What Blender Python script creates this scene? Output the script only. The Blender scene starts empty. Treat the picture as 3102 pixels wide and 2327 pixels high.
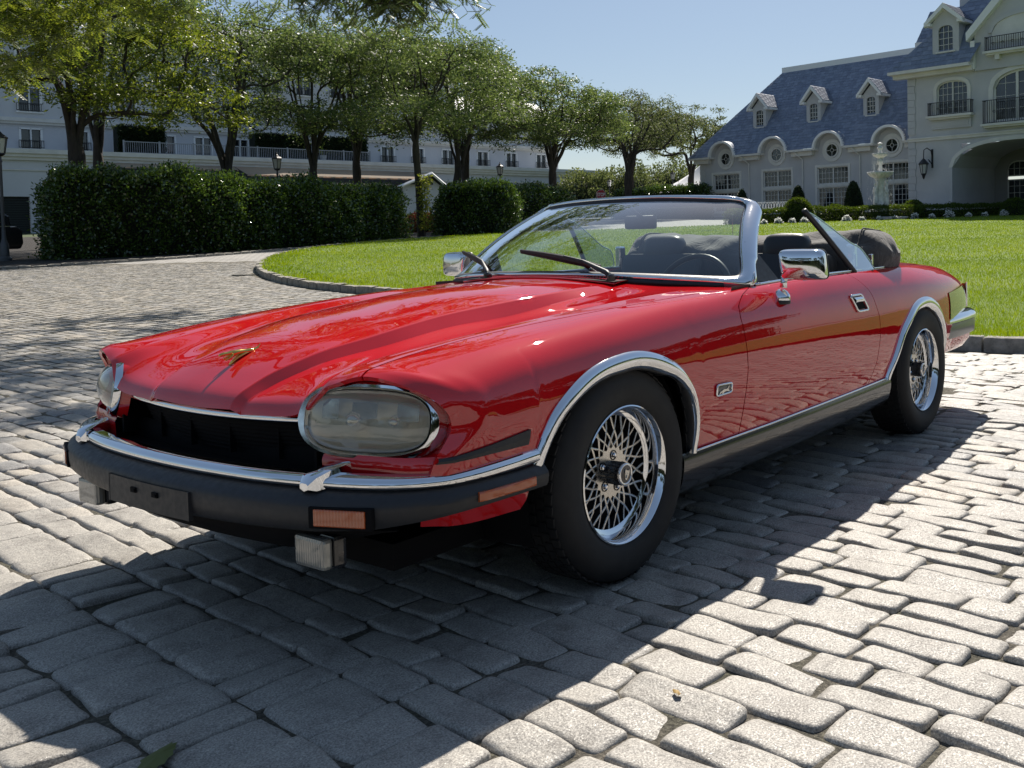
import bpy, bmesh, math, random
import numpy as np
from mathutils import Vector, Matrix
random.seed(7)
RNG = np.random.default_rng(11)
R = math.radians
sc = bpy.context.scene
COL = sc.collection

# ---------------------------------------------------------------- camera
cam_data = bpy.data.cameras.new('camera')
cam = bpy.data.objects.new('camera', cam_data)
COL.objects.link(cam)
CAM = np.array([-2.4287, -2.6664, 1.0738])
PITCH, ROLL, YAW = 1.529, -0.0216, -0.9489
cam.matrix_world = (Matrix.Translation(CAM) @ Matrix.Rotation(YAW, 4, 'Z')
                    @ Matrix.Rotation(PITCH, 4, 'X') @ Matrix.Rotation(ROLL, 4, 'Z'))
cam_data.sensor_width = 36.0
cam_data.lens = 34.84
cam_data.shift_x = -0.12713
cam_data.shift_y = -0.10713
cam_data.clip_start = 0.05
cam_data.clip_end = 3000.0
sc.camera = cam

# ---------------------------------------------------------------- sky, sun, exposure
SUN_DIR = Vector((0.644, 0.277, 0.713)).normalized()      # towards the sun
SUN_EL = math.asin(SUN_DIR.z)
world = bpy.data.worlds.new('World')
sc.world = world
world.use_nodes = True
wn = world.node_tree.nodes
bg = wn['Background']
sky = wn.new('ShaderNodeTexSky')
sky.sky_type = 'NISHITA'
sky.sun_disc = False
sky.sun_elevation = SUN_EL
sky.sun_rotation = math.atan2(SUN_DIR.x, SUN_DIR.y)
sky.air_density = 1.0
sky.dust_density = 0.6
sky.ozone_density = 1.6
# the whole dome is a little milky: summer haze, the same in every direction
mixs = wn.new('ShaderNodeMix'); mixs.data_type = 'RGBA'; mixs.inputs[0].default_value = 0.25
mixs.inputs[7].default_value = (4.2, 6.0, 8.6, 1.0)
world.node_tree.links.new(sky.outputs[0], mixs.inputs[6])
world.node_tree.links.new(mixs.outputs[2], bg.inputs[0])
bg.inputs[1].default_value = 0.055
sun_data = bpy.data.lights.new('sun', 'SUN')
sun_data.energy = 5.0
sun_data.angle = R(0.53)
sun_data.color = (1.0, 0.93, 0.83)
sun = bpy.data.objects.new('sun', sun_data)
COL.objects.link(sun)
sun.rotation_euler = SUN_DIR.to_track_quat('Z', 'Y').to_euler()
sc.view_settings.view_transform = 'Standard'
sc.view_settings.look = 'None'
sc.view_settings.exposure = 0.6
sc.view_settings.gamma = 1.0
sc.view_settings.use_curve_mapping = False

# ---------------------------------------------------------------- helpers
FWD = np.array([math.sin(-YAW), math.cos(-YAW)])          # horizontal viewing direction
RGT = np.array([FWD[1], -FWD[0]])

def gz(x, y):
    """height of the land: level round the car, rising gently beyond it"""
    s = (np.asarray(x) - CAM[0]) * FWD[0] + (np.asarray(y) - CAM[1]) * FWD[1]
    t = np.clip(s - 8.0, 0, 75)
    z = np.where(t < 4, 0.033 * t * t / 8, 0.033 * (t - 2))
    return z

def tag(o, label=None, cat=None, group=None, kind=None):
    if label: o['label'] = label
    if cat: o['category'] = cat
    if group: o['group'] = group
    if kind: o['kind'] = kind
    return o

def empty(name, loc=(0, 0, 0), rz=0.0, label=None, cat=None, group=None, parent=None):
    o = bpy.data.objects.new(name, None)
    COL.objects.link(o)
    o.location = loc
    o.rotation_euler = (0, 0, rz)
    o.empty_display_size = 0.1
    if parent is not None: o.parent = parent
    return tag(o, label, cat, group)

def mesh_np(name, V, Fc, mats, smooth=False, midx=None):
    """mesh from numpy verts and an (n,k) face array or a list of faces"""
    me = bpy.data.meshes.new(name)
    V = np.asarray(V, dtype=np.float32)
    if isinstance(Fc, np.ndarray):
        n, k = Fc.shape
        me.vertices.add(len(V)); me.vertices.foreach_set('co', V.ravel())
        me.loops.add(n * k); me.loops.foreach_set('vertex_index', Fc.astype(np.int32).ravel())
        me.polygons.add(n)
        me.polygons.foreach_set('loop_start', np.arange(0, n * k, k, dtype=np.int32))
        try: me.polygons.foreach_set('loop_total', np.full(n, k, dtype=np.int32))
        except Exception: pass
    else:
        me.from_pydata([tuple(map(float, v)) for v in V], [], [tuple(int(i) for i in f) for f in Fc])
    if not isinstance(mats, (list, tuple)): mats = [mats]
    for m in mats: me.materials.append(m)
    if midx is not None: me.polygons.foreach_set('material_index', np.asarray(midx, dtype=np.int32))
    me.update(calc_edges=True)
    me.validate()
    if smooth:
        me.polygons.foreach_set('use_smooth', np.ones(len(me.polygons), dtype=bool))
    return me

def obj(name, me, parent=None, label=None, cat=None, group=None, kind=None, loc=None, rz=None):
    o = bpy.data.objects.new(name, me)
    COL.objects.link(o)
    if parent is not None: o.parent = parent
    if loc is not None: o.location = loc
    if rz is not None: o.rotation_euler = (0, 0, rz)
    return tag(o, label, cat, group, kind)

def copy_tree(o, parent=None):
    c = o.copy()
    COL.objects.link(c)
    c.parent = parent
    for ch in list(o.children): copy_tree(ch, c)
    return c

class MB:
    """collects shapes into one mesh"""
    def __init__(s): s.v = []; s.f = []; s.m = []; s.n = 0
    def add(s, V, Fc, mi=0):
        V = np.asarray(V, float).reshape(-1, 3)
        s.v.append(V)
        for f in Fc: s.f.append(tuple(int(i) + s.n for i in f)); s.m.append(mi)
        s.n += len(V)
        return s
    def box(s, c, d, rz=0.0, mi=0, M=None):
        x, y, z = np.array(d) / 2.0
        V = np.array([(-x, -y, -z), (x, -y, -z), (x, y, -z), (-x, y, -z), (-x, -y, z), (x, -y, z), (x, y, z), (-x, y, z)])
        if M is not None: V = V @ np.array(M).T
        if rz:
            c_, s_ = math.cos(rz), math.sin(rz)
            V = np.stack([V[:, 0] * c_ - V[:, 1] * s_, V[:, 0] * s_ + V[:, 1] * c_, V[:, 2]], 1)
        return s.add(V + np.array(c), [(0, 3, 2, 1), (4, 5, 6, 7), (0, 1, 5, 4), (1, 2, 6, 5), (2, 3, 7, 6), (3, 0, 4, 7)], mi)
    def tube(s, P, r, n=8, mi=0, cap=True, closed=False, flat=1.0, up=(0, 0, 1)):
        P = np.asarray(P, float); m = len(P)
        r = np.broadcast_to(np.asarray(r, float), (m,))
        T = np.gradient(P, axis=0) if not closed else (np.roll(P, -1, 0) - np.roll(P, 1, 0))
        T /= np.linalg.norm(T, axis=1)[:, None] + 1e-12
        upv = np.array(up, float)
        V = []
        prev = None
        for i in range(m):
            a = np.cross(T[i], upv)
            if np.linalg.norm(a) < 0.15: a = np.cross(T[i], [1, 0, 0]) if prev is None else prev - T[i] * (prev @ T[i])
            if prev is not None and a @ prev < 0: a = -a
            a /= np.linalg.norm(a); prev = a
            b = np.cross(T[i], a)
            for k in range(n):
                t = 2 * math.pi * k / n
                V.append(P[i] + r[i] * (math.cos(t) * a + flat * math.sin(t) * b))
        Fc = []
        mm = m if closed else m - 1
        for i in range(mm):
            for k in range(n):
                Fc.append((i * n + k, i * n + (k + 1) % n, ((i + 1) % m) * n + (k + 1) % n, ((i + 1) % m) * n + k))
        if cap and not closed:
            Fc.append(tuple(range(n - 1, -1, -1))); Fc.append(tuple((m - 1) * n + k for k in range(n)))
        return s.add(V, Fc, mi)
    def lathe(s, prof, n=24, mi=0, axis='Z', c=(0, 0, 0), a0=0.0, a1=2 * math.pi):
        full = abs(a1 - a0 - 2 * math.pi) < 1e-6
        m = n if full else n + 1
        V = []
        for r_, h in prof:
            for k in range(m):
                t = a0 + (a1 - a0) * k / n
                x, y, z = r_ * math.cos(t), r_ * math.sin(t), h
                V.append((x, y, z) if axis == 'Z' else ((x, z, y) if axis == 'Y' else (z, x, y)))
        V = np.array(V) + np.array(c)
        Fc = []
        for i in range(len(prof) - 1):
            for k in range(n):
                k2 = (k + 1) % m
                Fc.append((i * m + k, i * m + k2, (i + 1) * m + k2, (i + 1) * m + k))
        return s.add(V, Fc, mi)
    def grid(s, G, mi=0, flip=False, wrap=False):
        G = np.asarray(G, float); a, b = G.shape[:2]
        Fc = []
        for i in range(a - 1):
            for j in range(b - (0 if wrap else 1)):
                j2 = (j + 1) % b
                f = (i * b + j, i * b + j2, (i + 1) * b + j2, (i + 1) * b + j)
                Fc.append(f[::-1] if flip else f)
        return s.add(G.reshape(-1, 3), Fc, mi)
    def prism(s, poly, h0, h1, M=None, mi=0):
        """polygon (2-D list) extruded from h0 to h1; M maps (a,b,h) to world"""
        n = len(poly)
        V = np.array([(a, b, h0) for a, b in poly] + [(a, b, h1) for a, b in poly], float)
        if M is not None: V = np.array([M(*v) for v in V])
        Fc = [tuple(range(n - 1, -1, -1)), tuple(range(n, 2 * n))] + [(k, (k + 1) % n, n + (k + 1) % n, n + k) for k in range(n)]
        return s.add(V, Fc, mi)
    def mesh(s, name, mats, smooth=False, bevel=None, fix=True):
        me = mesh_np(name, np.concatenate(s.v), s.f, mats, smooth, s.m if isinstance(mats, (list, tuple)) else None)
        if fix or bevel:
            bm = bmesh.new(); bm.from_mesh(me)
            if bevel:
                eds = [e for e in bm.edges if len(e.link_faces) == 2 and e.calc_face_angle(0) > 0.6]
                bmesh.ops.bevel(bm, geom=eds, offset=bevel, segments=2, affect='EDGES', profile=0.6, clamp_overlap=True)
            bmesh.ops.recalc_face_normals(bm, faces=bm.faces)
            bm.to_mesh(me); bm.free()
        return me
    def build(s, name, mats, parent=None, smooth=False, bevel=None, fix=True, autosmooth=None, **kw):
        me = s.mesh(name, mats, smooth or autosmooth is not None, bevel, fix)
        if autosmooth is not None: sharp(me, autosmooth)
        return obj(name, me, parent, **kw)

def sharp(me, ang=40):
    bm = bmesh.new(); bm.from_mesh(me)
    for e in bm.edges:
        if len(e.link_faces) == 2 and e.calc_face_angle(0) > R(ang): e.smooth = False
    bm.to_mesh(me); bm.free()

def smoothpath(P, n=40, closed=False):
    """Catmull-Rom through points with chord-length knots"""
    P = np.asarray(P, float)
    if closed: P = np.concatenate([P[-2:], P, P[:3]])
    t = np.r_[0, np.cumsum(np.linalg.norm(np.diff(P, axis=0), axis=1) + 1e-9)]
    m = tang(t, P)
    if closed: q = np.linspace(t[2], t[-3], n, endpoint=False)
    else: q = np.linspace(0, t[-1], n)
    return herm(t, P, m, q)

def tang(t, P):
    n = len(t)
    m = np.zeros_like(P)
    d = (P[1:] - P[:-1]) / (t[1:] - t[:-1]).reshape((-1,) + (1,) * (P.ndim - 1))
    if n == 2: m[:] = d[0]; return m
    h = (t[1:] - t[:-1]).reshape((-1,) + (1,) * (P.ndim - 1))
    m[1:-1] = (d[:-1] * h[1:] + d[1:] * h[:-1]) / (h[1:] + h[:-1])
    m[0] = 1.5 * d[0] - 0.5 * m[1]; m[-1] = 1.5 * d[-1] - 0.5 * m[-2]
    return m

def herm(t, P, m, q):
    q = np.asarray(q, float)
    i = np.clip(np.searchsorted(t, q, side='right') - 1, 0, len(t) - 2)
    h = t[i + 1] - t[i]; u = (q - t[i]) / h
    sh = (-1,) + (1,) * (P.ndim - 1)
    u = u.reshape(sh); h = h.reshape(sh)
    return ((2 * u**3 - 3 * u**2 + 1) * P[i] + (u**3 - 2 * u**2 + u) * h * m[i]
            + (-2 * u**3 + 3 * u**2) * P[i + 1] + (u**3 - u**2) * h * m[i + 1])

# ---------------------------------------------------------------- materials
def mat(name, base=(0.5, 0.5, 0.5), rough=0.6, metal=0.0, **kw):
    m = bpy.data.materials.new(name); m.use_nodes = True
    b = m.node_tree.nodes['Principled BSDF']
    b.inputs['Base Color'].default_value = (*base, 1)
    b.inputs['Roughness'].default_value = rough
    b.inputs['Metallic'].default_value = metal
    for k, v in kw.items():
        key = k.replace('_', ' ')
        b.inputs[key].default_value = v
    return m

def nd(m, t, **kw):
    n = m.node_tree.nodes.new(t)
    for k, v in kw.items():
        if k in ('operation', 'blend_type', 'data_type', 'feature', 'noise_dimensions', 'wave_type', 'bands_direction', 'distance', 'interpolation_type'): setattr(n, k, v)
        else: n.inputs[k.replace('_', ' ')].default_value = v
    return n

def noise(m, scale, detail=4.0, rough=0.55, coord='Object', stretch=None, warp=0.0):
    L = m.node_tree.links
    tc = m.node_tree.nodes.new('ShaderNodeTexCoord')
    n = nd(m, 'ShaderNodeTexNoise', Scale=scale, Detail=detail, Roughness=rough, Distortion=warp)
    src = tc.outputs[coord]
    if stretch:
        mp = m.node_tree.nodes.new('ShaderNodeMapping'); mp.inputs['Scale'].default_value = stretch
        L.new(src, mp.inputs[0]); src = mp.outputs[0]
    L.new(src, n.inputs['Vector'])
    return n.outputs['Fac']

def ramp(m, fac, stops):
    r = m.node_tree.nodes.new('ShaderNodeValToRGB')
    cr = r.color_ramp
    while len(cr.elements) > len(stops): cr.elements.remove(cr.elements[-1])
    while len(cr.elements) < len(stops): cr.elements.new(0.5)
    for e, (p, c) in zip(cr.elements, stops):
        e.position = p; e.color = (*c, 1) if len(c) == 3 else c
    m.node_tree.links.new(fac, r.inputs[0])
    return r.outputs[0]

def mixc(m, fac, a, b, mode='MIX'):
    n = m.node_tree.nodes.new('ShaderNodeMix'); n.data_type = 'RGBA'; n.blend_type = mode
    L = m.node_tree.links
    for k, v in ((0, fac), (6, a), (7, b)):
        if hasattr(v, 'is_linked') or isinstance(v, bpy.types.NodeSocket): L.new(v, n.inputs[k])
        elif k == 0: n.inputs[0].default_value = v
        else: n.inputs[k].default_value = (*v, 1)
    return n.outputs[2]

def bump(m, h, strength=0.3, dist=0.01, inp='Normal', prev=None):
    b = nd(m, 'ShaderNodeBump', Strength=strength, Distance=dist) if False else m.node_tree.nodes.new('ShaderNodeBump')
    b.inputs['Strength'].default_value = strength; b.inputs['Distance'].default_value = dist
    L = m.node_tree.links
    L.new(h, b.inputs['Height'])
    if prev is not None: L.new(prev, b.inputs['Normal'])
    L.new(b.outputs[0], m.node_tree.nodes['Principled BSDF'].inputs[inp])
    return b.outputs[0]

def setc(m, sock, inp='Base Color'):
    m.node_tree.links.new(sock, m.node_tree.nodes['Principled BSDF'].inputs[inp])

def mathn(m, op, a, b=0.0):
    n = m.node_tree.nodes.new('ShaderNodeMath'); n.operation = op
    for k, v in ((0, a), (1, b)):
        if isinstance(v, bpy.types.NodeSocket): m.node_tree.links.new(v, n.inputs[k])
        else: n.inputs[k].default_value = v
    return n.outputs[0]

# --- car materials
PAINT = mat('red_paint', (0.50, 0.008, 0.012), 0.6, 0.0, Coat_Weight=1.0, Coat_Roughness=0.01, Coat_IOR=1.75, Specular_IOR_Level=0.0)
n_ = noise(PAINT, 3.0, 2.0); setc(PAINT, ramp(PAINT, n_, [(0.3, (0.47, 0.007, 0.010)), (0.7, (0.53, 0.009, 0.013))]))
n_ = noise(PAINT, 14.0, 2.0); bump(PAINT, n_, 0.012, 0.02, 'Coat Normal')
CHROME = mat('chrome', (0.80, 0.81, 0.83), 0.045, 1.0)
n_ = noise(CHROME, 30.0, 3.0); setc(CHROME, ramp(CHROME, n_, [(0.35, (0.08,) * 3), (0.7, (0.03,) * 3)]), 'Roughness')
RUBBER = mat('black_rubber', (0.022, 0.023, 0.026), 0.5, 0.0, Specular_IOR_Level=0.45)
n_ = noise(RUBBER, 60.0, 4.0); setc(RUBBER, ramp(RUBBER, n_, [(0.3, (0.42,) * 3), (0.7, (0.58,) * 3)]), 'Roughness'); bump(RUBBER, n_, 0.1, 0.002)
TYRE = mat('tyre_rubber', (0.016, 0.016, 0.017), 0.72)
n_ = noise(TYRE, 25.0, 4.0); setc(TYRE, ramp(TYRE, n_, [(0.3, (0.007, 0.007, 0.008)), (0.75, (0.014, 0.014, 0.014))])); bump(TYRE, n_, 0.1, 0.002)
BLACKGLOSS = mat('black_gloss', (0.012, 0.012, 0.014), 0.22, 0.0, Coat_Weight=0.6, Coat_Roughness=0.03)
SATIN = mat('black_satin', (0.005, 0.005, 0.006), 0.8, 0.0, Specular_IOR_Level=0.15)
LEATHER = mat('black_leather', (0.018, 0.019, 0.022), 0.38, 0.0)
n_ = noise(LEATHER, 40.0, 5.0); bump(LEATHER, n_, 0.15, 0.004)
CANVAS = mat('hood_canvas', (0.030, 0.026, 0.024), 0.85, 0.0, Sheen_Weight=0.25, Sheen_Roughness=0.5)
n_ = noise(CANVAS, 7.0, 5.0, 0.6, warp=1.5); b_ = bump(CANVAS, n_, 0.35, 0.05)
n2_ = noise(CANVAS, 400.0, 2.0); bump(CANVAS, n2_, 0.3, 0.001, prev=b_)
setc(CANVAS, ramp(CANVAS, n_, [(0.3, (0.032, 0.028, 0.026)), (0.7, (0.060, 0.053, 0.049))]))
GOLD = mat('gold_plate', (0.78, 0.52, 0.14), 0.12, 1.0)
SILVER = mat('alloy_silver', (0.66, 0.63, 0.58), 0.22, 1.0)
n_ = noise(SILVER, 30.0, 4.0); setc(SILVER, ramp(SILVER, n_, [(0.3, (0.18,) * 3), (0.7, (0.34,) * 3)]), 'Roughness')
AMBER = mat('amber_lens', (0.42, 0.075, 0.008), 0.12, 0.0, Coat_Weight=1.0, Coat_Roughness=0.03)
OLIVE = mat('rear_lamp_lens', (0.14, 0.07, 0.012), 0.10, 0.0, Coat_Weight=1.0, Coat_Roughness=0.02)

def ribbed(m, scale, strength, direction='Y', dist=0.003, coord='Object'):
    w = m.node_tree.nodes.new('ShaderNodeTexWave')
    w.wave_type = 'BANDS'; w.bands_direction = direction
    w.inputs['Scale'].default_value = scale
    w.inputs['Distortion'].default_value = 0.0
    tc = m.node_tree.nodes.new('ShaderNodeTexCoord')
    m.node_tree.links.new(tc.outputs[coord], w.inputs['Vector'])
    bump(m, w.outputs['Fac'], strength, dist)
    return w.outputs['Fac']
ribbed(AMBER, 40, 0.5)

def glassy(name, tint, rough=0.0, ior=1.45, mul=2.7):
    """thin glass: mostly lets light through, mirrors by Fresnel"""
    m = bpy.data.materials.new(name); m.use_nodes = True
    nt = m.node_tree; nt.nodes.remove(nt.nodes['Principled BSDF'])
    out = nt.nodes['Material Output']
    tr = nt.nodes.new('ShaderNodeBsdfTransparent'); tr.inputs[0].default_value = (*tint, 1)
    gl = nt.nodes.new('ShaderNodeBsdfGlossy'); gl.inputs['Roughness'].default_value = rough
    gl.inputs[0].default_value = (1, 1, 1, 1)
    fr = nt.nodes.new('ShaderNodeFresnel'); ge = nt.nodes.new('ShaderNodeNewGeometry')
    io_ = nt.nodes.new('ShaderNodeMapRange'); io_.inputs[3].default_value = ior; io_.inputs[4].default_value = 1 / ior
    nt.links.new(ge.outputs['Backfacing'], io_.inputs[0]); nt.links.new(io_.outputs[0], fr.inputs[0])
    mx = nt.nodes.new('ShaderNodeMixShader')
    mu = nt.nodes.new('ShaderNodeMath'); mu.operation = 'MULTIPLY_ADD'; mu.inputs[1].default_value = mul; mu.inputs[2].default_value = 0.01; mu.use_clamp = True
    nt.links.new(fr.outputs[0], mu.inputs[0]); nt.links.new(mu.outputs[0], mx.inputs[0])
    nt.links.new(tr.outputs[0], mx.inputs[1]); nt.links.new(gl.outputs[0], mx.inputs[2])
    nt.links.new(mx.outputs[0], out.inputs[0])
    return m
GLASS = glassy('windscreen_glass', (0.80, 0.88, 0.85))
QGLASS = glassy('side_glass', (0.72, 0.84, 0.84), 0.02, 1.5, 4.5)
LAMPGLASS = mat('lamp_glass', (0.9, 0.9, 0.85), 0.05, 0.0, Transmission_Weight=1.0, IOR=1.3)
# ================================================================ GROUND
def cam_s(x, y): return (np.asarray(x) - CAM[0]) * FWD[0] + (np.asarray(y) - CAM[1]) * FWD[1]
def cam_r(x, y): return (np.asarray(x) - CAM[0]) * RGT[0] + (np.asarray(y) - CAM[1]) * RGT[1]
def in_view(x, y, mg=.25):
    s = cam_s(x, y); r = cam_r(x, y)
    u = (1387 + 2140.8 * r / np.maximum(s, .1)) / 2212
    return (s > 1.0) & (u > -mg * 2.2 / np.maximum(s, 1) - .04) & (u < 1 + mg * 2.2 / np.maximum(s, 1) + .04)

GRANITE = mat('granite', (0.34, 0.325, 0.305), 0.62, 0.0, Specular_IOR_Level=0.75)
f_ = noise(GRANITE, 210.0, 3.0, 0.7)
g_ = noise(GRANITE, 7.0, 7.0, 0.68)
gi = GRANITE.node_tree.nodes.new('ShaderNodeNewGeometry')
c1 = ramp(GRANITE, f_, [(0.30, (0.13, 0.125, 0.12)), (0.47, (0.33, 0.315, 0.295)), (0.60, (0.43, 0.415, 0.385)), (0.74, (0.72, 0.69, 0.63))])
c2 = ramp(GRANITE, g_, [(0.28, (0.50, 0.48, 0.46)), (0.48, (0.86, 0.85, 0.83)), (0.70, (1.04, 1.03, 1.0))])
c3 = mixc(GRANITE, 1.0, c1, c2, 'MULTIPLY')
c4 = ramp(GRANITE, gi.outputs['Random Per Island'], [(0.0, (0.70, 0.71, 0.75)), (0.4, (0.93, 0.93, 0.93)), (0.7, (1.03, 1.0, 0.96)), (1.0, (1.16, 1.09, 1.0))])
setc(GRANITE, mixc(GRANITE, 1.0, c3, c4, 'MULTIPLY'))
setc(GRANITE, ramp(GRANITE, f_, [(0.45, (0.75,) * 3), (0.62, (0.50,) * 3), (0.7, (0.22,) * 3)]), 'Roughness')
b1 = bump(GRANITE, noise(GRANITE, 26.0, 6.0, 0.62), 0.55, 0.012)
bump(GRANITE, noise(GRANITE, 330.0, 2.0, 0.6), 0.55, 0.0016, prev=b1)

JOINT = mat('joint_grit', (0.12, 0.105, 0.085), 0.95)
j_ = noise(JOINT, 90.0, 5.0, 0.7); j2 = noise(JOINT, 4.0, 3.0)
setc(JOINT, mixc(JOINT, 1.0, ramp(JOINT, j_, [(0.35, (0.055, 0.048, 0.04)), (0.55, (0.16, 0.14, 0.11)), (0.75, (0.36, 0.32, 0.26))]), ramp(JOINT, j2, [(0.35, (0.7, 0.75, 0.65)), (0.65, (1, 1, 1))]), 'MULTIPLY'))
bump(JOINT, j_, 1.0, 0.02)

SETTS_FAR = mat('distant_setts', (0.36, 0.34, 0.32), 0.8)
tc = SETTS_FAR.node_tree.nodes.new('ShaderNodeTexCoord'); mp = SETTS_FAR.node_tree.nodes.new('ShaderNodeMapping')
mp.inputs['Rotation'].default_value = (0, 0, R(85))
bt = SETTS_FAR.node_tree.nodes.new('ShaderNodeTexBrick')
bt.inputs['Scale'].default_value = 1.0; bt.inputs['Brick Width'].default_value = .27; bt.inputs['Row Height'].default_value = .122
bt.inputs['Mortar Size'].default_value = .012; bt.inputs['Color1'].default_value = (.40, .385, .36, 1); bt.inputs['Color2'].default_value = (.31, .30, .285, 1); bt.inputs['Mortar'].default_value = (.10, .09, .08, 1)
SETTS_FAR.node_tree.links.new(tc.outputs['Object'], mp.inputs[0]); SETTS_FAR.node_tree.links.new(mp.outputs[0], bt.inputs[0])
nz = noise(SETTS_FAR, 1.1, 5.0, .6)
setc(SETTS_FAR, mixc(SETTS_FAR, 1.0, bt.outputs[0], ramp(SETTS_FAR, nz, [(.3, (.85, .84, .83)), (.7, (1.06, 1.05, 1.03))]), 'MULTIPLY'))
bump(SETTS_FAR, bt.outputs['Fac'], -.5, .01)

def sheet(name, xs, ys, dz, m, keep=None, kind='structure'):
    X, Y = np.meshgrid(xs, ys, indexing='ij')
    Z = gz(X, Y) + (dz(X, Y) if callable(dz) else dz)
    V = np.stack([X, Y, Z], -1).reshape(-1, 3)
    a, b = X.shape
    I = np.arange(a * b).reshape(a, b)
    F = np.stack([I[:-1, :-1], I[1:, :-1], I[1:, 1:], I[:-1, 1:]], -1).reshape(-1, 4)
    if keep is not None:
        c = V[F].mean(1); F = F[keep(c[:, 0], c[:, 1])]
    return obj(name, mesh_np(name, V, F, m, True), kind=kind)
LAND = mat('land', (0.05, 0.07, 0.02), 0.95)
l_ = noise(LAND, .8, 6.0, .6); setc(LAND, ramp(LAND, l_, [(.3, (.035, .045, .018)), (.7, (.075, .10, .03))]))
lin = np.r_[np.linspace(-900, -40, 18), np.linspace(-36, 130, 84), np.linspace(140, 1500, 25)]
sheet('terrain', lin, lin, -.16, LAND)

# outline of the round lawn
LAWN = smoothpath([(6.25, -1.0, 0), (6.16, .3, 0), (6.35, 2.5, 0), (7.1, 6.3, 0), (7.75, 9.0, 0), (8.15, 11.6, 0), (9.05, 14.3, 0), (10.3, 16.7, 0), (12.3, 19.6, 0), (16.6, 24.0, 0), (21.2, 26.4, 0), (28.0, 27.0, 0), (36.0, 23.6, 0), (46, 17.8, 0), (55.4, 12.3, 0), (60, 4, 0), (57, -9, 0), (45, -19, 0), (28, -22, 0), (14, -17.5, 0), (8.6, -9.5, 0)], 420, True)[:, :2]
def inside(x, y, P=LAWN):
    x = np.asarray(x, float); y = np.asarray(y, float)
    c = np.zeros(x.shape, bool); n = len(P)
    for i in range(n):
        x1, y1 = P[i - 1]; x2, y2 = P[i]
        if y1 == y2: continue
        m = ((y1 > y) != (y2 > y)) & (x < (x2 - x1) * (y - y1) / (y2 - y1) + x1)
        c ^= m
    return c
def lawn_dist(x, y):
    x = np.asarray(x, float).ravel(); y = np.asarray(y, float).ravel()
    out = np.empty(len(x))
    for i in range(0, len(x), 4000):
        out[i:i + 4000] = np.sqrt(((x[i:i + 4000, None] - LAWN[None, :, 0]) ** 2 + (y[i:i + 4000, None] - LAWN[None, :, 1]) ** 2).min(1))
    return out

FARKERB = smoothpath([(-6, 30.5, 0), (2, 26.8, 0), (8.46, 25.15, 0), (10.58, 24.95, 0), (13.3, 25.1, 0), (17.0, 25.9, 0), (23.1, 28.2, 0), (31, 30.4, 0), (42, 33, 0)], 160)[:, :2]
def fk_y(x): return np.interp(x, FARKERB[:, 0], FARKERB[:, 1])
SOIL = mat('bark_mulch', (0.035, 0.025, 0.018), 0.95)
s_ = noise(SOIL, 30.0, 5.0, .7); setc(SOIL, ramp(SOIL, s_, [(.3, (.012, .010, .008)), (.7, (.034, .026, .020))])); bump(SOIL, s_, .9, .03)
xs = np.linspace(-20, 75, 191); ys = np.linspace(-32, 60, 185)
sheet('drive', xs, ys, lambda x, y: np.interp(cam_s(x, y), [4.5, 10], [-.013, -.0035]), JOINT, keep=lambda x, y: (cam_s(x, y) < 26.5))
sheet('drive_far', xs, ys, -.006, SETTS_FAR, keep=lambda x, y: (cam_s(x, y) >= 25.3) & (y < fk_y(x) + .6) | (cam_s(x, y) >= 25.3) & (x > 40) | ((cam_s(x, y) < 1.2) | ~in_view(x, y, .16)) & (y < fk_y(x) + .6) & (x < 45) & ~inside(x, y))
sheet('planting_bed', np.linspace(-8, 60, 137), np.linspace(22, 60, 77), .02, SOIL, keep=lambda x, y: (y > fk_y(x) + .35))

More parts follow.
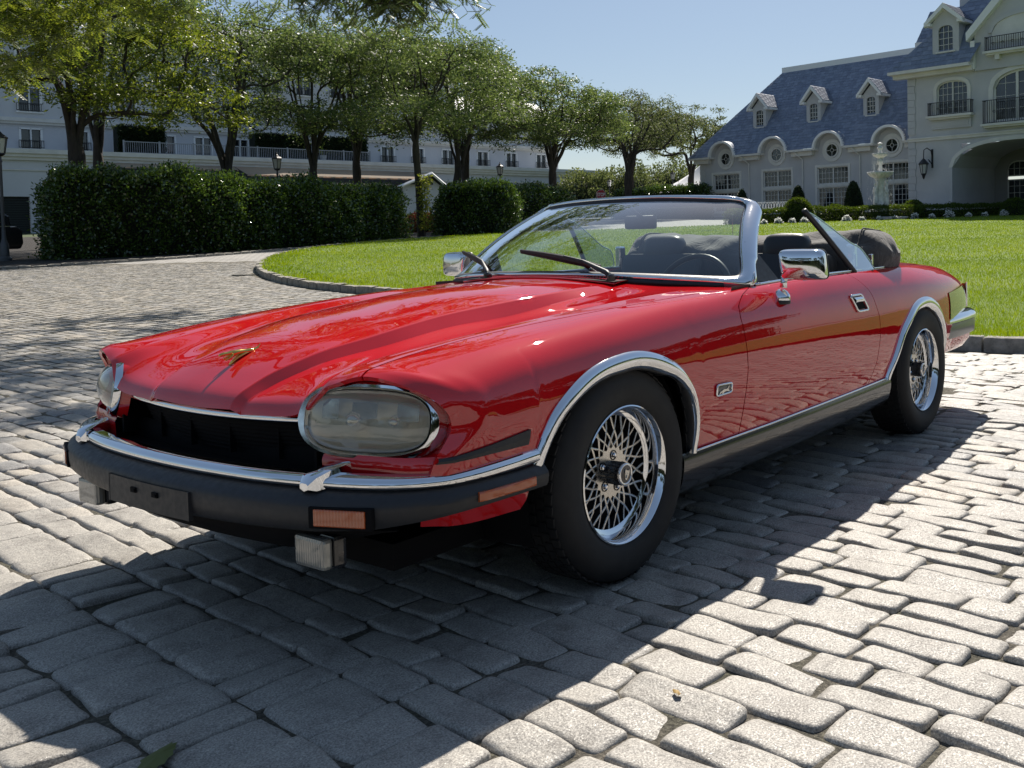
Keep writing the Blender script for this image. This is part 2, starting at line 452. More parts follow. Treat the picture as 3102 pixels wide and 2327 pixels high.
# ---------------------------------------------------------------- cobbles
E_A = np.array([-.087, -.996]); E_B = np.array([.996, -.087])
def wav(x, y, sc_=1.0, seed=0.0):
    return (np.sin(x * 31 * sc_ + seed + 1.7 * np.sin(y * 17 * sc_ + seed)) * .5 + np.sin(y * 43 * sc_ - x * 19 * sc_ + 2.1 * seed) * .3 + np.sin((x + y) * 71 * sc_ + seed * 3) * .2)
def make_stone(la, lb, rot, res, rng, h=.030, rf=1.0):
    """one granite sett, length la along the course, width lb"""
    nu, nv = res
    u = np.sign(np.linspace(-1, 1, nu)) * (1 - (1 - np.abs(np.linspace(-1, 1, nu))) ** 1.9); v = np.sign(np.linspace(-1, 1, nv)) * (1 - (1 - np.abs(np.linspace(-1, 1, nv))) ** 1.9)
    U, V_ = np.meshgrid(u, v, indexing='ij')
    # rounded-rectangle footprint from the square grid
    k = .075
    X = U * (1 - k * .5 * np.abs(V_) ** 6); Y = V_ * (1 - k * .5 * np.abs(U) ** 6 * (la / lb) ** .3)
    cj = rng.normal(0, .017, (2, 2, 2)) 
    bl = lambda q: ((1 - U) * (1 - V_) * q[0, 0] + (1 + U) * (1 - V_) * q[1, 0] + (1 - U) * (1 + V_) * q[0, 1] + (1 + U) * (1 + V_) * q[1, 1]) / 4
    X = X * la / 2 + bl(cj[..., 0]) * la * .55; Y = Y * lb / 2 + bl(cj[..., 1]) * lb * 1.0
    sd = rng.uniform(0, 60)
    ew = .0035 if nu > 7 else .002
    X = X + ew * wav(Y, X, 1.0, sd) * np.abs(U) ** 2; Y = Y + ew * wav(X, Y, 1.1, sd + 9) * np.abs(V_) ** 2
    edge = np.maximum(np.abs(U), np.abs(V_))
    Z = -.008 * np.abs(U) ** 34 - .008 * np.abs(V_) ** 30 - .0018 * edge ** 4
    Z = Z + .0028 * wav(X, Y, .8, sd + 3) + (rng.normal(0, .0045) * U + rng.normal(0, .0032) * V_) + rng.normal(0, .0028)
    Z = Z * rf
    P = np.stack([X, Y, Z], -1)
    c, s = math.cos(rot), math.sin(rot)
    n = nu * nv
    V = P.reshape(-1, 3)
    I = np.arange(n).reshape(nu, nv)
    F = [tuple(f) for f in np.stack([I[:-1, :-1], I[1:, :-1], I[1:, 1:], I[:-1, 1:]], -1).reshape(-1, 4)]
    per = list(I[:, 0]) + list(I[-1, 1:]) + list(I[-2::-1, -1]) + list(I[0, -2:0:-1])
    m = len(per)
    B = V[per] * [1.0, 1.0, 0] + [0, 0, -h - .012]
    if nu > 7:
        V = np.concatenate([V, B])
        F += [(per[q], n + q, n + (q + 1) % m, per[(q + 1) % m]) for q in range(m)]
    else:                                    # coarse stones keep a hard upper edge
        V = np.concatenate([V, B, V[per]])
        F += [(n + m + q, n + q, n + (q + 1) % m, n + m + (q + 1) % m) for q in range(m)]
    V = np.stack([V[:, 0] * c - V[:, 1] * s, V[:, 0] * s + V[:, 1] * c, V[:, 2]], 1)
    return V, F
rg = np.random.default_rng(5)
stones = []
b = -4.2
while b < 24.5:
    wide = b < -.92
    w = rg.uniform(.205, .240) if wide else rg.uniform(.108, .124)
    if not wide and rg.random() < .04: w *= 1.25
    a = -26.0 + rg.uniform(0, .3)
    while a < 8.0:
        if wide: L = rg.choice([rg.uniform(.10, .14), rg.uniform(.15, .22)], p=[.35, .65])
        else: L = rg.choice([rg.uniform(.17, .24), rg.uniform(.25, .36)], p=[.4, .6])
        cx, cy = E_A * (a + L / 2) + E_B * (b + w / 2)
        stones.append((cx, cy, L, w, wide)); a += L
    b += w
ST = np.array([(s[0], s[1], s[2], s[3]) for s in stones])
sx, sy = ST[:, 0], ST[:, 1]
ss_ = cam_s(sx, sy)
ok = in_view(sx, sy) & (ss_ < 26.0) & (ss_ > 1.55)
ok[ok] &= ~inside(sx[ok], sy[ok]) & (lawn_dist(sx[ok], sy[ok]) > .20)
ok &= sy < fk_y(sx) - .18
# behind the car nothing of the paving shows: drop stones that its body always covers
px = 1387 + 2140.8 * cam_r(sx, sy) / np.maximum(ss_, .1)
ok &= ~((ss_ > 5.2) & (px > 900) & (px < 2010) & (sx > 3.9) | ((px > 1000) & (px < 1950) & (sx > .2) & (sy > 1.5)))
ST = ST[ok]; ss_ = ss_[ok]
order = np.argsort(ss_)
ST = ST[order]; ss_ = ss_[order]
drive = bpy.data.objects['drive']
ROT = math.atan2(E_A[1], E_A[0])
farV, farF, nf = [], [], 0
near_made = 0
for i, (cx, cy, L, w) in enumerate(ST):
    s = ss_[i]
    tilt = rg.normal(0, .010)
    gap = rg.uniform(.005, .013)
    # the 300 that show largest: nearest first
    if near_made < 300:
        V, F = make_stone(L - gap, w - gap * .9, ROT + tilt, (13, 9), rg)
        me = mesh_np('cobble', V + [cx, cy, float(gz(cx, cy))], F, GRANITE, True)
        obj('cobble', me, drive)
        near_made += 1
    else:
        res = (9, 6) if s < 5.5 else ((6, 4) if s < 12 else (4, 3))
        V, F = make_stone(L - gap, w - gap * .9, ROT + tilt, res, rg, rf=float(np.interp(s, [4, 11], [1, .30])))
        farV.append(V + [cx, cy, float(gz(cx, cy))]); farF += [tuple(q + nf for q in f) for f in F]; nf += len(V)
me = mesh_np('paving_setts', np.concatenate(farV), farF, GRANITE, True)
obj('paving_setts', me, drive, kind='stuff')
print('STONES', len(ST), nf)

# a few dry leaves and bits on the stones
LEAFDRY = mat('dry_leaf', (0.35, 0.22, 0.06), 0.7)
LEAFG = mat('fallen_green_leaf', (0.10, 0.12, 0.03), 0.6)
def flat_leaf(x, y, L, W, rz, m, lab, name='fallen_leaf', frill=0):
    pts = []
    n = 22
    for k in range(n):
        t = 2 * math.pi * k / n
        q = 1 + (frill * (1 if k % 2 else -1))
        pts.append((L / 2 * math.cos(t) * q, W / 2 * math.sin(t) * q * (1 - .25 * math.cos(t))))
    V = [(0, 0, .012)] + [(a, b_, .003 + .006 * abs(math.sin(3 * a / L + 5 * b_ / W))) for a, b_ in pts]
    F = [(0, 1 + k, 1 + (k + 1) % n) for k in range(n)]
    me = mesh_np(name, V, F, m, True)
    o = obj(name, me, loc=(x, y, .001), rz=rz, label=lab, cat='leaf')
    return o
flat_leaf(-1.385, -.655, .105, .050, .5, LEAFG, 'ragged green and brown leaf lying on shaded cobbles at the bottom edge', frill=.10)
flat_leaf(-.56, -1.40, .030, .014, 1.2, LEAFDRY, 'small yellow leaf lying on a sunlit cobble in front of the front wheel')

# ---------------------------------------------------------------- kerbs
KERBM = mat('kerb_stone', (0.30, 0.28, 0.25), 0.85)
k_ = noise(KERBM, 14.0, 6.0, .65); k2 = noise(KERBM, 150.0, 3.0, .6)
gi2 = KERBM.node_tree.nodes.new('ShaderNodeNewGeometry')
setc(KERBM, mixc(KERBM, 1.0, ramp(KERBM, k_, [(.3, (.16, .15, .13)), (.7, (.36, .34, .30))]), ramp(KERBM, gi2.outputs['Random Per Island'], [(0, (.8, .8, .8)), (1, (1.1, 1.08, 1.02))]), 'MULTIPLY'))
bump(KERBM, k2, .5, .004, prev=bump(KERBM, k_, .6, .02))
def kerb(name, P, width, height, seg, label, near_res=True, zoff=0.0, cond=None):
    """row of kerb stones along a path; each one a part"""
    root = empty(name, label=label, cat='kerb')
    d = np.r_[0, np.cumsum(np.linalg.norm(np.diff(P, axis=0), axis=1))]
    pos = 0.0; made = 0; mbs = MB(); items = []
    while pos < d[-1] - seg:
        L = seg * rg.uniform(.8, 1.25)
        p0 = np.array([np.interp(pos, d, P[:, 0]), np.interp(pos, d, P[:, 1])]); p1 = np.array([np.interp(pos + L, d, P[:, 0]), np.interp(pos + L, d, P[:, 1])])
        c = (p0 + p1) / 2; pos += L
        if cond is not None and not cond(*c): continue
        items.append((float(cam_s(*c)), c, p1 - p0, L))
    items.sort(key=lambda q: q[0])
    for s, c, dv, L in items:
        ang = math.atan2(dv[1], dv[0])
        nu, nv = (9, 5) if s < 14 else (4, 3)
        V, F = make_stone(L - .012, width, ang + rg.normal(0, .01), (nu, nv), rg, h=height + .08)
        V = V + [c[0], c[1], float(gz(*c)) + height + rg.normal(0, .006)]
        if made < 290 and s < 40:
            obj('kerb_stone', mesh_np('kerb_stone', V, F, KERBM, True), root); made += 1
        else: mbs.add(V, F)
    if mbs.v: obj('kerb_run', mesh_np('kerb_run', np.concatenate(mbs.v), mbs.f, KERBM, True), root, kind='stuff')
    return root
LK = np.concatenate([LAWN, LAWN[:1]])
kerb('lawn_kerb', LK, .15, .125, .42, 'low rough stone kerb round the lawn island', cond=lambda x, y: in_view(x, y, .3) and (cam_s(x, y) < 32))
kerb('drive_kerb', FARKERB, .14, .07, .34, 'low dark stone kerb along the foot of the long hedge', cond=lambda x, y: in_view(x, y, .3) and cam_s(x, y) < 60)

# drain grate next to the kerb tip
gr = empty('drain_grate', (9.75, 16.3, float(gz(9.75, 16.3)) + .004), R(-6), label='iron drain grate in the setts beside the rounded kerb end', cat='drain')
MB().box((0, 0, -.01), (.62, .30, .02)).build('grate_pit', SATIN, gr)
for k in range(9): MB().box((-.28 + .07 * k, 0, .005), (.030, .28, .012)).build('grate_bar', KERBM, gr)

# ---------------------------------------------------------------- lawn
TURF = mat('turf', (0.07, 0.13, 0.015), 0.9)
t_ = noise(TURF, .55, 4.0, .6); t2 = noise(TURF, 22.0, 5.0, .65)
setc(TURF, mixc(TURF, .5, ramp(TURF, t_, [(.3, (.075, .140, .009)), (.7, (.14, .21, .016))]), ramp(TURF, t2, [(.3, (.06, .11, .007)), (.7, (.17, .24, .020))])))
bump(TURF, t2, .9, .05)
c0 = LAWN.mean(0)
rings = [LAWN + (c0 - LAWN) * f for f in (.004, .03, .08, .16, .27, .4, .55, .7, .85, .97)]
V = np.array([[(x, y, float(gz(x, y)) + .10 + (.02 if q else 0)) for x, y in r_] for q, r_ in enumerate(rings)])
lawn = MB().grid(V.reshape(len(rings), -1, 3), wrap=True).build('lawn', TURF, smooth=True); tag(lawn, kind='structure')

def leafmat(name, c_lo, c_hi, trans=.5, rough=.5, spec=.3, scale=None, patch=None):
    m = bpy.data.materials.new(name); m.use_nodes = True
    nt = m.node_tree; b_ = nt.nodes['Principled BSDF']; out = nt.nodes['Material Output']
    g = nt.nodes.new('ShaderNodeNewGeometry')
    r = nt.nodes.new('ShaderNodeValToRGB'); r.color_ramp.elements[0].color = (*c_lo, 1); r.color_ramp.elements[1].color = (*c_hi, 1)
    nt.links.new(g.outputs['Random Per Island'], r.inputs[0])
    rc = r.outputs[0]
    if patch:
        pn = noise(m, patch, 4.0, .6, coord='Object'); rc = mixc(m, 1.0, rc, ramp(m, pn, [(.3, (.62, .72, .66)), (.5, (.95, .97, .9)), (.72, (1.25, 1.12, 1.0))]), 'MULTIPLY')
    nt.links.new(rc, b_.inputs['Base Color']); b_.inputs['Roughness'].default_value = rough; b_.inputs['Specular IOR Level'].default_value = spec
    tr = nt.nodes.new('ShaderNodeBsdfTranslucent')
    hs = nt.nodes.new('ShaderNodeHueSaturation'); hs.inputs['Value'].default_value = 1.55; hs.inputs['Saturation'].default_value = 1.1; hs.inputs['Hue'].default_value = .485
    nt.links.new(rc, hs.inputs['Color']); nt.links.new(hs.outputs[0], tr.inputs[0])
    mx = nt.nodes.new('ShaderNodeMixShader'); mx.inputs[0].default_value = trans
    nt.links.new(b_.outputs[0], mx.inputs[1]); nt.links.new(tr.outputs[0], mx.inputs[2]); nt.links.new(mx.outputs[0], out.inputs[0])
    return m
GRASS = leafmat('grass_blade', (.080, .145, .008), (.21, .29, .018), .5, .5, .35, patch=.45)

def blades(n, pts, hgt, wid, rng, lean=.5):
    """triangular blades, numpy"""
    az = rng.uniform(0, 2 * math.pi, n); la = rng.uniform(0, 2 * math.pi, n); ll = rng.uniform(.1, lean, n)
    h = hgt * rng.uniform(.6, 1.25, n); w = wid * rng.uniform(.7, 1.3, n)
    dx, dy = np.cos(az) * w, np.sin(az) * w
    tx, ty = np.cos(la) * h * ll, np.sin(la) * h * ll
    A = np.stack([pts[:, 0] - dx, pts[:, 1] - dy, pts[:, 2]], 1); B = np.stack([pts[:, 0] + dx, pts[:, 1] + dy, pts[:, 2]], 1)
    C = np.stack([pts[:, 0] + tx, pts[:, 1] + ty, pts[:, 2] + h], 1)
    V = np.stack([A, B, C], 1).reshape(-1, 3)
    F = np.arange(3 * n).reshape(n, 3)
    return V, F
# density falls with distance so that every blade stays near the same size on the picture
Vs, Fs, off = [], [], 0
for s0, s1, dens, hg, wd in ((6.5, 9.5, 3200, .045, .0028), (9.5, 13, 1800, .045, .0038), (13, 19, 900, .045, .0052), (19, 28, 420, .045, .0078), (28, 42, 190, .045, .012), (42, 64, 70, .050, .019)):
    umin, umax = (-.62, .40)
    area = (s1 ** 2 - s0 ** 2) / 2 * (umax - umin)
    n = int(area * dens)
    s = np.sqrt(rg.uniform(s0 ** 2, s1 ** 2, n)); r_ = s * rg.uniform(umin, umax, n)
    x = CAM[0] + FWD[0] * s + RGT[0] * r_; y = CAM[1] + FWD[1] * s + RGT[1] * r_
    k = inside(x, y) & (np.abs(y) < 80)
    # skip what the car body hides
    uu = 1387 + 2140.8 * r_ / s
    k &= ~((uu > 1120) & (uu < 1930) & (s < 15)) & (uu > 540)
    x, y = x[k], y[k]
    P = np.stack([x, y, gz(x, y) + .112], 1)
    V, F = blades(len(P), P, hg, wd, rg)
    Vs.append(V); Fs.append(F + off); off += len(V)
gm = mesh_np('grass', np.concatenate(Vs), np.concatenate(Fs), GRASS)
obj('grass', gm, kind='stuff', label='short mown green grass covering the lawn island', cat='grass')
print('GRASS', len(gm.polygons))
# ================================================================ BUILDINGS
STUCCO = mat('pale_stucco', (0.50, 0.50, 0.50), 0.9)
s1_ = noise(STUCCO, .7, 5.0, .6); setc(STUCCO, ramp(STUCCO, s1_, [(.3, (.45, .45, .455)), (.7, (.53, .53, .53))])); bump(STUCCO, noise(STUCCO, 40.0, 4.0), .3, .004)
TRIM = mat('cream_trim', (0.66, 0.645, 0.60), 0.75)
setc(TRIM, ramp(TRIM, noise(TRIM, 1.5, 4.0), [(.3, (.60, .585, .54)), (.7, (.70, .685, .64))]))
WHITEP = mat('white_paint', (0.78, 0.78, 0.76), 0.6)
PANE = mat('window_pane', (0.018, 0.022, 0.026), 0.06, 0.0, Specular_IOR_Level=0.9)
setc(PANE, ramp(PANE, noise(PANE, .8, 3.0, coord='Object'), [(.35, (.008, .010, .012)), (.62, (.030, .034, .038)), (.80, (.07, .07, .065))]))
IRON = mat('wrought_iron', (0.012, 0.012, 0.013), 0.5)
DARKIN = mat('dark_interior', (0.02, 0.021, 0.024), 0.9)
SLATE = mat('blue_slate', (0.16, 0.19, 0.27), 0.55)
g3 = SLATE.node_tree.nodes.new('ShaderNodeNewGeometry'); oi = SLATE.node_tree.nodes.new('ShaderNodeObjectInfo')
rr_ = SLATE.node_tree.nodes.new('ShaderNodeMath'); rr_.operation = 'ADD'; rf = SLATE.node_tree.nodes.new('ShaderNodeMath'); rf.operation = 'FRACT'
SLATE.node_tree.links.new(g3.outputs['Random Per Island'], rr_.inputs[0]); SLATE.node_tree.links.new(oi.outputs['Random'], rr_.inputs[1]); SLATE.node_tree.links.new(rr_.outputs[0], rf.inputs[0])
setc(SLATE, mixc(SLATE, 1.0, ramp(SLATE, rf.outputs[0], [(0, (.150, .178, .245)), (.5, (.180, .213, .285)), (1, (.225, .262, .34))]), ramp(SLATE, noise(SLATE, 8.0, 4.0), [(.3, (.85, .85, .85)), (.7, (1.1, 1.1, 1.1))]), 'MULTIPLY'))
AWN = leafmat('awning_canvas', (.55, .46, .36), (.62, .52, .42), .6, .8, .1); AWND = mat('awning_dark', (0.03, 0.03, 0.035), 0.85)

def facade(P0, az):
    a = R(az); D = np.array([math.cos(a), math.sin(a)]); N = np.array([-D[1], D[0]])
    if (CAM[:2] - P0[:2]) @ N < 0: N = -N
    def M(t, z, d=0.0): return (P0[0] + D[0] * t + N[0] * d, P0[1] + D[1] * t + N[1] * d, z)
    return M
def fbox(mb, M, t0, t1, z0, z1, d0, d1, mi=0):
    V = [M(t, z, d) for d in (d0, d1) for z in (z0, z1) for t in (t0, t1)]
    mb.add(V, [(0, 1, 3, 2), (4, 6, 7, 5), (0, 4, 5, 1), (2, 3, 7, 6), (0, 2, 6, 4), (1, 5, 7, 3)], mi)
    return mb
def fpoly(mb, M, pts, d0, d1, mi=0):
    n = len(pts)
    V = [M(t, z, d0) for t, z in pts] + [M(t, z, d1) for t, z in pts]
    mb.add(V, [tuple(range(n))[::-1], tuple(range(n, 2 * n))] + [(k, (k + 1) % n, n + (k + 1) % n, n + k) for k in range(n)], mi)
def wall_with_holes(M, t0, t1, z0, z1, holes, dth=.35, d=0.0):
    """wall front face with openings (rect or segmental arch) and reveals: strips between sorted t cuts"""
    mb = MB()
    cuts = sorted({t0, t1, *[h[0] for h in holes], *[h[1] for h in holes]})
    for a, b in zip(cuts[:-1], cuts[1:]):
        m = (a + b) / 2
        hs = sorted([h for h in holes if h[0] <= m <= h[1]], key=lambda h: h[2])
        z = z0
        for h in hs:
            if h[2] > z: mb.add([M(a, z, d), M(b, z, d), M(b, h[2], d), M(a, h[2], d)], [(0, 1, 2, 3)])
            rise = h[4] if len(h) > 4 else 0
            if rise:
                n = 14; top = []
                for q in range(n + 1):
                    t = h[0] + (h[1] - h[0]) * q / n; u = 2 * q / n - 1
                    top.append((t, h[3] - rise + rise * math.sqrt(max(0, 1 - abs(u) ** 2.4))))
                seg = [(t, zz) for t, zz in top if a - 1e-6 <= t <= b + 1e-6]
                for (ta, za), (tb, zb) in zip(seg[:-1], seg[1:]):
                    mb.add([M(ta, za, d), M(tb, zb, d), M(tb, h[3] + .001, d), M(ta, h[3] + .001, d)], [(0, 1, 2, 3)])
                    mb.add([M(ta, za, d), M(tb, zb, d), M(tb, zb, d - dth), M(ta, za, d - dth)], [(0, 1, 2, 3)])
            z = h[3]
        if z < z1: mb.add([M(a, z, d), M(b, z, d), M(b, z1, d), M(a, z1, d)], [(0, 1, 2, 3)])
    for h in holes:
        rise = h[4] if len(h) > 4 else 0
        for t in (h[0], h[1]): mb.add([M(t, h[2], d), M(t, h[3] - rise, d), M(t, h[3] - rise, d - dth), M(t, h[2], d - dth)], [(0, 1, 2, 3)])
        mb.add([M(h[0], h[2], d), M(h[1], h[2], d), M(h[1], h[2], d - dth), M(h[0], h[2], d - dth)], [(0, 1, 2, 3)])
        if not rise: mb.add([M(h[0], h[3], d), M(h[1], h[3], d), M(h[1], h[3], d - dth), M(h[0], h[3], d - dth)], [(0, 1, 2, 3)])
    return mb
def arcz(u, rise): return rise * math.sqrt(max(0, 1 - abs(u) ** 2.4))
def window(M, parent, t0, t1, z0, z1, nx=2, cols=3, rows=3, d=-.12, rise=0.0, frame=.07, bar=.022, m=None, fan=False):
    """nx casements, each with cols x rows panes"""
    m = m or TRIM
    w = empty('window', parent=parent)
    top = lambda t: z1 - rise + arcz(2 * (t - t0) / (t1 - t0) - 1, rise) if rise else z1
    n = 12
    pts = [(t0, z0), (t1, z0)] + [(t1 + (t0 - t1) * q / n, top(t1 + (t0 - t1) * q / n)) for q in range(n + 1)]
    mb = MB(); mb.add([M(t, z, d - .02) for t, z in pts], [tuple(range(len(pts)))]); mb.build('pane', PANE, w, fix=False)
    mb = MB()
    fbox(mb, M, t0, t1, z0, z0 + frame, d - .02, d + .05)
    for t in (t0, t1 - frame): fbox(mb, M, t, t + frame, z0, z1 - rise, d - .02, d + .05)
    for q in range(n):
        ta, tb = t0 + (t1 - t0) * q / n, t0 + (t1 - t0) * (q + 1) / n
        V = [M(ta, top(ta), d + .05), M(tb, top(tb), d + .05), M(tb, top(tb) - frame, d + .05), M(ta, top(ta) - frame, d + .05),
             M(ta, top(ta) - frame, d - .02), M(tb, top(tb) - frame, d - .02)]
        mb.add(V, [(0, 1, 2, 3), (3, 2, 5, 4)])
    for k in range(1, nx):
        t = t0 + (t1 - t0) * k / nx; fbox(mb, M, t - frame * .6, t + frame * .6, z0 + frame, top(t) - frame * .5, d - .02, d + .045)
    mb.build('window_frame', m, w, fix=False)
    mb = MB()
    for k in range(nx):
        a = t0 + (t1 - t0) * k / nx + frame; b = t0 + (t1 - t0) * (k + 1) / nx - frame
        for c in range(1, cols):
            t = a + (b - a) * c / cols; fbox(mb, M, t - bar / 2, t + bar / 2, z0 + frame, top(t) - frame, d - .018, d + .015)
        for r_ in range(1, rows):
            z = z0 + (z1 - z0) * r_ / rows
            if z < min(top(a), top(b)) - .05: fbox(mb, M, a, b, z - bar / 2, z + bar / 2, d - .018, d + .012)
    mb.build('glazing_bars', m, w, fix=False)
    return w
def arch_trim(M, mb, t0, t1, zs, rise, w, d0, d1, n=24, p=2.4):
    for q in range(n):
        V = []
        for qq in (q, q + 1):
            u = 2 * qq / n - 1; t = t0 + (t1 - t0) * qq / n
            if p == 2: a = math.pi * (1 - qq / n); ti_, zi = (t0 + t1) / 2 + (t1 - t0) / 2 * math.cos(a), zs + rise * math.sin(a); to, zo = (t0 + t1) / 2 + ((t1 - t0) / 2 + w) * math.cos(a), zs + (rise + w) * math.sin(a)
            else: ti_, zi = t, zs + arcz(u, rise); to, zo = (t0 + t1) / 2 + (t - (t0 + t1) / 2) * (1 + 2 * w / (t1 - t0)), zs + arcz(u, rise + w)
            V += [M(ti_, zi, d0), M(to, zo, d0), M(to, zo, d1), M(ti_, zi, d1)]
        mb.add(V, [(2, 3, 7, 6), (1, 2, 6, 5), (0, 4, 7, 3), (0, 1, 5, 4)])
def balcony(M, parent, t0, t1, z0, h, dep=.45, step=.13):
    b = empty('balcony', parent=parent)
    mb = MB()
    fbox(mb, M, t0, t1, z0 + h - .04, z0 + h, dep - .03, dep); fbox(mb, M, t0, t1, z0 + .05, z0 + .08, dep - .03, dep)
    for t in np.arange(t0, t1 + .01, step): fbox(mb, M, t - .012, t + .012, z0 + .05, z0 + h, dep - .03, dep - .006)
    for t in (t0, t1 - .03):
        fbox(mb, M, t, t + .03, z0 + h - .04, z0 + h, 0, dep); fbox(mb, M, t, t + .03, z0 + .05, z0 + .08, 0, dep)
        for d in np.arange(.08, dep, step): fbox(mb, M, t, t + .024, z0 + .05, z0 + h, d - .012, d + .012)
    for t in np.arange(t0 + .3, t1 - .2, .55):       # scrolls
        P = [M(t + .09 * math.cos(a) * (1 - a / 14), z0 + h * .5 + .09 * math.sin(a) * (1 - a / 14), dep + .004) for a in np.linspace(0, 9, 16)]
        mb.tube(P, .011, 4, cap=False)
    mb.build('railing', IRON, b, fix=False)
    mb = MB(); fbox(mb, M, t0 - .08, t1 + .08, z0 - .10, z0 + .03, 0.002, dep + .08); fbox(mb, M, t0 + .05, t1 - .05, z0 - .20, z0 - .10, .002, dep - .05); mb.build('balcony_slab', TRIM, b, fix=False)
    return b
def slates(name_parent, corners_fn, nu_at, rows, sw, per_obj_limit, count, lift=.02, skip=None):
    """slates over a roof face. corners_fn(v) -> left point, right point at height fraction v (0 eave .. 1 ridge)"""
    mb = MB(); made = 0
    up = []
    L0, R0 = map(np.array, corners_fn(0)); L1, R1 = map(np.array, corners_fn(1))
    n = np.cross(R0 - L0, (L1 + R1) / 2 - (L0 + R0) / 2); n /= np.linalg.norm(n)
    if n @ (CAM - L0) < 0 and n[2] < 0: n = -n
    if n[2] < 0: n = -n
    for r_ in range(rows):
        v0, v1 = r_ / rows, min(1.0, (r_ + 1.12) / rows)
        A, B = map(np.array, corners_fn(v0)); A1, B1 = map(np.array, corners_fn(v1))
        W = np.linalg.norm(B - A); m = max(1, int(round(W / sw)))
        dirv = (B - A) / max(W, 1e-6)
        upv = ((A1 + B1) / 2 - (A + B) / 2); upl = upv - dirv * (upv @ dirv)
        offs = (r_ % 2) * .5
        t = -offs * sw
        while t < W - .03:
            ww = sw * rg.uniform(.75, 1.25)
            a, b = max(0, t + .008), min(W, t + ww - .008); t += ww
            if b - a < .04: continue
            if skip is not None:
                cp = A + dirv * (a + b) / 2 + upl * .3
                if skip(cp): continue
            # clip to the sloping sides
            la = (A1 - A) @ dirv; lb = W + (B1 - B) @ dirv
            at, bt_ = max(a, la if la > 0 else a), min(b, lb if lb < W else b)
            if bt_ <= at: bt_ = at + .01
            drop = rg.uniform(-.03, .02); th = lift * rg.uniform(.8, 1.5)
            P = [A + dirv * a + upl * drop * 0 + n * th - upl * (.06 + drop), A + dirv * b + n * th * rg.uniform(.8, 1.2) - upl * (.06 + drop), A + dirv * bt_ + upl + n * .004, A + dirv * at + upl + n * .004]
            P += [P[0] - n * .014, P[1] - n * .014]
            F = [(0, 1, 2, 3), (4, 5, 1, 0), (4, 0, 3), (1, 5, 2)]
            if count[0] < per_obj_limit:
                me = mesh_np('slate', P, F, SLATE); obj('slate', me, name_parent); count[0] += 1
            else: mb.add(P, F)
    if mb.v: obj('slates', mesh_np('slates', np.concatenate(mb.v), mb.f, SLATE), name_parent, kind='stuff')

# ---------------------------------------------------------------- the mansion
PM = np.array([55.81, 19.075, 0.0])
MM = facade(PM, 83.0)
PWg = np.array([*MM(0, 0, -1.5)[:2], 0.0]); MW = facade(PWg, 83.0)
man = empty('mansion', MM(0, 0, 0)[:2] + (0,), label='pale stucco mansion with blue slate roof, dormers and an arched carriage porch', cat='mansion')
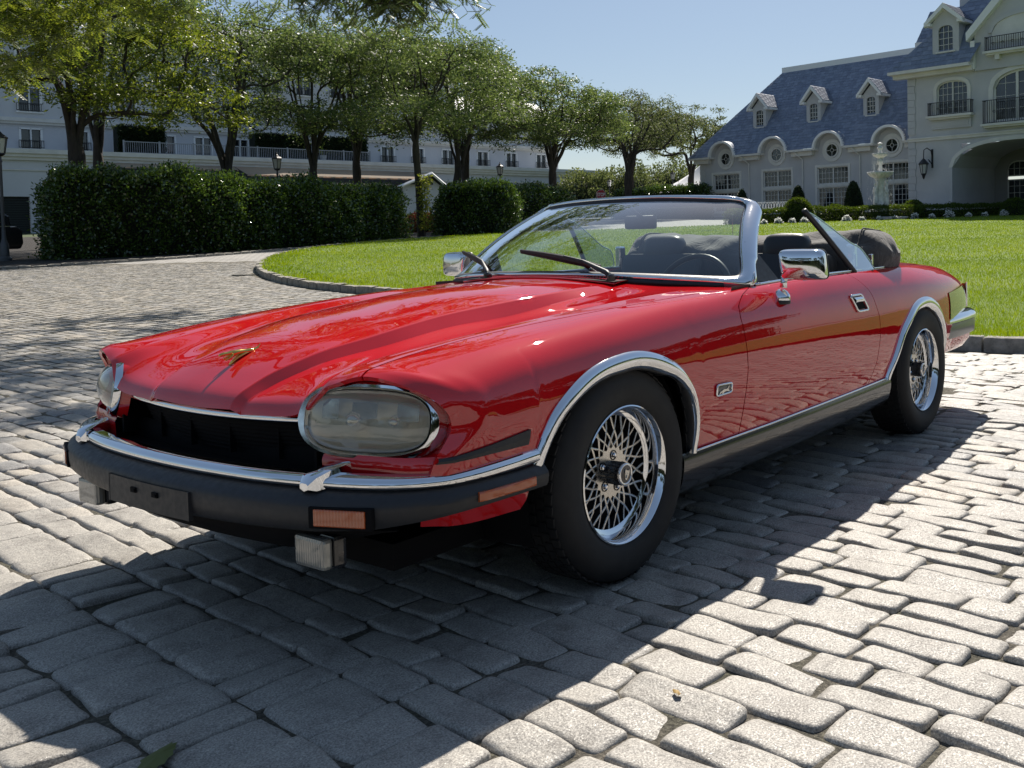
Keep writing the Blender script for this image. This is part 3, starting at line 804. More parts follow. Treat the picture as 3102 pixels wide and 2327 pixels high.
# simple way to keep world coordinates under a moved empty: leave the empty at the origin
man.location = (0, 0, 0)
ZB = 1.2
BAYS = [15.05, 10.66, 6.27, 1.92]
holes = []
for c in BAYS:
    holes += [(c - 1.17, c + 1.17, 4.02, 5.15), (c - 1.17, c + 1.17, 2.45, 3.82)]
wall_with_holes(MW, 0, 17.4, ZB, 6.4, holes, .22).build('wing_wall', STUCCO, man, fix=False)
mb = MB(); fbox(mb, MW, 17.395, 17.42, ZB, 6.4, -9, -.002); mb.build('wing_end_wall', STUCCO, man, fix=False)
mb = MB()
fbox(mb, MW, .05, 17.3, ZB, 6.2, -6.0, -5.9); mb.build('room_back', DARKIN, man, fix=False)
for c in BAYS:
    for a, b_ in ((4.02, 5.15), (2.45, 3.82)):
        window(MW, man, c - 1.17, c + 1.17, a, b_, 2, 4, 3 if a > 4 else 4, m=TRIM)
        mb = MB(); fw = .16
        fbox(mb, MW, c - 1.17 - fw, c + 1.17 + fw, b_, b_ + fw, .002, .05); fbox(mb, MW, c - 1.17 - fw, c + 1.17 + fw, a - fw * .7, a, .002, .07)
        for t in (c - 1.17 - fw, c + 1.17): fbox(mb, MW, t, t + fw, a, b_, .002, .05)
        mb.build('window_surround', TRIM, man, fix=False)
    # round window
    rw = empty('round_window', parent=man)
    circ = lambda r_, n=28: [(c + r_ * math.cos(2 * math.pi * k / n), 6.22 + r_ * math.sin(2 * math.pi * k / n)) for k in range(n)]
    mb = MB(); mb.add([MW(t, z, .03) for t, z in circ(.42)], [tuple(range(28))]); mb.build('pane', PANE, rw, fix=False)
    mb = MB()
    for r0_, r1_, d_ in ((.40, .50, .10), (.52, .74, .06)):
        A = circ(r0_); B = circ(r1_)
        V = [MW(*p, d_) for p in A] + [MW(*p, d_) for p in B] + [MW(*p, .0) for p in A] + [MW(*p, .0) for p in B]
        mb.add(V, [(k, (k + 1) % 28, 28 + (k + 1) % 28, 28 + k) for k in range(28)] + [(k, (k + 1) % 28, 56 + (k + 1) % 28, 56 + k) for k in range(28)] + [(28 + k, 28 + (k + 1) % 28, 84 + (k + 1) % 28, 84 + k) for k in range(28)])
    mb.build('window_frame', TRIM, rw, fix=False)
    mb = MB()
    for a in (0, math.pi / 2, math.pi, 3 * math.pi / 2): mb.tube([MW(c + .12 * math.cos(a), 6.22 + .12 * math.sin(a), .05), MW(c + .42 * math.cos(a), 6.22 + .42 * math.sin(a), .05)], .016, 4)
    mb.tube([MW(c + .12 * math.cos(a), 6.22 + .12 * math.sin(a), .05) for a in np.linspace(0, 2 * math.pi, 16)], .016, 4)
    mb.build('glazing_bars', TRIM, rw, fix=False)
    # half-round hood over it, running back into the roof
    mb = MB(); arch_trim(MW, mb, c - 1.02, c + 1.02, 6.38, .94, .15, .46, .66, 24, 2); mb.build('arch_hood', WHITEP, man, fix=False)
    mb = MB(); n = 20; V = []
    for q in range(n + 1):
        a = math.pi * q / n
        for d_ in (.58, -1.3): V.append(MW(c + 1.17 * math.cos(a), 6.38 + 1.09 * math.sin(a), d_))
    mb.add(V, [(2 * q, 2 * q + 1, 2 * q + 3, 2 * q + 2) for q in range(n)]); mb.build('hood_roof', SLATE, man, smooth=True, fix=False)
    mb = MB(); V = [MW(c + 1.08 * math.cos(math.pi * q / n), 6.38 + 1.0 * math.sin(math.pi * q / n), .001) for q in range(n + 1)]; mb.add(V, [tuple(range(n + 1))])
    V = []
    for q in range(n + 1):
        a = math.pi * q / n
        for d_ in (.50, 0.0): V.append(MW(c + 1.03 * math.cos(a), 6.38 + .95 * math.sin(a), d_))
    mb.add(V, [(2 * q, 2 * q + 1, 2 * q + 3, 2 * q + 2) for q in range(n)]); mb.build('hood_niche', STUCCO, man, fix=False)
# eaves: cornice and gutter between the hoods
segs = [(-.0, BAYS[3] - 1.02), (BAYS[3] + 1.02, BAYS[2] - 1.02), (BAYS[2] + 1.02, BAYS[1] - 1.02), (BAYS[1] + 1.02, BAYS[0] - 1.02), (BAYS[0] + 1.02, 18.1)]
for a, b_ in segs:
    if b_ - a < .1: continue
    mb = MB(); fbox(mb, MW, a, b_, 6.27, 6.40, .02, .60); mb.build('gutter', TRIM, man, fix=False)
    c0_, c1_ = (a + .35, b_ - .35) if b_ - a > 1.2 else (a, b_)
    mb = MB(); fbox(mb, MW, c0_, c1_, 5.98, 6.265, .02, .36); mb.build('eave_box', TRIM, man, fix=False)
for t in (13.0, 8.55, 4.2):
    P = [MW(t + .35, 6.25, .5), MW(t + .15, 6.0, .42), MW(t, 5.75, .09), MW(t, 2.0, .09)]
    MB().tube(P, .045, 8).build('downpipe', TRIM, man, fix=False)
# corner stones of the wing
for k in range(14):
    mb = MB(); fbox(mb, MW, 17.0 - (.08 if k % 2 else 0), 17.46, ZB + .36 * k, ZB + .36 * k + .335, -.02, .05); mb.build('quoin', STUCCO, man, fix=False)
# wing roof
zr = 12.55; dr = -4.2
def wing_face(v):
    z = 6.42 + (zr - 6.42) * v; d = .55 + (dr - .55) * v
    tl = 18.2 + (12.95 - 18.2) * v
    return MW(tl, z, d), MW(-.9, z, d)
L0, R0 = wing_face(0); L1, R1 = wing_face(1)
HOODS = [(c, 1.16) for c in BAYS]
def in_hood(t, z):
    return any((t - c) ** 2 + ((z - 6.38) * 1.08) ** 2 < r_ ** 2 and z > 5 for c, r_ in HOODS)
mb = MB()
tq = np.linspace(-.9, 18.2, 230)
for a, b_ in zip(tq[:-1], tq[1:]):
    m_ = (a + b_) / 2; z0_ = 6.42
    while in_hood(m_, z0_) and z0_ < 9: z0_ += .04
    v0 = (z0_ - 6.42) / (zr - 6.42)
    vl = 1.0 if b_ <= 12.95 else max(v0, (18.2 - b_) / (18.2 - 12.95))
    va = 1.0 if a <= 12.95 else max(v0, (18.2 - a) / (18.2 - 12.95))
    Q = lambda t, v: MW(t, 6.42 + (zr - 6.42) * v, .55 + (dr - .55) * v)
    mb.add([Q(a, v0), Q(b_, v0), Q(b_, vl), Q(a, va)], [(0, 1, 2, 3)])
mb.add([L0, L1, MW(12.95, zr, dr - .4), MW(18.2, 6.42, -9.2)], [(0, 1, 2, 3)]); mb.build('wing_roof', SLATE, man, fix=False)
cnt = [0]
mb = MB(); fbox(mb, MW, -.3, 13.0, zr - .08, zr + .34, dr - .25, dr + .04); mb.build('ridge_board', WHITEP, man, fix=False)
# dormers
def dormer(M, tc, zb, w, hw, hp, dface, scale_=1.0, roofslope=1.0):
    dm = empty('dormer', parent=man)
    h = hw * .5
    mb = wall_with_holes(lambda t, z, d: M(t, z, d + dface), tc - w / 2, tc + w / 2, zb, zb + h * 2.0, [(tc - w * .27, tc + w * .27, zb + h * .32, zb + h * 1.75, w * .16)], .12)
    # gable triangle and cheeks
    zt = zb + h * 2.0
    mb.add([M(tc - w / 2, zt, dface), M(tc + w / 2, zt, dface), M(tc, zt + w * .52, dface)], [(0, 1, 2)])
    for t in (tc - w / 2, tc + w / 2): mb.add([M(t, zb, dface), M(t, zt, dface), M(t, zt, dface - h * 2.0 * roofslope), M(t, zb, dface - .02)], [(0, 1, 2, 3)])
    mb.build('dormer_wall', STUCCO, dm, fix=False)
    zp = zb + hp
    ew = w / 2 + .34 * scale_; ze = zt - .02
    for sgn in (-1, 1):
        V = [M(tc, zp, dface + .32), M(tc + sgn * ew, ze, dface + .32), M(tc + sgn * ew, ze, dface - (ze - zb) * roofslope - .2), M(tc, zp, dface - (zp - zb) * roofslope - .3)]
        mb = MB(); mb.add(V, [(0, 1, 2, 3)]); mb.build('dormer_roof', SLATE, dm, fix=False)
        # rows of slates on the little roof, seen edge on
        sb = MB(); a, b_, c_, d_ = map(np.array, V); nn = np.cross(b_ - a, d_ - a); nn /= np.linalg.norm(nn); nn = nn if nn[2] > 0 else -nn
        R_ = 9
        for r_ in range(R_):
            f0, f1 = r_ / R_, (r_ + 1) / R_
            for q in range(6):
                g0, g1 = q / 6 + .01, (q + 1) / 6 - .01
                P = lambda f, g: (a * (1 - f) + b_ * f) * (1 - g) + (d_ * (1 - f) + c_ * f) * g
                p = [P(f0, g0) + nn * .006, P(f0, g1) + nn * .006, P(f1, g1) + nn * .035, P(f1, g0) + nn * .035]
                sb.add(p + [p[2] - nn * .03, p[3] - nn * .03], [(0, 1, 2, 3), (3, 2, 4, 5)])
        obj('slates', mesh_np('slates', np.concatenate(sb.v), sb.f, SLATE), dm, kind='stuff')
        # barge board
        bw = .20 * scale_
        V = [M(tc, zp + .01, dface + .36), M(tc + sgn * ew, ze, dface + .36), M(tc + sgn * ew, ze - bw * 1.1, dface + .36), M(tc, zp - bw * 1.3, dface + .36)]
        V += [(np.array(v) - (np.array(M(0, 0, .34)) - np.array(M(0, 0, 0)))).tolist() for v in V]
        mb = MB(); mb.add(V, [(0, 1, 2, 3), (3, 2, 6, 7), (0, 4, 5, 1), (1, 5, 6, 2)]); mb.build('barge_board', WHITEP, dm, fix=False)
        mb = MB(); fbox(mb, lambda t, z, d: M(t, z, d + dface), min(tc + sgn * w / 2, tc + sgn * ew), max(tc + sgn * w / 2, tc + sgn * ew), ze - .18, ze - .02, -h * 1.2, .30); mb.build('dormer_cornice', WHITEP, dm, fix=False)
    mb = MB(); fbox(mb, lambda t, z, d: M(t, z, d + dface), tc - w * .36, tc + w * .36, zb + h * .22, zb + h * .31, 0, .07)
    T0, T1, Z0, Z1 = tc - w * .27, tc + w * .27, zb + h * .32, zb + h * 1.75
    pts = [(T0, Z0), (T1, Z0)] + [(T1 + (T0 - T1) * q / 8, Z1 - w * .16 + arcz(2 * (T1 + (T0 - T1) * q / 8 - T0) / (T1 - T0) - 1, w * .16)) for q in range(9)]
    for c in (1, 2): t = T0 + (T1 - T0) * c / 3; fbox(mb, lambda t, z, d: M(t, z, d + dface), t - .014, t + .014, Z0, Z1 - .04, -.10, -.07)
    for c in (1, 2, 3): z = Z0 + (Z1 - Z0) * c / 4; fbox(mb, lambda t, z, d: M(t, z, d + dface), T0, T1, z - .014, z + .014, -.10, -.07)
    mb.build('glazing_bars', TRIM, dm, fix=False)
    mb = MB(); mb.add([M(t, z, dface - .115) for t, z in pts], [tuple(range(len(pts)))]); mb.build('pane', PANE, dm, fix=False)
for tc in (12.75, 8.28, 3.93): dormer(MW, tc, 8.12, 1.12, 1.62, 2.62, -.95, .95, .77)
# main block
hm = [(-3.70, -1.82, 7.62, 9.55, .42), (-9.2, -5.22, 6.92, 9.75, .95), (-10.4, -2.75, ZB, 5.85, 1.35)]
wall_with_holes(MM, -14.0, 0.0, ZB, 10.2, hm, .30).build('main_wall', STUCCO, man, fix=False)
mb = MB()
mb.add([MM(0, ZB, 0), MM(0, 10.2, 0), MM(0, 10.2, -8), MM(0, ZB, -8)], [(0, 1, 2, 3)]); mb.build('main_side_wall', STUCCO, man, fix=False)
# carriage porch inside the big arch
mb = MB()
mb.add([MM(-2.75, ZB, -.3), MM(-2.75, 6.0, -.3), MM(-2.75, 6.0, -6), MM(-2.75, ZB, -6)], [(0, 1, 2, 3)])
mb.add([MM(-10.4, ZB, -.3), MM(-10.4, 6.0, -.3), MM(-10.4, 6.0, -6), MM(-10.4, ZB, -6)], [(0, 1, 2, 3)])
n = 18
for q in range(n):
    V = []
    for qq in (q, q + 1):
        t = -10.4 + 7.65 * qq / n; z = 4.5 + arcz(2 * qq / n - 1, 1.35)
        V += [MM(t, z, -.30), MM(t, z + .1, -6)]
    mb.add(V, [(0, 1, 3, 2)])
mb.build('porch_lining', STUCCO, man, fix=False)
bk = lambda t, z, d=0.0: MM(t, z, d - 5.9)
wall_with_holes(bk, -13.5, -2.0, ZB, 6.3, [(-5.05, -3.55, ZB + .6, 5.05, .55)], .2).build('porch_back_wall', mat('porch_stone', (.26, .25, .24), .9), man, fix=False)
window(bk, man, -5.05, -3.55, ZB + .6, 3.9, 1, 4, 5); window(bk, man, -5.05, -3.55, 4.08, 5.05, 1, 4, 2, rise=.55)
mb = MB(); arch_trim(MM, mb, -10.4, -2.75, 4.5, 1.35, .22, .0, .07, 36); mb.build('porch_arch_moulding', TRIM, man, fix=False)
mb = MB(); arch_trim(MM, mb, -10.4, -2.75, 4.5, 1.57, .16, .0, .04, 36); fbox(mb, MM, -2.75, -2.53, ZB, 4.5, 0.001, .07); mb.build('porch_arch_moulding', STUCCO, man, fix=False)
window(MM, man, -3.70, -1.82, 7.62, 9.55, 2, 3, 5, rise=.42)
window(MM, man, -9.2, -5.22, 6.92, 9.75, 3, 2, 4, rise=.95, frame=.12)
mb = MB(); arch_trim(MM, mb, -3.70, -1.82, 9.13, .42, .20, .0, .07, 20)
for t in (-3.90, -1.82): fbox(mb, MM, t, t + .20, 7.62, 9.13, .001, .07)
mb.build('window_surround', TRIM, man, fix=False)
mb = MB()
arch_trim(MM, mb, -9.2, -5.22, 8.80, .95, .26, .0, .08, 28)
for t in (-9.46, -5.22): fbox(mb, MM, t, t + .26, 6.92, 8.80, .001, .08)
mb.build('window_surround', TRIM, man, fix=False)
balcony(MM, man, -4.05, -1.42, 7.52, .80); balcony(MM, man, -9.6, -4.75, 6.78, 1.35)
mb = MB(); fbox(mb, MM, -3.95, -1.52, 6.78, 7.32, .002, .13); fbox(mb, MM, -3.80, -1.67, 6.90, 7.20, .13, .16); mb.build('sill_panel', STUCCO, man, fix=False)
mb = MB(); fbox(mb, MM, -14, .03, 6.16, 6.30, .002, .10); fbox(mb, MM, -14, .04, 6.30, 6.38, .002, .16); mb.build('string_course', TRIM, man, fix=False)
for k in range(22):
    z = ZB + .415 * k
    if abs(z + .2 - 6.26) < .28: continue
    mb = MB(); fbox(mb, MM, -.46 + (.05 if k % 2 else 0), .05, z, z + .392, -.03, .055); mb.build('quoin', STUCCO, man, fix=False)
mb = MB(); fbox(mb, MM, -2.5, .08, ZB, 2.55, .002, .08); mb.build('plinth', STUCCO, man, fix=False)
# main eave and hipped roof with dormer
mb = MB()
fbox(mb, MM, -4.15, .95, 10.18, 10.36, -.05, .85); fbox(mb, MM, -4.15, .80, 9.95, 10.18, .0, .45)
mb.build('main_eave', TRIM, man, fix=False)
def main_face(v):
    z = 10.38 + 6.0 * v; d = .80 - 3.6 * v
    return MM(.95 - 6.2 * v, z, d), MM(-4.2 - 2.2 * v, z, d)
L0, R0 = main_face(0); L1, R1 = main_face(1)
mb = MB(); mb.add([L0, R0, R1, L1], [(0, 1, 2, 3)]); mb.add([L0, L1, MM(-5.3, 16.4, -4), MM(.95, 10.38, -9)], [(0, 1, 2, 3)]); mb.build('main_roof', SLATE, man, fix=False)
slates(man, main_face, None, 22, .36, 260, cnt)
def hood_skip(p):
    D_ = np.array(MW(1, 0, 0)) - np.array(MW(0, 0, 0)); t = (np.array(p) - np.array(MW(0, 0, 0))) @ D_
    return in_hood(t, p[2])
slates(man, wing_face, None, 30, .33, 300, [295], skip=hood_skip)
dormer(MM, -2.55, 10.92, 1.62, 2.05, 3.05, .35, 1.1, .6)
# higher roof behind, with chimney
mb = MB()
V = [MM(.1, 12.25, -1.2), MM(-3, 12.25, -1.2), MM(-3, 14.2, -2.2), MM(-.35, 14.2, -2.2)]
mb.add(V, [(0, 1, 2, 3)]); mb.add([V[0], V[3], MM(-.35, 14.2, -4), MM(.1, 12.25, -5)], [(0, 1, 2, 3)]); mb.build('upper_roof', SLATE, man, fix=False)
mb = MB(); fbox(mb, MM, -3, .12, 11.95, 12.27, -5, -1.1); mb.build('upper_eave', TRIM, man, fix=False)
slates(man, lambda v: (MM(.1 - .45 * v, 12.27 + 1.95 * v, -1.19 - v), MM(-3, 12.27 + 1.95 * v, -1.19 - v)), None, 8, .36, 300, [296])
mb = MB(); fbox(mb, MM, -3.25, -2.25, 12.8, 16.6, -3.0, -2.2); fbox(mb, MM, -3.35, -2.15, 16.2, 16.5, -3.1, -2.1); mb.build('chimney', STUCCO, man, fix=False)
# gabled bay
mb = MB()
G_ = [(-4.2, 9.9), (-12.0, 9.9), (-12.0, 12.0), (-8.1, 15.9), (-4.2, 12.0)]
fpoly(mb, MM, G_, -.6, .16); mb.build('gable_wall', STUCCO, man, fix=False)
for sgn in (-1, 1):
    mb = MB(); a, b_ = (-8.1, 16.5), (-8.1 + sgn * 4.25, 12.0 + .05)
    w_ = .48
    fpoly(mb, MM, [(a[0], a[1]), (b_[0], b_[1]), (b_[0] - sgn * .02, b_[1] - w_), (a[0], a[1] - w_ * 1.35)], .05, .55); mb.build('gable_board', WHITEP, man, fix=False)
    mb = MB(); mb.add([MM(a[0], a[1] + .01, .55), MM(b_[0], b_[1] + .01, .55), MM(b_[0], b_[1] + .01, -5), MM(a[0], a[1] + .01, -5)], [(0, 1, 2, 3)]); mb.build('gable_roof', SLATE, man, fix=False)
mb = MB(); fbox(mb, MM, -4.25, -4.0, 10.0, 11.6, .0, .3); mb.build('gable_kneeler', WHITEP, man, fix=False)
mb = MB(); pts = [(-9.4, 11.35), (-5.25, 11.35)] + [(-5.25 - 4.15 * q / 14, 11.9 + arcz(1 - 2 * q / 14, .85)) for q in range(15)]
fpoly(mb, MM, pts, .161, .20); mb.build('blind_arch', TRIM, man, fix=False)
mb = MB(); arch_trim(MM, mb, -9.4, -5.25, 11.9, .85, .22, .16, .26, 28); mb.build('blind_arch_moulding', STUCCO, man, fix=False)
MG = lambda t, z, d=0.0: MM(t, z, d + .16)
balcony(MG, man, -9.6, -4.95, 10.82, .82, .40)
mb = MB(); fbox(mb, MG, -5.75, -5.5, 10.35, 10.72, .0, .3); mb.build('balcony_bracket', TRIM, man, fix=False)

# wall lantern on the main block
wl = empty('wall_lantern', label='large black scrolled wall lantern on the mansion wall left of the carriage arch', cat='lantern')
c = (-1.22, 0)
mb = MB(); fbox(mb, MM, -1.55, -1.45, 4.55, 5.65, .002, .06)
mb.tube([MM(-1.50, 5.2, .05), MM(-1.50, 5.55, .2), MM(-1.35, 5.72, .4), MM(-1.2, 5.6, .5), MM(-1.18, 5.3, .5), MM(-1.18, 5.05, .5)], .03, 6)
mb.tube([MM(-1.50, 4.7, .05), MM(-1.46, 4.95, .25), MM(-1.38, 5.05, .3), MM(-1.42, 4.9, .22)], .022, 5); mb.build('lantern_bracket', IRON, wl)
cx, cy, _ = MM(-1.18, 0, .5)
mb = MB(); mb.lathe([(.02, 5.12), (.10, 5.05), (.24, 4.88), (.30, 4.80), (.30, 4.76), (.24, 4.74)], 6, c=(cx, cy, 0)); mb.lathe([(.15, 4.22), (.16, 4.18), (.10, 4.10), (.07, 3.98), (.02, 3.88)], 6, c=(cx, cy, 0))
for k in range(6):
    a = math.pi * k / 3; mb.tube([(cx + .25 * math.cos(a), cy + .25 * math.sin(a), 4.76), (cx + .15 * math.cos(a), cy + .15 * math.sin(a), 4.22)], .018, 4)
mb.build('lantern_frame', IRON, wl)
LGLASS = mat('lantern_glass', (.62, .63, .60), .25, 0.0, Transmission_Weight=.35)
mb = MB(); mb.lathe([(.235, 4.75), (.14, 4.22)], 6, c=(cx, cy, 0)); mb.build('lantern_glass', LGLASS, wl)

# ---------------------------------------------------------------- the hotel behind the trees
k80 = 80 / 55.0
PH = np.array([CAM[0] + (24.5 - CAM[0]) * k80, CAM[1] + (54.1 - CAM[1]) * k80, 0.0])
MH = facade(PH, -10.0)
hotel = empty('hotel', label='long white hotel with cornices, terrace and many windows behind the trees', cat='hotel')
HW_ = mat('white_render', (0.56, 0.565, 0.58), 0.9)
setc(HW_, ramp(HW_, noise(HW_, .35, 4.0), [(.3, (.52, .525, .54)), (.7, (.59, .595, .61))]))
dh = [(16.2, 21.0, 2.2, 7.0), (21.6, 23.0, 2.2, 6.3), (53.5, 55.2, 2.6, 5.2, .5), (49.6, 51.4, 2.6, 5.2, .5), (-7.5, -4.2, 1.2, 4.9)]
wall_with_holes(MH, -16, 56, .6, 8.2, dh, .3).build('podium_wall', HW_, hotel, fix=False)
mb = MB(); fbox(mb, MH, 55.99, 56.1, .6, 8.2, -20, 0); mb.build('podium_end', HW_, hotel, fix=False)
mb = MB()
for z0_, z1_, d_ in ((8.2, 8.55, .55), (7.95, 8.2, .38), (7.7, 7.95, .22), (6.9, 7.0, .10)): fbox(mb, MH, -16.1, 56.2, z0_, z1_, -.3, d_)
mb.build('cornice', TRIM, hotel, fix=False)
MH2 = lambda t, z, d=0.0: MH(t, z, d - 4.5)
h2 = []
TW = [-6.4, -2.9, .6, 4.4, 7.6, 10.8, 14.2, 17.4, 20.6, 24.2, 26.6, 29.6, 33.2, 37.0, 41.6, 45.6, 50]
h2 += [(t - .75, t + .75, 8.7 if 2 < t < 25 else 9.0, 10.55) for t in TW]
h2 += [(t - .8, t + .8, 12.0, 13.9) for t in TW] + [(t - .8, t + .8, 15.2, 17.0) for t in TW if t < 36]
wall_with_holes(MH2, -16, 52.5, 8.0, 14.6, [h for h in h2 if h[3] < 14.5], .25).build('upper_wall', HW_, hotel, fix=False)
wall_with_holes(MH2, -16, 38, 14.6, 18.2, [h for h in h2 if h[2] > 14.5], .25).build('upper_wall', HW_, hotel, fix=False)
mb = MB(); fbox(mb, MH2, 52.49, 52.6, 8.0, 14.6, -14, 0); fbox(mb, MH2, 37.99, 38.1, 14.6, 18.2, -14, 0); fbox(mb, MH, -16, 56, 8.0, 8.15, -5, -.2); mb.build('return_wall', HW_, hotel, fix=False)
mb = MB()
for z0_, z1_, d_ in ((11.15, 11.45, .40), (10.95, 11.15, .25)): fbox(mb, MH2, -16, 52.7, z0_, z1_, -.1, d_)
fbox(mb, MH2, -16, 38.2, 18.1, 18.6, -.3, .45); fbox(mb, MH2, 38, 52.7, 14.5, 14.95, -.3, .45); mb.build('cornice', TRIM, hotel, fix=False)
mb = MB(); mb.add([MH2(-16, 18.6, .3), MH2(38, 18.6, .3), MH2(37, 21.5, -2.5), MH2(-16, 21.5, -2.5)], [(0, 1, 2, 3)]); mb.add([MH2(38, 14.95, .3), MH2(52.6, 14.95, .3), MH2(51, 17.0, -2.5), MH2(38, 17.0, -2.5)], [(0, 1, 2, 3)]); mb.build('mansard', SLATE, hotel, fix=False)
for t in (5.5, 22):
    mb = MB(); fpoly(mb, MH2, [(t - 3, 18.4), (t + 3, 18.4), (t + 3, 19.4), (t, 21.6), (t - 3, 19.4)], -.2, .2); mb.build('gable', HW_, hotel, fix=False)
for h in h2:
    t0_, t1_, z0_, z1_ = h
    door_ = z0_ == 8.7
    w = empty('window', parent=hotel)
    mb = MB(); fbox(mb, MH2, t0_, t1_, z0_, z1_, -.24, -.20); mb.build('pane', PANE, w, fix=False)
    mb = MB()
    for a, b_ in ((t0_ - .10, t0_ + .06), (t1_ - .06, t1_ + .10), ((t0_ + t1_) / 2 - .05, (t0_ + t1_) / 2 + .05)): fbox(mb, MH2, a, b_, z0_, z1_ + .1, -.19, .05)
    fbox(mb, MH2, t0_ - .1, t1_ + .1, z1_, z1_ + .14, -.19, .05)
    if not door_: fbox(mb, MH2, t0_ - .18, t1_ + .18, z0_ - .12, z0_, -.19, .14)
    mb.build('window_frame', WHITEP, w, fix=False)
    if not door_:
        mb = MB()
        for z in (z0_ + .05, z0_ + .62): fbox(mb, MH2, t0_ - .15, t1_ + .15, z, z + .05, .16, .20)
        for q in np.arange(t0_ - .15, t1_ + .16, .16): fbox(mb, MH2, q - .018, q + .018, z0_ + .05, z0_ + .62, .165, .195)
        mb.build('railing', IRON, w, fix=False)
for h in dh:
    w = empty('entrance' if h[0] > 10 and h[0] < 22 else 'window', parent=hotel)
    rise = h[4] if len(h) > 4 else 0
    mb = MB(); fbox(mb, MH, h[0], h[1], h[2], h[3], -.5, -.32); mb.build('pane', PANE if h[0] > 0 else DARKIN, w, fix=False)
    if h[0] > 0:
        mb = MB()
        for a in np.linspace(h[0], h[1], 5 if h[1] - h[0] > 3 else 3): fbox(mb, MH, a - .07, a + .07, h[2], h[3], -.31, -.2)
        fbox(mb, MH, h[0], h[1], h[2] + (h[3] - h[2]) * .62, h[2] + (h[3] - h[2]) * .62 + .14, -.31, -.18)
        mb.build('window_frame', WHITEP, w, fix=False)
    else:
        mb = MB()
        for z in np.arange(h[2], h[3], .18): fbox(mb, MH, h[0], h[1], z, z + .10, -.3, -.22)
        mb.build('louvre', mat('dark_green_louvre', (.012, .02, .018), .6), w, fix=False)
# terrace rail
mb = MB(); fbox(mb, MH, 2.8, 25.2, 9.50, 9.57, -.35, -.28); fbox(mb, MH, 2.8, 25.2, 8.62, 8.66, -.34, -.30)
for t in np.arange(2.8, 25.3, .17): fbox(mb, MH, t - .018, t + .018, 8.62, 9.5, -.335, -.305)
for t in np.arange(2.8, 25.3, 2.8): fbox(mb, MH, t - .06, t + .06, 8.55, 9.65, -.36, -.26)
mb.build('terrace_railing', mat('grey_railing', (.30, .31, .33), .5), hotel, fix=False)
# awnings
for t0_, t1_, dep, zt, zl, nm in ((1.0, 12.3, 1.2, 7.75, 7.35, 0), (11.6, 30.2, 3.0, 7.75, 6.85, 1)):
    aw = empty('awning', parent=hotel)
    mb = MB(); mb.add([MH(t0_, zt, .1), MH(t1_, zt, .1), MH(t1_, zl, dep), MH(t0_, zl, dep)], [(0, 1, 2, 3)]); mb.build('canvas', AWN, aw, fix=False)
    mb = MB(); fbox(mb, MH, t0_, t1_, zl - .55, zl - .12, dep - .05, dep); mb.add([MH(t0_, zt, .1), MH(t0_, zl, dep), MH(t0_, zl - .5, dep), MH(t0_, zl - .5, .1)], [(0, 1, 2, 3)]); mb.build('valance', AWND, aw, fix=False)
    mb = MB()
    for q in np.arange(t0_ + .1, t1_ - .5, 1.15): fbox(mb, MH, q, q + .72, zl - .13, zl - .02, dep - .02, dep + .03)
    mb.build('valance_stripe', AWN, aw, fix=False)
# small gabled porch
po = empty('porch', parent=hotel)
mb = MB(); V = [MH(26.2, 6.0, 3.2), MH(29.9, 7.4, 3.2), MH(29.9, 7.4, 0), MH(26.2, 6.0, 0), MH(33.0, 5.2, 3.2), MH(33.0, 5.2, 0)]
mb.add(V, [(0, 1, 2, 3), (1, 4, 5, 2)]); mb.build('porch_roof', mat('dark_shingle', (.03, .032, .036), .8), po, fix=False)
mb = MB(); mb.tube([MH(26.1, 5.95, 3.25), MH(29.9, 7.42, 3.25), MH(33.1, 5.1, 3.25)], .16, 4); mb.build('porch_barge', WHITEP, po, fix=False)
mb = MB(); fpoly(mb, MH, [(27.0, 2), (32.4, 2), (32.4, 5.5), (29.9, 7.2), (27.0, 6.1)], 2.4, 2.6); mb.build('porch_front', HW_, po, fix=False)
# ================================================================ THE CAR
# local frame: x runs towards the tail (0 = front axle), z up, the seen side is y < 0
car = empty('convertible_car', (0, 0, 0), label='red two-seat convertible with its top folded down, parked on the cobbles', cat='car')

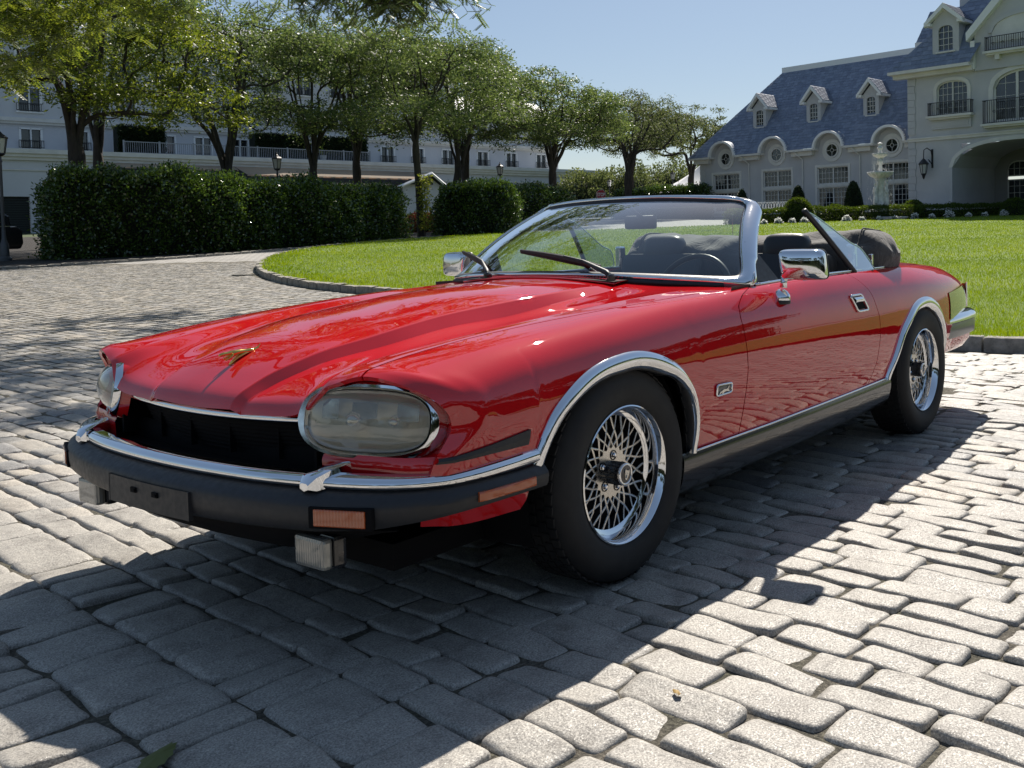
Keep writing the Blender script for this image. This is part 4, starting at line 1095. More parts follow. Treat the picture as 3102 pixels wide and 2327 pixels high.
# control net of the right half of the body (y > 0), columns c0 (sill) .. c13 (centre line)
NET = [
 # row 0: the edge round headlamp and grille opening
 [(-.770,.780,.265),(-.790,.815,.42),(-.768,.838,.525),(-.722,.850,.600),(-.746,.832,.662),(-.793,.765,.707),(-.836,.655,.730),(-.862,.545,.700),(-.888,.462,.627),(-.905,.230,.606),(-.915,.197,.620),(-.917,.15,.618),(-.918,.08,.615),(-.918,0,.614)],
 [(-.745,.800,.262),(-.765,.832,.42),(-.745,.858,.52),(-.695,.866,.60),(-.716,.850,.676),(-.765,.770,.724),(-.815,.648,.740),(-.848,.540,.712),(-.874,.458,.652),(-.895,.232,.632),(-.902,.200,.646),(-.904,.15,.645),(-.905,.08,.644),(-.905,0,.643)],
 [(-.715,.815,.260),(-.730,.848,.42),(-.715,.868,.52),(-.655,.884,.60),(-.670,.858,.690),(-.725,.765,.732),(-.772,.636,.746),(-.800,.532,.731),(-.812,.45,.688),(-.825,.243,.669),(-.828,.213,.691),(-.829,.15,.693),(-.830,.08,.694),(-.830,0,.694)],
 [(-.660,.830,.262),(-.660,.862,.42),(-.660,.878,.52),(-.600,.887,.60),(-.610,.858,.700),(-.655,.760,.744),(-.690,.625,.757),(-.700,.525,.750),(-.702,.44,.724),(-.704,.280,.715),(-.705,.248,.739),(-.706,.18,.747),(-.707,.1,.750),(-.707,0,.751)],
 [(-.500,.845,.280),(-.500,.872,.43),(-.500,.886,.53),(-.480,.890,.62),(-.480,.856,.722),(-.490,.768,.770),(-.500,.625,.780),(-.500,.560,.777),(-.500,.46,.758),(-.500,.335,.754),(-.500,.300,.785),(-.500,.2,.798),(-.500,.1,.803),(-.500,0,.805)],
 [(-.250,.855,.310),(-.250,.880,.44),(-.250,.892,.55),(-.250,.893,.65),(-.250,.862,.742),(-.250,.795,.790),(-.250,.666,.806),(-.250,.608,.806),(-.250,.49,.790),(-.250,.352,.789),(-.250,.313,.824),(-.250,.2,.839),(-.250,.1,.845),(-.250,0,.847)],
 [(0,.860,.330),(0,.884,.45),(0,.895,.57),(0,.894,.67),(0,.866,.758),(0,.806,.808),(0,.712,.826),(0,.628,.829),(0,.51,.813),(0,.405,.810),(0,.326,.846),(0,.2,.868),(0,.1,.876),(0,0,.878)],
 [(.300,.862,.335),(.300,.885,.45),(.300,.895,.57),(.300,.893,.67),(.300,.868,.770),(.300,.818,.826),(.300,.746,.842),(.300,.655,.848),(.300,.54,.842),(.300,.44,.846),(.300,.35,.868),(.300,.2,.886),(.300,.1,.892),(.300,0,.894)],
 [(.620,.864,.335),(.620,.885,.45),(.620,.894,.57),(.620,.892,.67),(.620,.870,.776),(.620,.824,.836),(.620,.752,.852),(.620,.66,.860),(.620,.55,.867),(.620,.45,.874),(.620,.36,.884),(.620,.2,.896),(.620,.1,.901),(.620,0,.902)],
 [(.900,.865,.336),(.900,.885,.45),(.900,.893,.57),(.900,.891,.67),(.900,.868,.785),(.900,.820,.852),(.900,.755,.866),(.900,.67,.874),(.900,.56,.881),(.900,.46,.887),(.900,.36,.893),(.900,.2,.900),(.900,.1,.903),(.900,0,.904)],
 [(1.35,.866,.342),(1.35,.885,.45),(1.35,.892,.57),(1.35,.890,.67),(1.35,.866,.790),(1.35,.816,.862),(1.35,.75,.872),(1.35,.67,.875),(1.35,.56,.880),(1.35,.46,.885),(1.35,.36,.890),(1.35,.2,.895),(1.35,.1,.897),(1.35,0,.898)],
 [(1.80,.866,.350),(1.80,.886,.45),(1.80,.893,.57),(1.80,.890,.67),(1.80,.864,.795),(1.80,.812,.866),(1.80,.75,.876),(1.80,.67,.880),(1.80,.56,.885),(1.80,.46,.888),(1.80,.36,.892),(1.80,.2,.895),(1.80,.1,.897),(1.80,0,.898)],
 [(2.20,.862,.360),(2.20,.884,.46),(2.20,.893,.58),(2.20,.890,.68),(2.20,.860,.800),(2.20,.800,.866),(2.20,.735,.878),(2.20,.66,.884),(2.20,.55,.889),(2.20,.45,.892),(2.20,.35,.895),(2.20,.2,.898),(2.20,.1,.899),(2.20,0,.900)],
 [(2.60,.855,.365),(2.60,.878,.46),(2.60,.888,.58),(2.60,.884,.68),(2.60,.852,.798),(2.60,.785,.866),(2.60,.715,.879),(2.60,.64,.886),(2.60,.54,.891),(2.60,.44,.894),(2.60,.34,.896),(2.60,.2,.898),(2.60,.1,.899),(2.60,0,.900)],
 [(3.00,.825,.370),(3.00,.850,.46),(3.00,.860,.58),(3.00,.855,.68),(3.00,.822,.785),(3.00,.752,.848),(3.00,.685,.866),(3.00,.61,.876),(3.00,.52,.882),(3.00,.42,.885),(3.00,.33,.887),(3.00,.2,.889),(3.00,.1,.890),(3.00,0,.891)],
 [(3.30,.780,.385),(3.30,.806,.47),(3.30,.815,.58),(3.30,.810,.68),(3.30,.782,.768),(3.30,.715,.822),(3.30,.65,.842),(3.30,.58,.853),(3.30,.50,.860),(3.30,.41,.864),(3.30,.32,.867),(3.30,.2,.869),(3.30,.1,.870),(3.30,0,.871)],
 [(3.52,.735,.420),(3.52,.765,.50),(3.52,.775,.59),(3.52,.768,.68),(3.52,.742,.748),(3.52,.680,.792),(3.52,.62,.812),(3.52,.56,.824),(3.52,.48,.831),(3.52,.40,.836),(3.52,.31,.839),(3.52,.2,.841),(3.52,.1,.842),(3.52,0,.843)],
 [(3.64,.690,.450),(3.66,.725,.52),(3.67,.738,.60),(3.67,.732,.68),(3.66,.710,.732),(3.645,.655,.764),(3.64,.60,.780),(3.64,.54,.790),(3.64,.47,.797),(3.64,.39,.801),(3.64,.31,.804),(3.64,.2,.806),(3.64,.1,.807),(3.64,0,.808)],
]
NET = np.array(NET)
TI = np.r_[0, np.cumsum(np.maximum(np.linalg.norm(np.diff(NET, axis=0), axis=2).mean(1), 0.02))]
for r_, z_ in enumerate((.352, .350, .345, .338, .335)): NET[r_, 0, 2] = z_
NET[5, 0, 2] = .335
# steeper flanks of the bonnet bulge
NET[6:8, 9, 1] = NET[6:8, 10, 1] + .045
NET[6:8, 9, 2] -= .006
NET[6:8, 8, 2] -= .004
# fair the lines lengthwise
for _ in range(2):
    N0 = NET.copy()
    for i in range(3, len(NET) - 3):
        a_ = np.linalg.norm(N0[i] - N0[i - 1], axis=1); b_ = np.linalg.norm(N0[i + 1] - N0[i], axis=1)
        tgt = (N0[i - 1] * b_[:, None] + N0[i + 1] * a_[:, None]) / (a_ + b_)[:, None]
        NET[i, :9] = N0[i, :9] + .16 * (tgt - N0[i])[:9]
# tight creases: extra columns close to columns 7, 9 and 10
cols, posn = [], []
for k in range(14):
    f = {7: .05, 9: .09, 10: .11}.get(k, 0)
    if f: cols.append(NET[:, k] * (1 - f) + NET[:, k - 1] * f)
    posn.append(len(cols)); cols.append(NET[:, k])
    if f: cols.append(NET[:, k] * (1 - f) + NET[:, k + 1] * f)
NET = np.stack(cols, 1)
NC = NET.shape[1]
TK = np.r_[0, np.cumsum(np.linalg.norm(np.diff(NET, axis=1), axis=2).mean(0))]
TK14 = TK[posn]
MI = tang(TI, NET)

def surf(ti, kk):
    """point of the body: ti = row parameter (arc), kk = column number (fraction)"""
    ti = np.atleast_1d(ti); kk = np.atleast_1d(kk)
    rows = herm(TI, NET, MI, ti)                          # (n,14,3)
    tk = np.interp(kk, np.arange(14), TK14)
    out = np.empty((len(ti), 3))
    # Catmull-Rom across the columns, per point
    d = (rows[:, 1:] - rows[:, :-1]) / (TK[1:] - TK[:-1])[None, :, None]
    h = (TK[1:] - TK[:-1])[None, :, None]
    m = np.zeros_like(rows)
    m[:, 1:-1] = (d[:, :-1] * h[:, 1:] + d[:, 1:] * h[:, :-1]) / (h[:, 1:] + h[:, :-1])
    m[:, 0] = 1.5 * d[:, 0] - .5 * m[:, 1]
    m[:, -1] = d[:, -1]; m[:, -1, 2] = 0.0
    i = np.clip(np.searchsorted(TK, tk, side='right') - 1, 0, NC - 2)
    a = np.arange(len(ti)); hh = (TK[i + 1] - TK[i])[:, None]; u = ((tk - TK[i]) / (TK[i + 1] - TK[i]))[:, None]
    return ((2 * u**3 - 3 * u**2 + 1) * rows[a, i] + (u**3 - 2 * u**2 + u) * hh * m[a, i]
            + (-2 * u**3 + 3 * u**2) * rows[a, i + 1] + (u**3 - u**2) * hh * m[a, i + 1])

_tg = np.linspace(0, TI[-1], 500)
_tc = {}
def ti_of_x(x, k):
    """row parameter where column k passes x"""
    key = round(float(k), 2)
    if key not in _tc:
        P = surf(_tg, np.full(len(_tg), key))[:, 0]
        _tc[key] = np.maximum.accumulate(P + np.arange(len(P)) * 1e-9)
    P = _tc[key]
    return np.interp(x, P, _tg)

def surf_xz(x, z, kmax=5.2):
    """point of the side at given x and height z"""
    ks = np.linspace(0, kmax, 105)
    t = ti_of_x(x, 2.5)
    P = surf(np.full(105, t), ks)
    if z <= P[0, 2]: return P[0]
    i = int(np.argmax(P[:, 2] > z)) or 104
    f = (z - P[i - 1, 2]) / (P[i, 2] - P[i - 1, 2] + 1e-9)
    return P[i - 1] * (1 - f) + P[i] * f

def k_at_z(ti, z, kmax=5.2):
    ks = np.linspace(0, kmax, 80)
    P = surf(np.full(80, ti), ks)[:, 2]
    if z <= P[0]: return 0.0
    return float(np.interp(z, np.maximum.accumulate(P), ks))

def arch(x, which, grow=0.0):
    """height of the wheel opening's edge at x (0 where there is none)"""
    if which == 'front':
        X = np.array([-.470, -.455, -.425, -.385, -.303, -.197, -.085, .034, .134, .238, .310, .345, .358])
        Z = np.array([.250, .430, .525, .586, .642, .685, .704, .706, .683, .631, .555, .465, .330])
        c = -.05
    else:
        X = np.array([2.055, 2.075, 2.117, 2.192, 2.287, 2.384, 2.517, 2.655, 2.762, 2.849, 2.905, 2.935, 2.95])
        Z = np.array([.350, .395, .456, .561, .631, .682, .707, .698, .654, .573, .480, .41, .30])
        c = 2.53
    # shrink towards the centre for the inner (painted-to-chrome) line
    Xg = c + (X - c) * (1 + grow / .40); Zg = .33 + (Z - .33) * (1 + grow / .37)
    if x <= Xg[0] or x >= Xg[-1]: return 0.0
    return float(np.interp(x, Xg, Zg))

def arch_curve(which, grow, n=50):
    X = {'front': [-.470, -.455, -.425, -.385, -.303, -.197, -.085, .034, .134, .238, .310, .345, .356, .358],
         'rear': [2.055, 2.075, 2.117, 2.192, 2.287, 2.384, 2.517, 2.655, 2.762, 2.849, 2.905, 2.935, 2.945, 2.95]}[which]
    Z = {'front': [.40, .465, .530, .586, .642, .685, .704, .706, .683, .631, .555, .465, .400, .330],
         'rear': [.350, .395, .456, .561, .631, .682, .707, .698, .654, .573, .480, .41, .36, .30]}[which]
    c = {'front': -.05, 'rear': 2.53}[which]
    P = np.array([[c + (x - c) * (1 + grow / .40), 0, .33 + (z - .33) * (1 + grow / .37)] for x, z in zip(X, Z)])
    return smoothpath(P, n)

def panel(name, t0f, t1f, k0f, k1f, nt, nk, mats=PAINT, side=-1, parent=car, thick=0.012, off=0.0, arches=(), **kw):
    """a body panel: a patch of the surface with turned-in edges.
    t0f,t1f(b): row parameter limits as functions of b in 0..1 across; k0f,k1f(t)"""
    a = np.linspace(0, 1, nt); b = np.linspace(0, 1, nk)
    T = np.empty((nt, nk)); K = np.empty((nt, nk))
    for i in range(nt):
        tm = np.array([t0f(bb) * (1 - a[i]) + t1f(bb) * a[i] for bb in b])
        tl = t0f(0) * (1 - a[i]) + t1f(0) * a[i]
        k0 = k0f(tl) if callable(k0f) else k0f
        k1 = k1f(tm[-1]) if callable(k1f) else k1f
        for nm in arches:
            x = surf(tl, max(k0, 1.5))[0, 0]
            za = arch(x, nm)
            if za > 0: k0 = max(k0, k_at_z(tl, za))
        K[i] = k0 + (k1 - k0) * b; T[i] = tm
    P = surf(T.ravel(), K.ravel()).reshape(nt, nk, 3)
    if off: P = P + normals(P) * off
    return finish(name, P, mats, side, parent, thick, **kw)

def normals(P):
    du = np.gradient(P, axis=0); dv = np.gradient(P, axis=1)
    N = np.cross(dv, du); N /= np.linalg.norm(N, axis=2)[:, :, None] + 1e-9
    N = np.where((N[:, :, 1:2] * 1.0 + N[:, :, 2:3] * 1.3 - N[:, :, 0:1] * .4) < 0, -N, N)
    return N

def rim_loop(P, N, thick, mb, mi=0):
    """turned-in edge all round a grid"""
    nt, nk = P.shape[:2]
    idx = [(i, 0) for i in range(nt)] + [(nt - 1, j) for j in range(1, nk)] + [(i, nk - 1) for i in range(nt - 2, -1, -1)] + [(0, j) for j in range(nk - 2, 0, -1)]
    A = np.array([P[i, j] for i, j in idx]); B = A - np.array([N[i, j] for i, j in idx]) * thick
    n = len(idx)
    V = np.concatenate([A, B])
    mb.add(V, [(k, (k + 1) % n, n + (k + 1) % n, n + k) for k in range(n)], mi)

def finish(name, P, mats, side, parent, thick, **kw):
    mb = MB()
    N = normals(P)
    if side in (-1, 1):
        S = np.array([1, side, 1])
        mb.grid(P * S)
        rim_loop(P * S, N * S, thick, mb)
    me = mb.mesh(name, mats, True)
    bm = bmesh.new(); bm.from_mesh(me)
    bmesh.ops.remove_doubles(bm, verts=bm.verts, dist=1e-5)
    bmesh.ops.recalc_face_normals(bm, faces=bm.faces)
    # orient outwards: the centroid face should look up / out
    up = sum((f.normal.z * 1.0 + f.normal.y * side * 1.0) * f.calc_area() for f in bm.faces)
    if up < 0: bmesh.ops.reverse_faces(bm, faces=bm.faces)
    for e in bm.edges:
        if len(e.link_faces) == 2 and e.calc_face_angle(0) > R(35): e.smooth = False
    bm.to_mesh(me); bm.free()
    return obj(name, me, parent, **kw)

GAP = 0.0028
T = lambda x, k=3: float(ti_of_x(x, k))
# door outline: x of front and rear edges as functions of the column number
DFK = [0, 1, 2, 3, 3.8, 4.3, 4.8, 5.1, 5.4]
DFX = [.662, .672, .690, .682, .672, .690, .760, .830, .890]
DRK = [0, .5, 1, 2, 3, 3.8, 4.4, 5.0, 5.4]
DRX = [1.835, 1.870, 1.90, 1.932, 1.925, 1.880, 1.820, 1.760, 1.725]
dfx = lambda k: float(np.interp(k, DFK, DFX)); drx = lambda k: float(np.interp(k, DRK, DRX))
KB = 5.35                                                  # column of the belt line
# k_of_height for panels that start above the sill line
for sd in (-1, 1):
    # front wing: from the headlamp edge to the door
    panel('front_wing', lambda b: 0.0, lambda b: T(dfx(b * (6 - GAP * 15)), b * 5.9) - GAP, 0.0, 6 - GAP * 10, 90, 40, side=sd, arches=('front',))
    panel('door', lambda b: T(dfx(b * KB), b * KB) + GAP, lambda b: T(drx(b * KB), b * KB) - GAP, 0.0, KB, 24, 34, side=sd)
    panel('rear_wing', lambda b: T(drx(b * KB), b * KB) + GAP, lambda b: TI[-1], 0.0, lambda t: float(np.interp(t, [T(1.7), T(2.3), T(2.45), T(2.8)], [KB, KB, 6.0, 6.0])) - GAP * 10, 90, 38, side=sd, arches=('rear',))

# bonnet, cowl and boot lid: both halves in one skin
def wide_panel(name, t0, t1, k0, nt, nk, thick=.012, x1=None):
    a = np.linspace(0, 1, nt)
    kk = np.concatenate([np.linspace(k0, 13, nk), np.linspace(13, k0, nk)[1:]])
    P = np.empty((nt, 2 * nk - 1, 3))
    for j, k in enumerate(kk):
        ta = t0(k) if callable(t0) else t0; tb = t1(k) if callable(t1) else t1
        P[:, j] = surf(ta + (tb - ta) * a, np.full(nt, k))
        if j < nk - 1: P[:, j, 1] *= -1
    mb = MB(); mb.grid(P)
    du = np.gradient(P, axis=0); dv = np.gradient(P, axis=1)
    N = np.cross(du, dv); N /= np.linalg.norm(N, axis=2)[:, :, None] + 1e-9
    N *= np.sign(N[nt // 2, nk, 2])
    rim_loop(P, N, thick, mb)
    me = mb.mesh(name, PAINT, True)
    bm = bmesh.new(); bm.from_mesh(me)
    bmesh.ops.remove_doubles(bm, verts=bm.verts, dist=1e-5)
    bmesh.ops.recalc_face_normals(bm, faces=bm.faces)
    if sum(f.normal.z * f.calc_area() for f in bm.faces) < 0: bmesh.ops.reverse_faces(bm, faces=bm.faces)
    for e in bm.edges:
        if len(e.link_faces) == 2 and e.calc_face_angle(0) > R(38): e.smooth = False
    bm.to_mesh(me); bm.free()
    return obj(name, me, car)
BRX = lambda k: float(np.interp(k, [6, 7, 8.5, 13], [.640, .600, .555, .535]))     # bonnet rear edge
bonnet = wide_panel('bonnet', 0.0, lambda k: T(BRX(k), k) - GAP * .8, 6 + GAP * 10, 120, 90)
wide_panel('cowl_panel', lambda k: T(BRX(min(k, 13)) if k >= 6 else .64, k) + GAP * .8, lambda k: T(1.02, k), 6.0, 16, 30)
wide_panel('rear_deck', T(2.30), T(2.78) - GAP, 6.0, 12, 24)
wide_panel('boot_lid', T(2.78) + GAP, TI[-1] - .012, 6 + GAP * 10, 30, 24)
# dark structure under the skin: shows in the shut lines and wheel openings
for sd in (-1, 1):
    panel('inner_wing', lambda b: .006, lambda b: T(2.0), 0.02, 5.95, 80, 20, SATIN, sd, off=-.014, arches=('front',), thick=.002)
    panel('inner_wing', lambda b: T(1.7), lambda b: TI[-1] - .01, 0.02, 5.0, 60, 20, SATIN, sd, off=-.014, arches=('rear',), thick=.002)
mb = MB()
for x0, x1, zt in ((-.74, .60, .0),):
    G = []
    for x in np.linspace(x0, x1, 20):
        t = T(x, 9); ks = np.concatenate([np.linspace(5.8, 13, 16), np.linspace(13, 5.8, 16)[1:]])
        P = surf(np.full(len(ks), t), ks); P[:15, 1] *= -1; P[:, 2] -= .016; G.append(P)
    mb.grid(G)
mb.build('bonnet_underside', SATIN, car, smooth=True)

# tail panel closing the back
t = np.full(60, TI[-1] - .001)
side_k = np.linspace(0, 13, 60)
E_ = surf(t, side_k)
mb = MB()
G = np.stack([np.stack([E_[:, 0] + 0.0 * E_[:, 0], E_[:, 1] * f, E_[:, 2]], 1) for f in (1, .5, 0, -.5, -1)], 0)
mb.grid(G); mb.build('tail_panel', PAINT, car, smooth=False)

# sills: black tubes of body below the bright strip
for sd in (-1, 1):
    G = []
    for x in np.linspace(.30, 2.12, 30):
        z0 = float(np.interp(x, [.3, .9, 1.35, 1.8, 2.2], [.334, .336, .342, .350, .36]))
        prof = [(.858, z0), (.866, z0 - .02), (.862, z0 - .07), (.845, z0 - .12), (.81, z0 - .15), (.70, z0 - .155)]
        prof = smoothpath([(x, y * sd, z) for y, z in prof], 12)
        G.append(prof)
    s_ = MB().grid(G).build('sill', BLACKGLOSS, car, smooth=True)
    P = [(x, sd * .8705, float(np.interp(x, [.3, .9, 1.35, 1.8, 2.2], [.334, .336, .342, .350, .36])) + .001) for x in np.linspace(.352, 2.060, 30)]
    MB().tube(P, .0048, 6).build('sill_strip', CHROME, car, smooth=True)

# bright wheel-arch trims
for sd in (-1, 1):
    for wh in ('front', 'rear'):
        n = 56
        rings = []
        cx_, rr_ = {'front': (-.05, .40), 'rear': (2.53, .42)}[wh]
        for q, (g, dy) in enumerate([(0.006, .000), (0.002, .012), (-.016, .019), (-.034, .014), (-.046, .004), (-.050, -.010), (-.052, -.04)]):
            C = arch_curve(wh, 0, n)
            Cg = arch_curve(wh, g, n)
            fr = np.clip((C[:, 0] - cx_) / rr_, -1, 1)
            wf = np.interp(fr, [-1, -.5, 0, .6, .85, 1], [.75, 1.0, 1.12, .95, .55, .30])[:, None]
            C = C + (Cg - C) * wf
            C0 = arch_curve(wh, 0.004, n)
            row = []
            for (x, _, z), (x0, _, z0) in zip(C, C0):
                y = surf_xz(np.clip(x0, -.60, 3.3), max(z0, .30))[1]
                row.append((x, sd * (y + dy), z))
            rings.append(row)
        MB().grid(np.array(rings)).build('wheel_arch_trim', CHROME, car, smooth=True)
# dark wheel-house liners
for sd in (-1, 1):
    for cx in (-.045, 2.53):
        mb = MB()
        mb.lathe([(.385, sd * .83), (.40, sd * .60), (.40, sd * .46), (.05, sd * .45)], 24, axis='Y', c=(cx, 0, .34), a0=-.35, a1=math.pi + .35)
        mb.build('wheel_house', SATIN, car, smooth=True)
mb = MB(); mb.box((1.35, 0, .245), (4.2, 1.30, .07)); mb.box((-.50, 0, .36), (.40, .9, .14)); mb.box((3.2, 0, .42), (.6, 1.1, .2)); mb.build('underbody', SATIN, car)

# ---------------------------------------------------------------- wheels
def make_wheel(rear=False):
    root = empty('wheel', parent=car)
    r0 = .330
    mb = MB()    # tyre: outer face at y=-.105 .. inner +.105 (local)
    prof = [(.205, -.085), (.215, -.098), (.235, -.1065), (.262, -.112), (.288, -.1115), (.306, -.104), (.318, -.093), (.3265, -.080), (.3300, -.066)]
    prof += [(.3300, .066), (.318, .093), (.288, .1115), (.235, .1065), (.205, .085)]
    mb.lathe(prof, 72, axis='Y')
    ty = mb.build('tyre', TYRE, root, autosmooth=50)
    # tread grooves, as raised tread blocks
    tb = MB()
    for gy in (-.068, -.036, 0, .036, .068):
        nblk = 60
        for k in range(nblk):
            a = 2 * math.pi * (k + (.5 if gy in (-.036, .036) else 0)) / nblk
            w = .013
            aa = [a - .040, a + .040]
            V = []
            for r_ in (.3290, .3345):
                for y_ in (gy - w, gy + w):
                    for t_ in aa:
                        V.append((r_ * math.cos(t_), y_ + (t_ - a) * .05, r_ * math.sin(t_)))
            tb.add(V, [(4, 5, 7, 6), (0, 1, 5, 4), (2, 6, 7, 3), (0, 4, 6, 2), (1, 3, 7, 5)])
    obj('tread', tb.mesh('tread', TYRE), root, kind='stuff')
    # rim: polished lip and stepped barrel
    mb = MB()
    mb.lathe([(.204, -.084), (.2125, -.0975), (.2135, -.1005), (.2095, -.1025), (.206, -.100), (.199, -.086), (.1935, -.070), (.1925, -.045), (.180, -.040), (.1765, -.038), (.1755, -.020), (.172, .02), (.172, .07)], 72, axis='Y')
    mb.build('rim', CHROME, root, autosmooth=40)
    mb = MB(); mb.lathe([(.170, .012), (.02, .012)], 40, axis='Y'); mb.build('brake_disc', SATIN, root)
    # lattice spokes: two crossing spirals of 20
    yb = -.036
    mb = MB()
    N = 20
    for sgn in (-1, 1):
        for k in range(N):
            a0 = 2 * math.pi * k / N
            P = []
            for q in np.linspace(0, 1, 9):
                r_ = .066 + (.1765 - .066) * q
                pa = np.array([.066 * math.cos(a0), .066 * math.sin(a0)]); pb = .1765 * np.array([math.cos(a0 + sgn * .56), math.sin(a0 + sgn * .56)])
                pc = pa * (1 - q) + pb * q + .006 * math.sin(2 * math.pi * q) * pb / .1765
                r_ = np.hypot(*pc); ang = math.atan2(pc[1], pc[0])
                P.append((r_ * math.cos(ang), yb + .004 * q - .007 * math.sin(math.pi * q), r_ * math.sin(ang)))
            mb.tube(P, np.linspace(.0032, .0026, 9), 5, flat=1.6, cap=False)
    mb.build('lattice', SILVER, root, smooth=True)
    # centre plate with five nut wells
    mb = MB()
    star = []
    for k in range(40):
        a = 2 * math.pi * k / 40
        star.append((.078 + (.006 if k % 2 else -.004)) * np.array([math.cos(a), math.sin(a)]))
    M = lambda a, b, h: (a, h, b)
    mb.prism([tuple(v) for v in star], yb - .006, yb + .008, M)
    mb.build('centre_plate', SILVER, root)
    for k in range(5):
        a = 2 * math.pi * k / 5 + .45
        cx, cz = .053 * math.cos(a), .053 * math.sin(a)
        w = MB(); w.lathe([(.0155, -.0005), (.0150, 0), (.0125, .0005), (.012, .006), (0, .006)], 16, axis='Y', c=(cx, yb - .0075, cz))
        wo = w.build('nut_well', SATIN, root)
        nn = MB(); nn.lathe([(.0, -.010), (.005, -.0095), (.0088, -.006), (.0095, .004)], 6, axis='Y', c=(cx, yb - .006, cz))
        nn.build('wheel_nut', CHROME, root)
    # hub: ribbed black barrel with bright ring and an emblem
    mb = MB(); prof = [(.036, yb), (.034, yb - .02), (.033, yb - .055)]
    mb.lathe(prof, 32, axis='Y')
    for k in range(20):
        a = 2 * math.pi * k / 20
        mb.box((.034 * math.cos(a), yb - .028, .034 * math.sin(a)), (.004, .048, .004))
    hb = mb.build('hub_barrel', BLACKGLOSS, root)
    mb = MB(); mb.lathe([(.0335, yb - .053), (.0350, yb - .057), (.0345, yb - .061), (.0285, yb - .0625), (.0270, yb - .0600)], 32, axis='Y')
    mb.build('hub_ring', CHROME, root, smooth=True)
    mb = MB(); mb.lathe([(.0272, yb - .0602), (.015, yb - .0615), (0, yb - .062)], 24, axis='Y'); mb.build('hub_cap', BLACKGLOSS, root, smooth=True)
    # emblem: a cat's head seen from the front, in relief
    mb = MB()
    face = [(-.011, .010), (-.009, .016), (-.005, .012), (0, .013), (.005, .012), (.009, .016), (.011, .010), (.010, .001), (.007, -.008), (.004, -.015), (0, -.017), (-.004, -.015), (-.007, -.008), (-.010, .001)]
    mb.prism(face, yb - .0645, yb - .060, lambda a, b, h: (a * 1.0, h, b))
    mb.box((-.0042, yb - .0655, .004), (.0035, .002, .0018)); mb.box((.0042, yb - .0655, .004), (.0035, .002, .0018)); mb.box((0, yb - .0658, -.006), (.003, .003, .010))
    mb.build('hub_emblem', SILVER, root)
    return root
wheel0 = make_wheel()
WH = [(0, -.757, .012, 0), (0, .757, -.012, math.pi), (2.591, -.765, 0, 0), (2.591, .765, 0, math.pi)]
for i, (x, y, st, rz) in enumerate(WH):
    w = wheel0 if i == 0 else copy_tree(wheel0, car)
    w.location = (x - .008, y, .332)
    w.rotation_euler = (0, (.3, 1.1, .9, 2.0)[i], rz)
    w.rotation_mode = 'XYZ'

# ---------------------------------------------------------------- front end
def sweep(plan, prof, mb, mi=0, closed=False, sd=1):
    """plan: list of (x,y) path points; prof: (outward offset, z) list. Outward = away from the car"""
    plan = np.asarray(plan, float); n = len(plan)
    tg = np.gradient(plan, axis=0); tg /= np.linalg.norm(tg, axis=1)[:, None]
    nm = np.stack([-tg[:, 1], tg[:, 0]], 1)
    G = np.array([[(p[0] + m_[0] * o, p[1] + m_[1] * o, z) for (o, z) in (prof(i / (n - 1)) if callable(prof) else prof)] for i, (p, m_) in enumerate(zip(plan, nm))])
    mb.grid(G, mi)
    return G
def fr_plan(n=90, inset=0.0, yend=None):
    P = [(-.43, -.884), (-.55, -.885), (-.66, -.877), (-.755, -.848), (-.835, -.783), (-.885, -.695), (-.925, -.58), (-.962, -.42), (-.985, -.22), (-.993, 0)]
    P = P + [(x, -y) for x, y in P[-2::-1]]
    P = smoothpath([(x, y, 0) for x, y in P], n)[:, :2]
    if inset:
        tg = np.gradient(P, axis=0); tg /= np.linalg.norm(tg, axis=1)[:, None]
        P = P + np.stack([tg[:, 1], -tg[:, 0]], 1) * inset
    return P
PL = fr_plan(130)
bumper = empty('front_bumper', parent=car)
# path runs from the seen side (y<0) round the nose; the left normal points outwards (forward)
def outward(P):
    tg = np.gradient(P, axis=0); tg /= np.linalg.norm(tg, axis=1)[:, None]
    nrm = np.stack([-tg[:, 1], tg[:, 0]], 1)
    if nrm[len(P) // 2, 0] > 0: nrm = -nrm
    return nrm
ON = outward(PL)
def band(prof, name, m, parent, sel=slice(None), capends=True, smooth=True):
    P = PL[sel]; N = ON[sel]; n = len(P)
    G = np.array([[(p[0] + q[0] * o, p[1] + q[1] * o, z) for o, z in prof(p)] for p, q in zip(P, N)])
    mb = MB(); mb.grid(G, wrap=True)
    k = G.shape[1]
    mb.add(G[0], [tuple(range(k))]); mb.add(G[-1], [tuple(range(k))[::-1]])
    return mb.build(name, m, parent, autosmooth=50)
def zlow(p):      # lower edge climbs where the bumper turns the corner
    return float(np.interp(abs(p[1]), [0, .60, .74, .83, .9], [.352, .362, .372, .388, .402]))
def rub(p):
    zl = zlow(p); w = float(np.interp(abs(p[1]), [0, .6, .85, .88], [.055, .055, .035, .026]))
    ramp_ = float(np.interp(p[0], [-.62, -.43], [0, 1]))
    return [(-.04, zl + .004), (w * .70, zl), (w * .92, zl + .012), (w, zl + .035), (w * 1.02, .424), (w * .92, .438), (w * .55, .450), (.004, .4585), (-.04, .4585)]
band(rub, 'bumper_cover', RUBBER, bumper)
def chr_(p):
    r = float(np.interp(p[0], [-.75, -.45], [0, .012]))
    return [(-.030, .459 + r), (.006, .4595 + r * .4), (.012, .465 + r * .5), (.013, .475 + r), (.008, .484 + r), (-.006, .491 + r), (-.030, .493 + r)]
band(chr_, 'bumper_blade', CHROME, bumper, slice(1, -1))
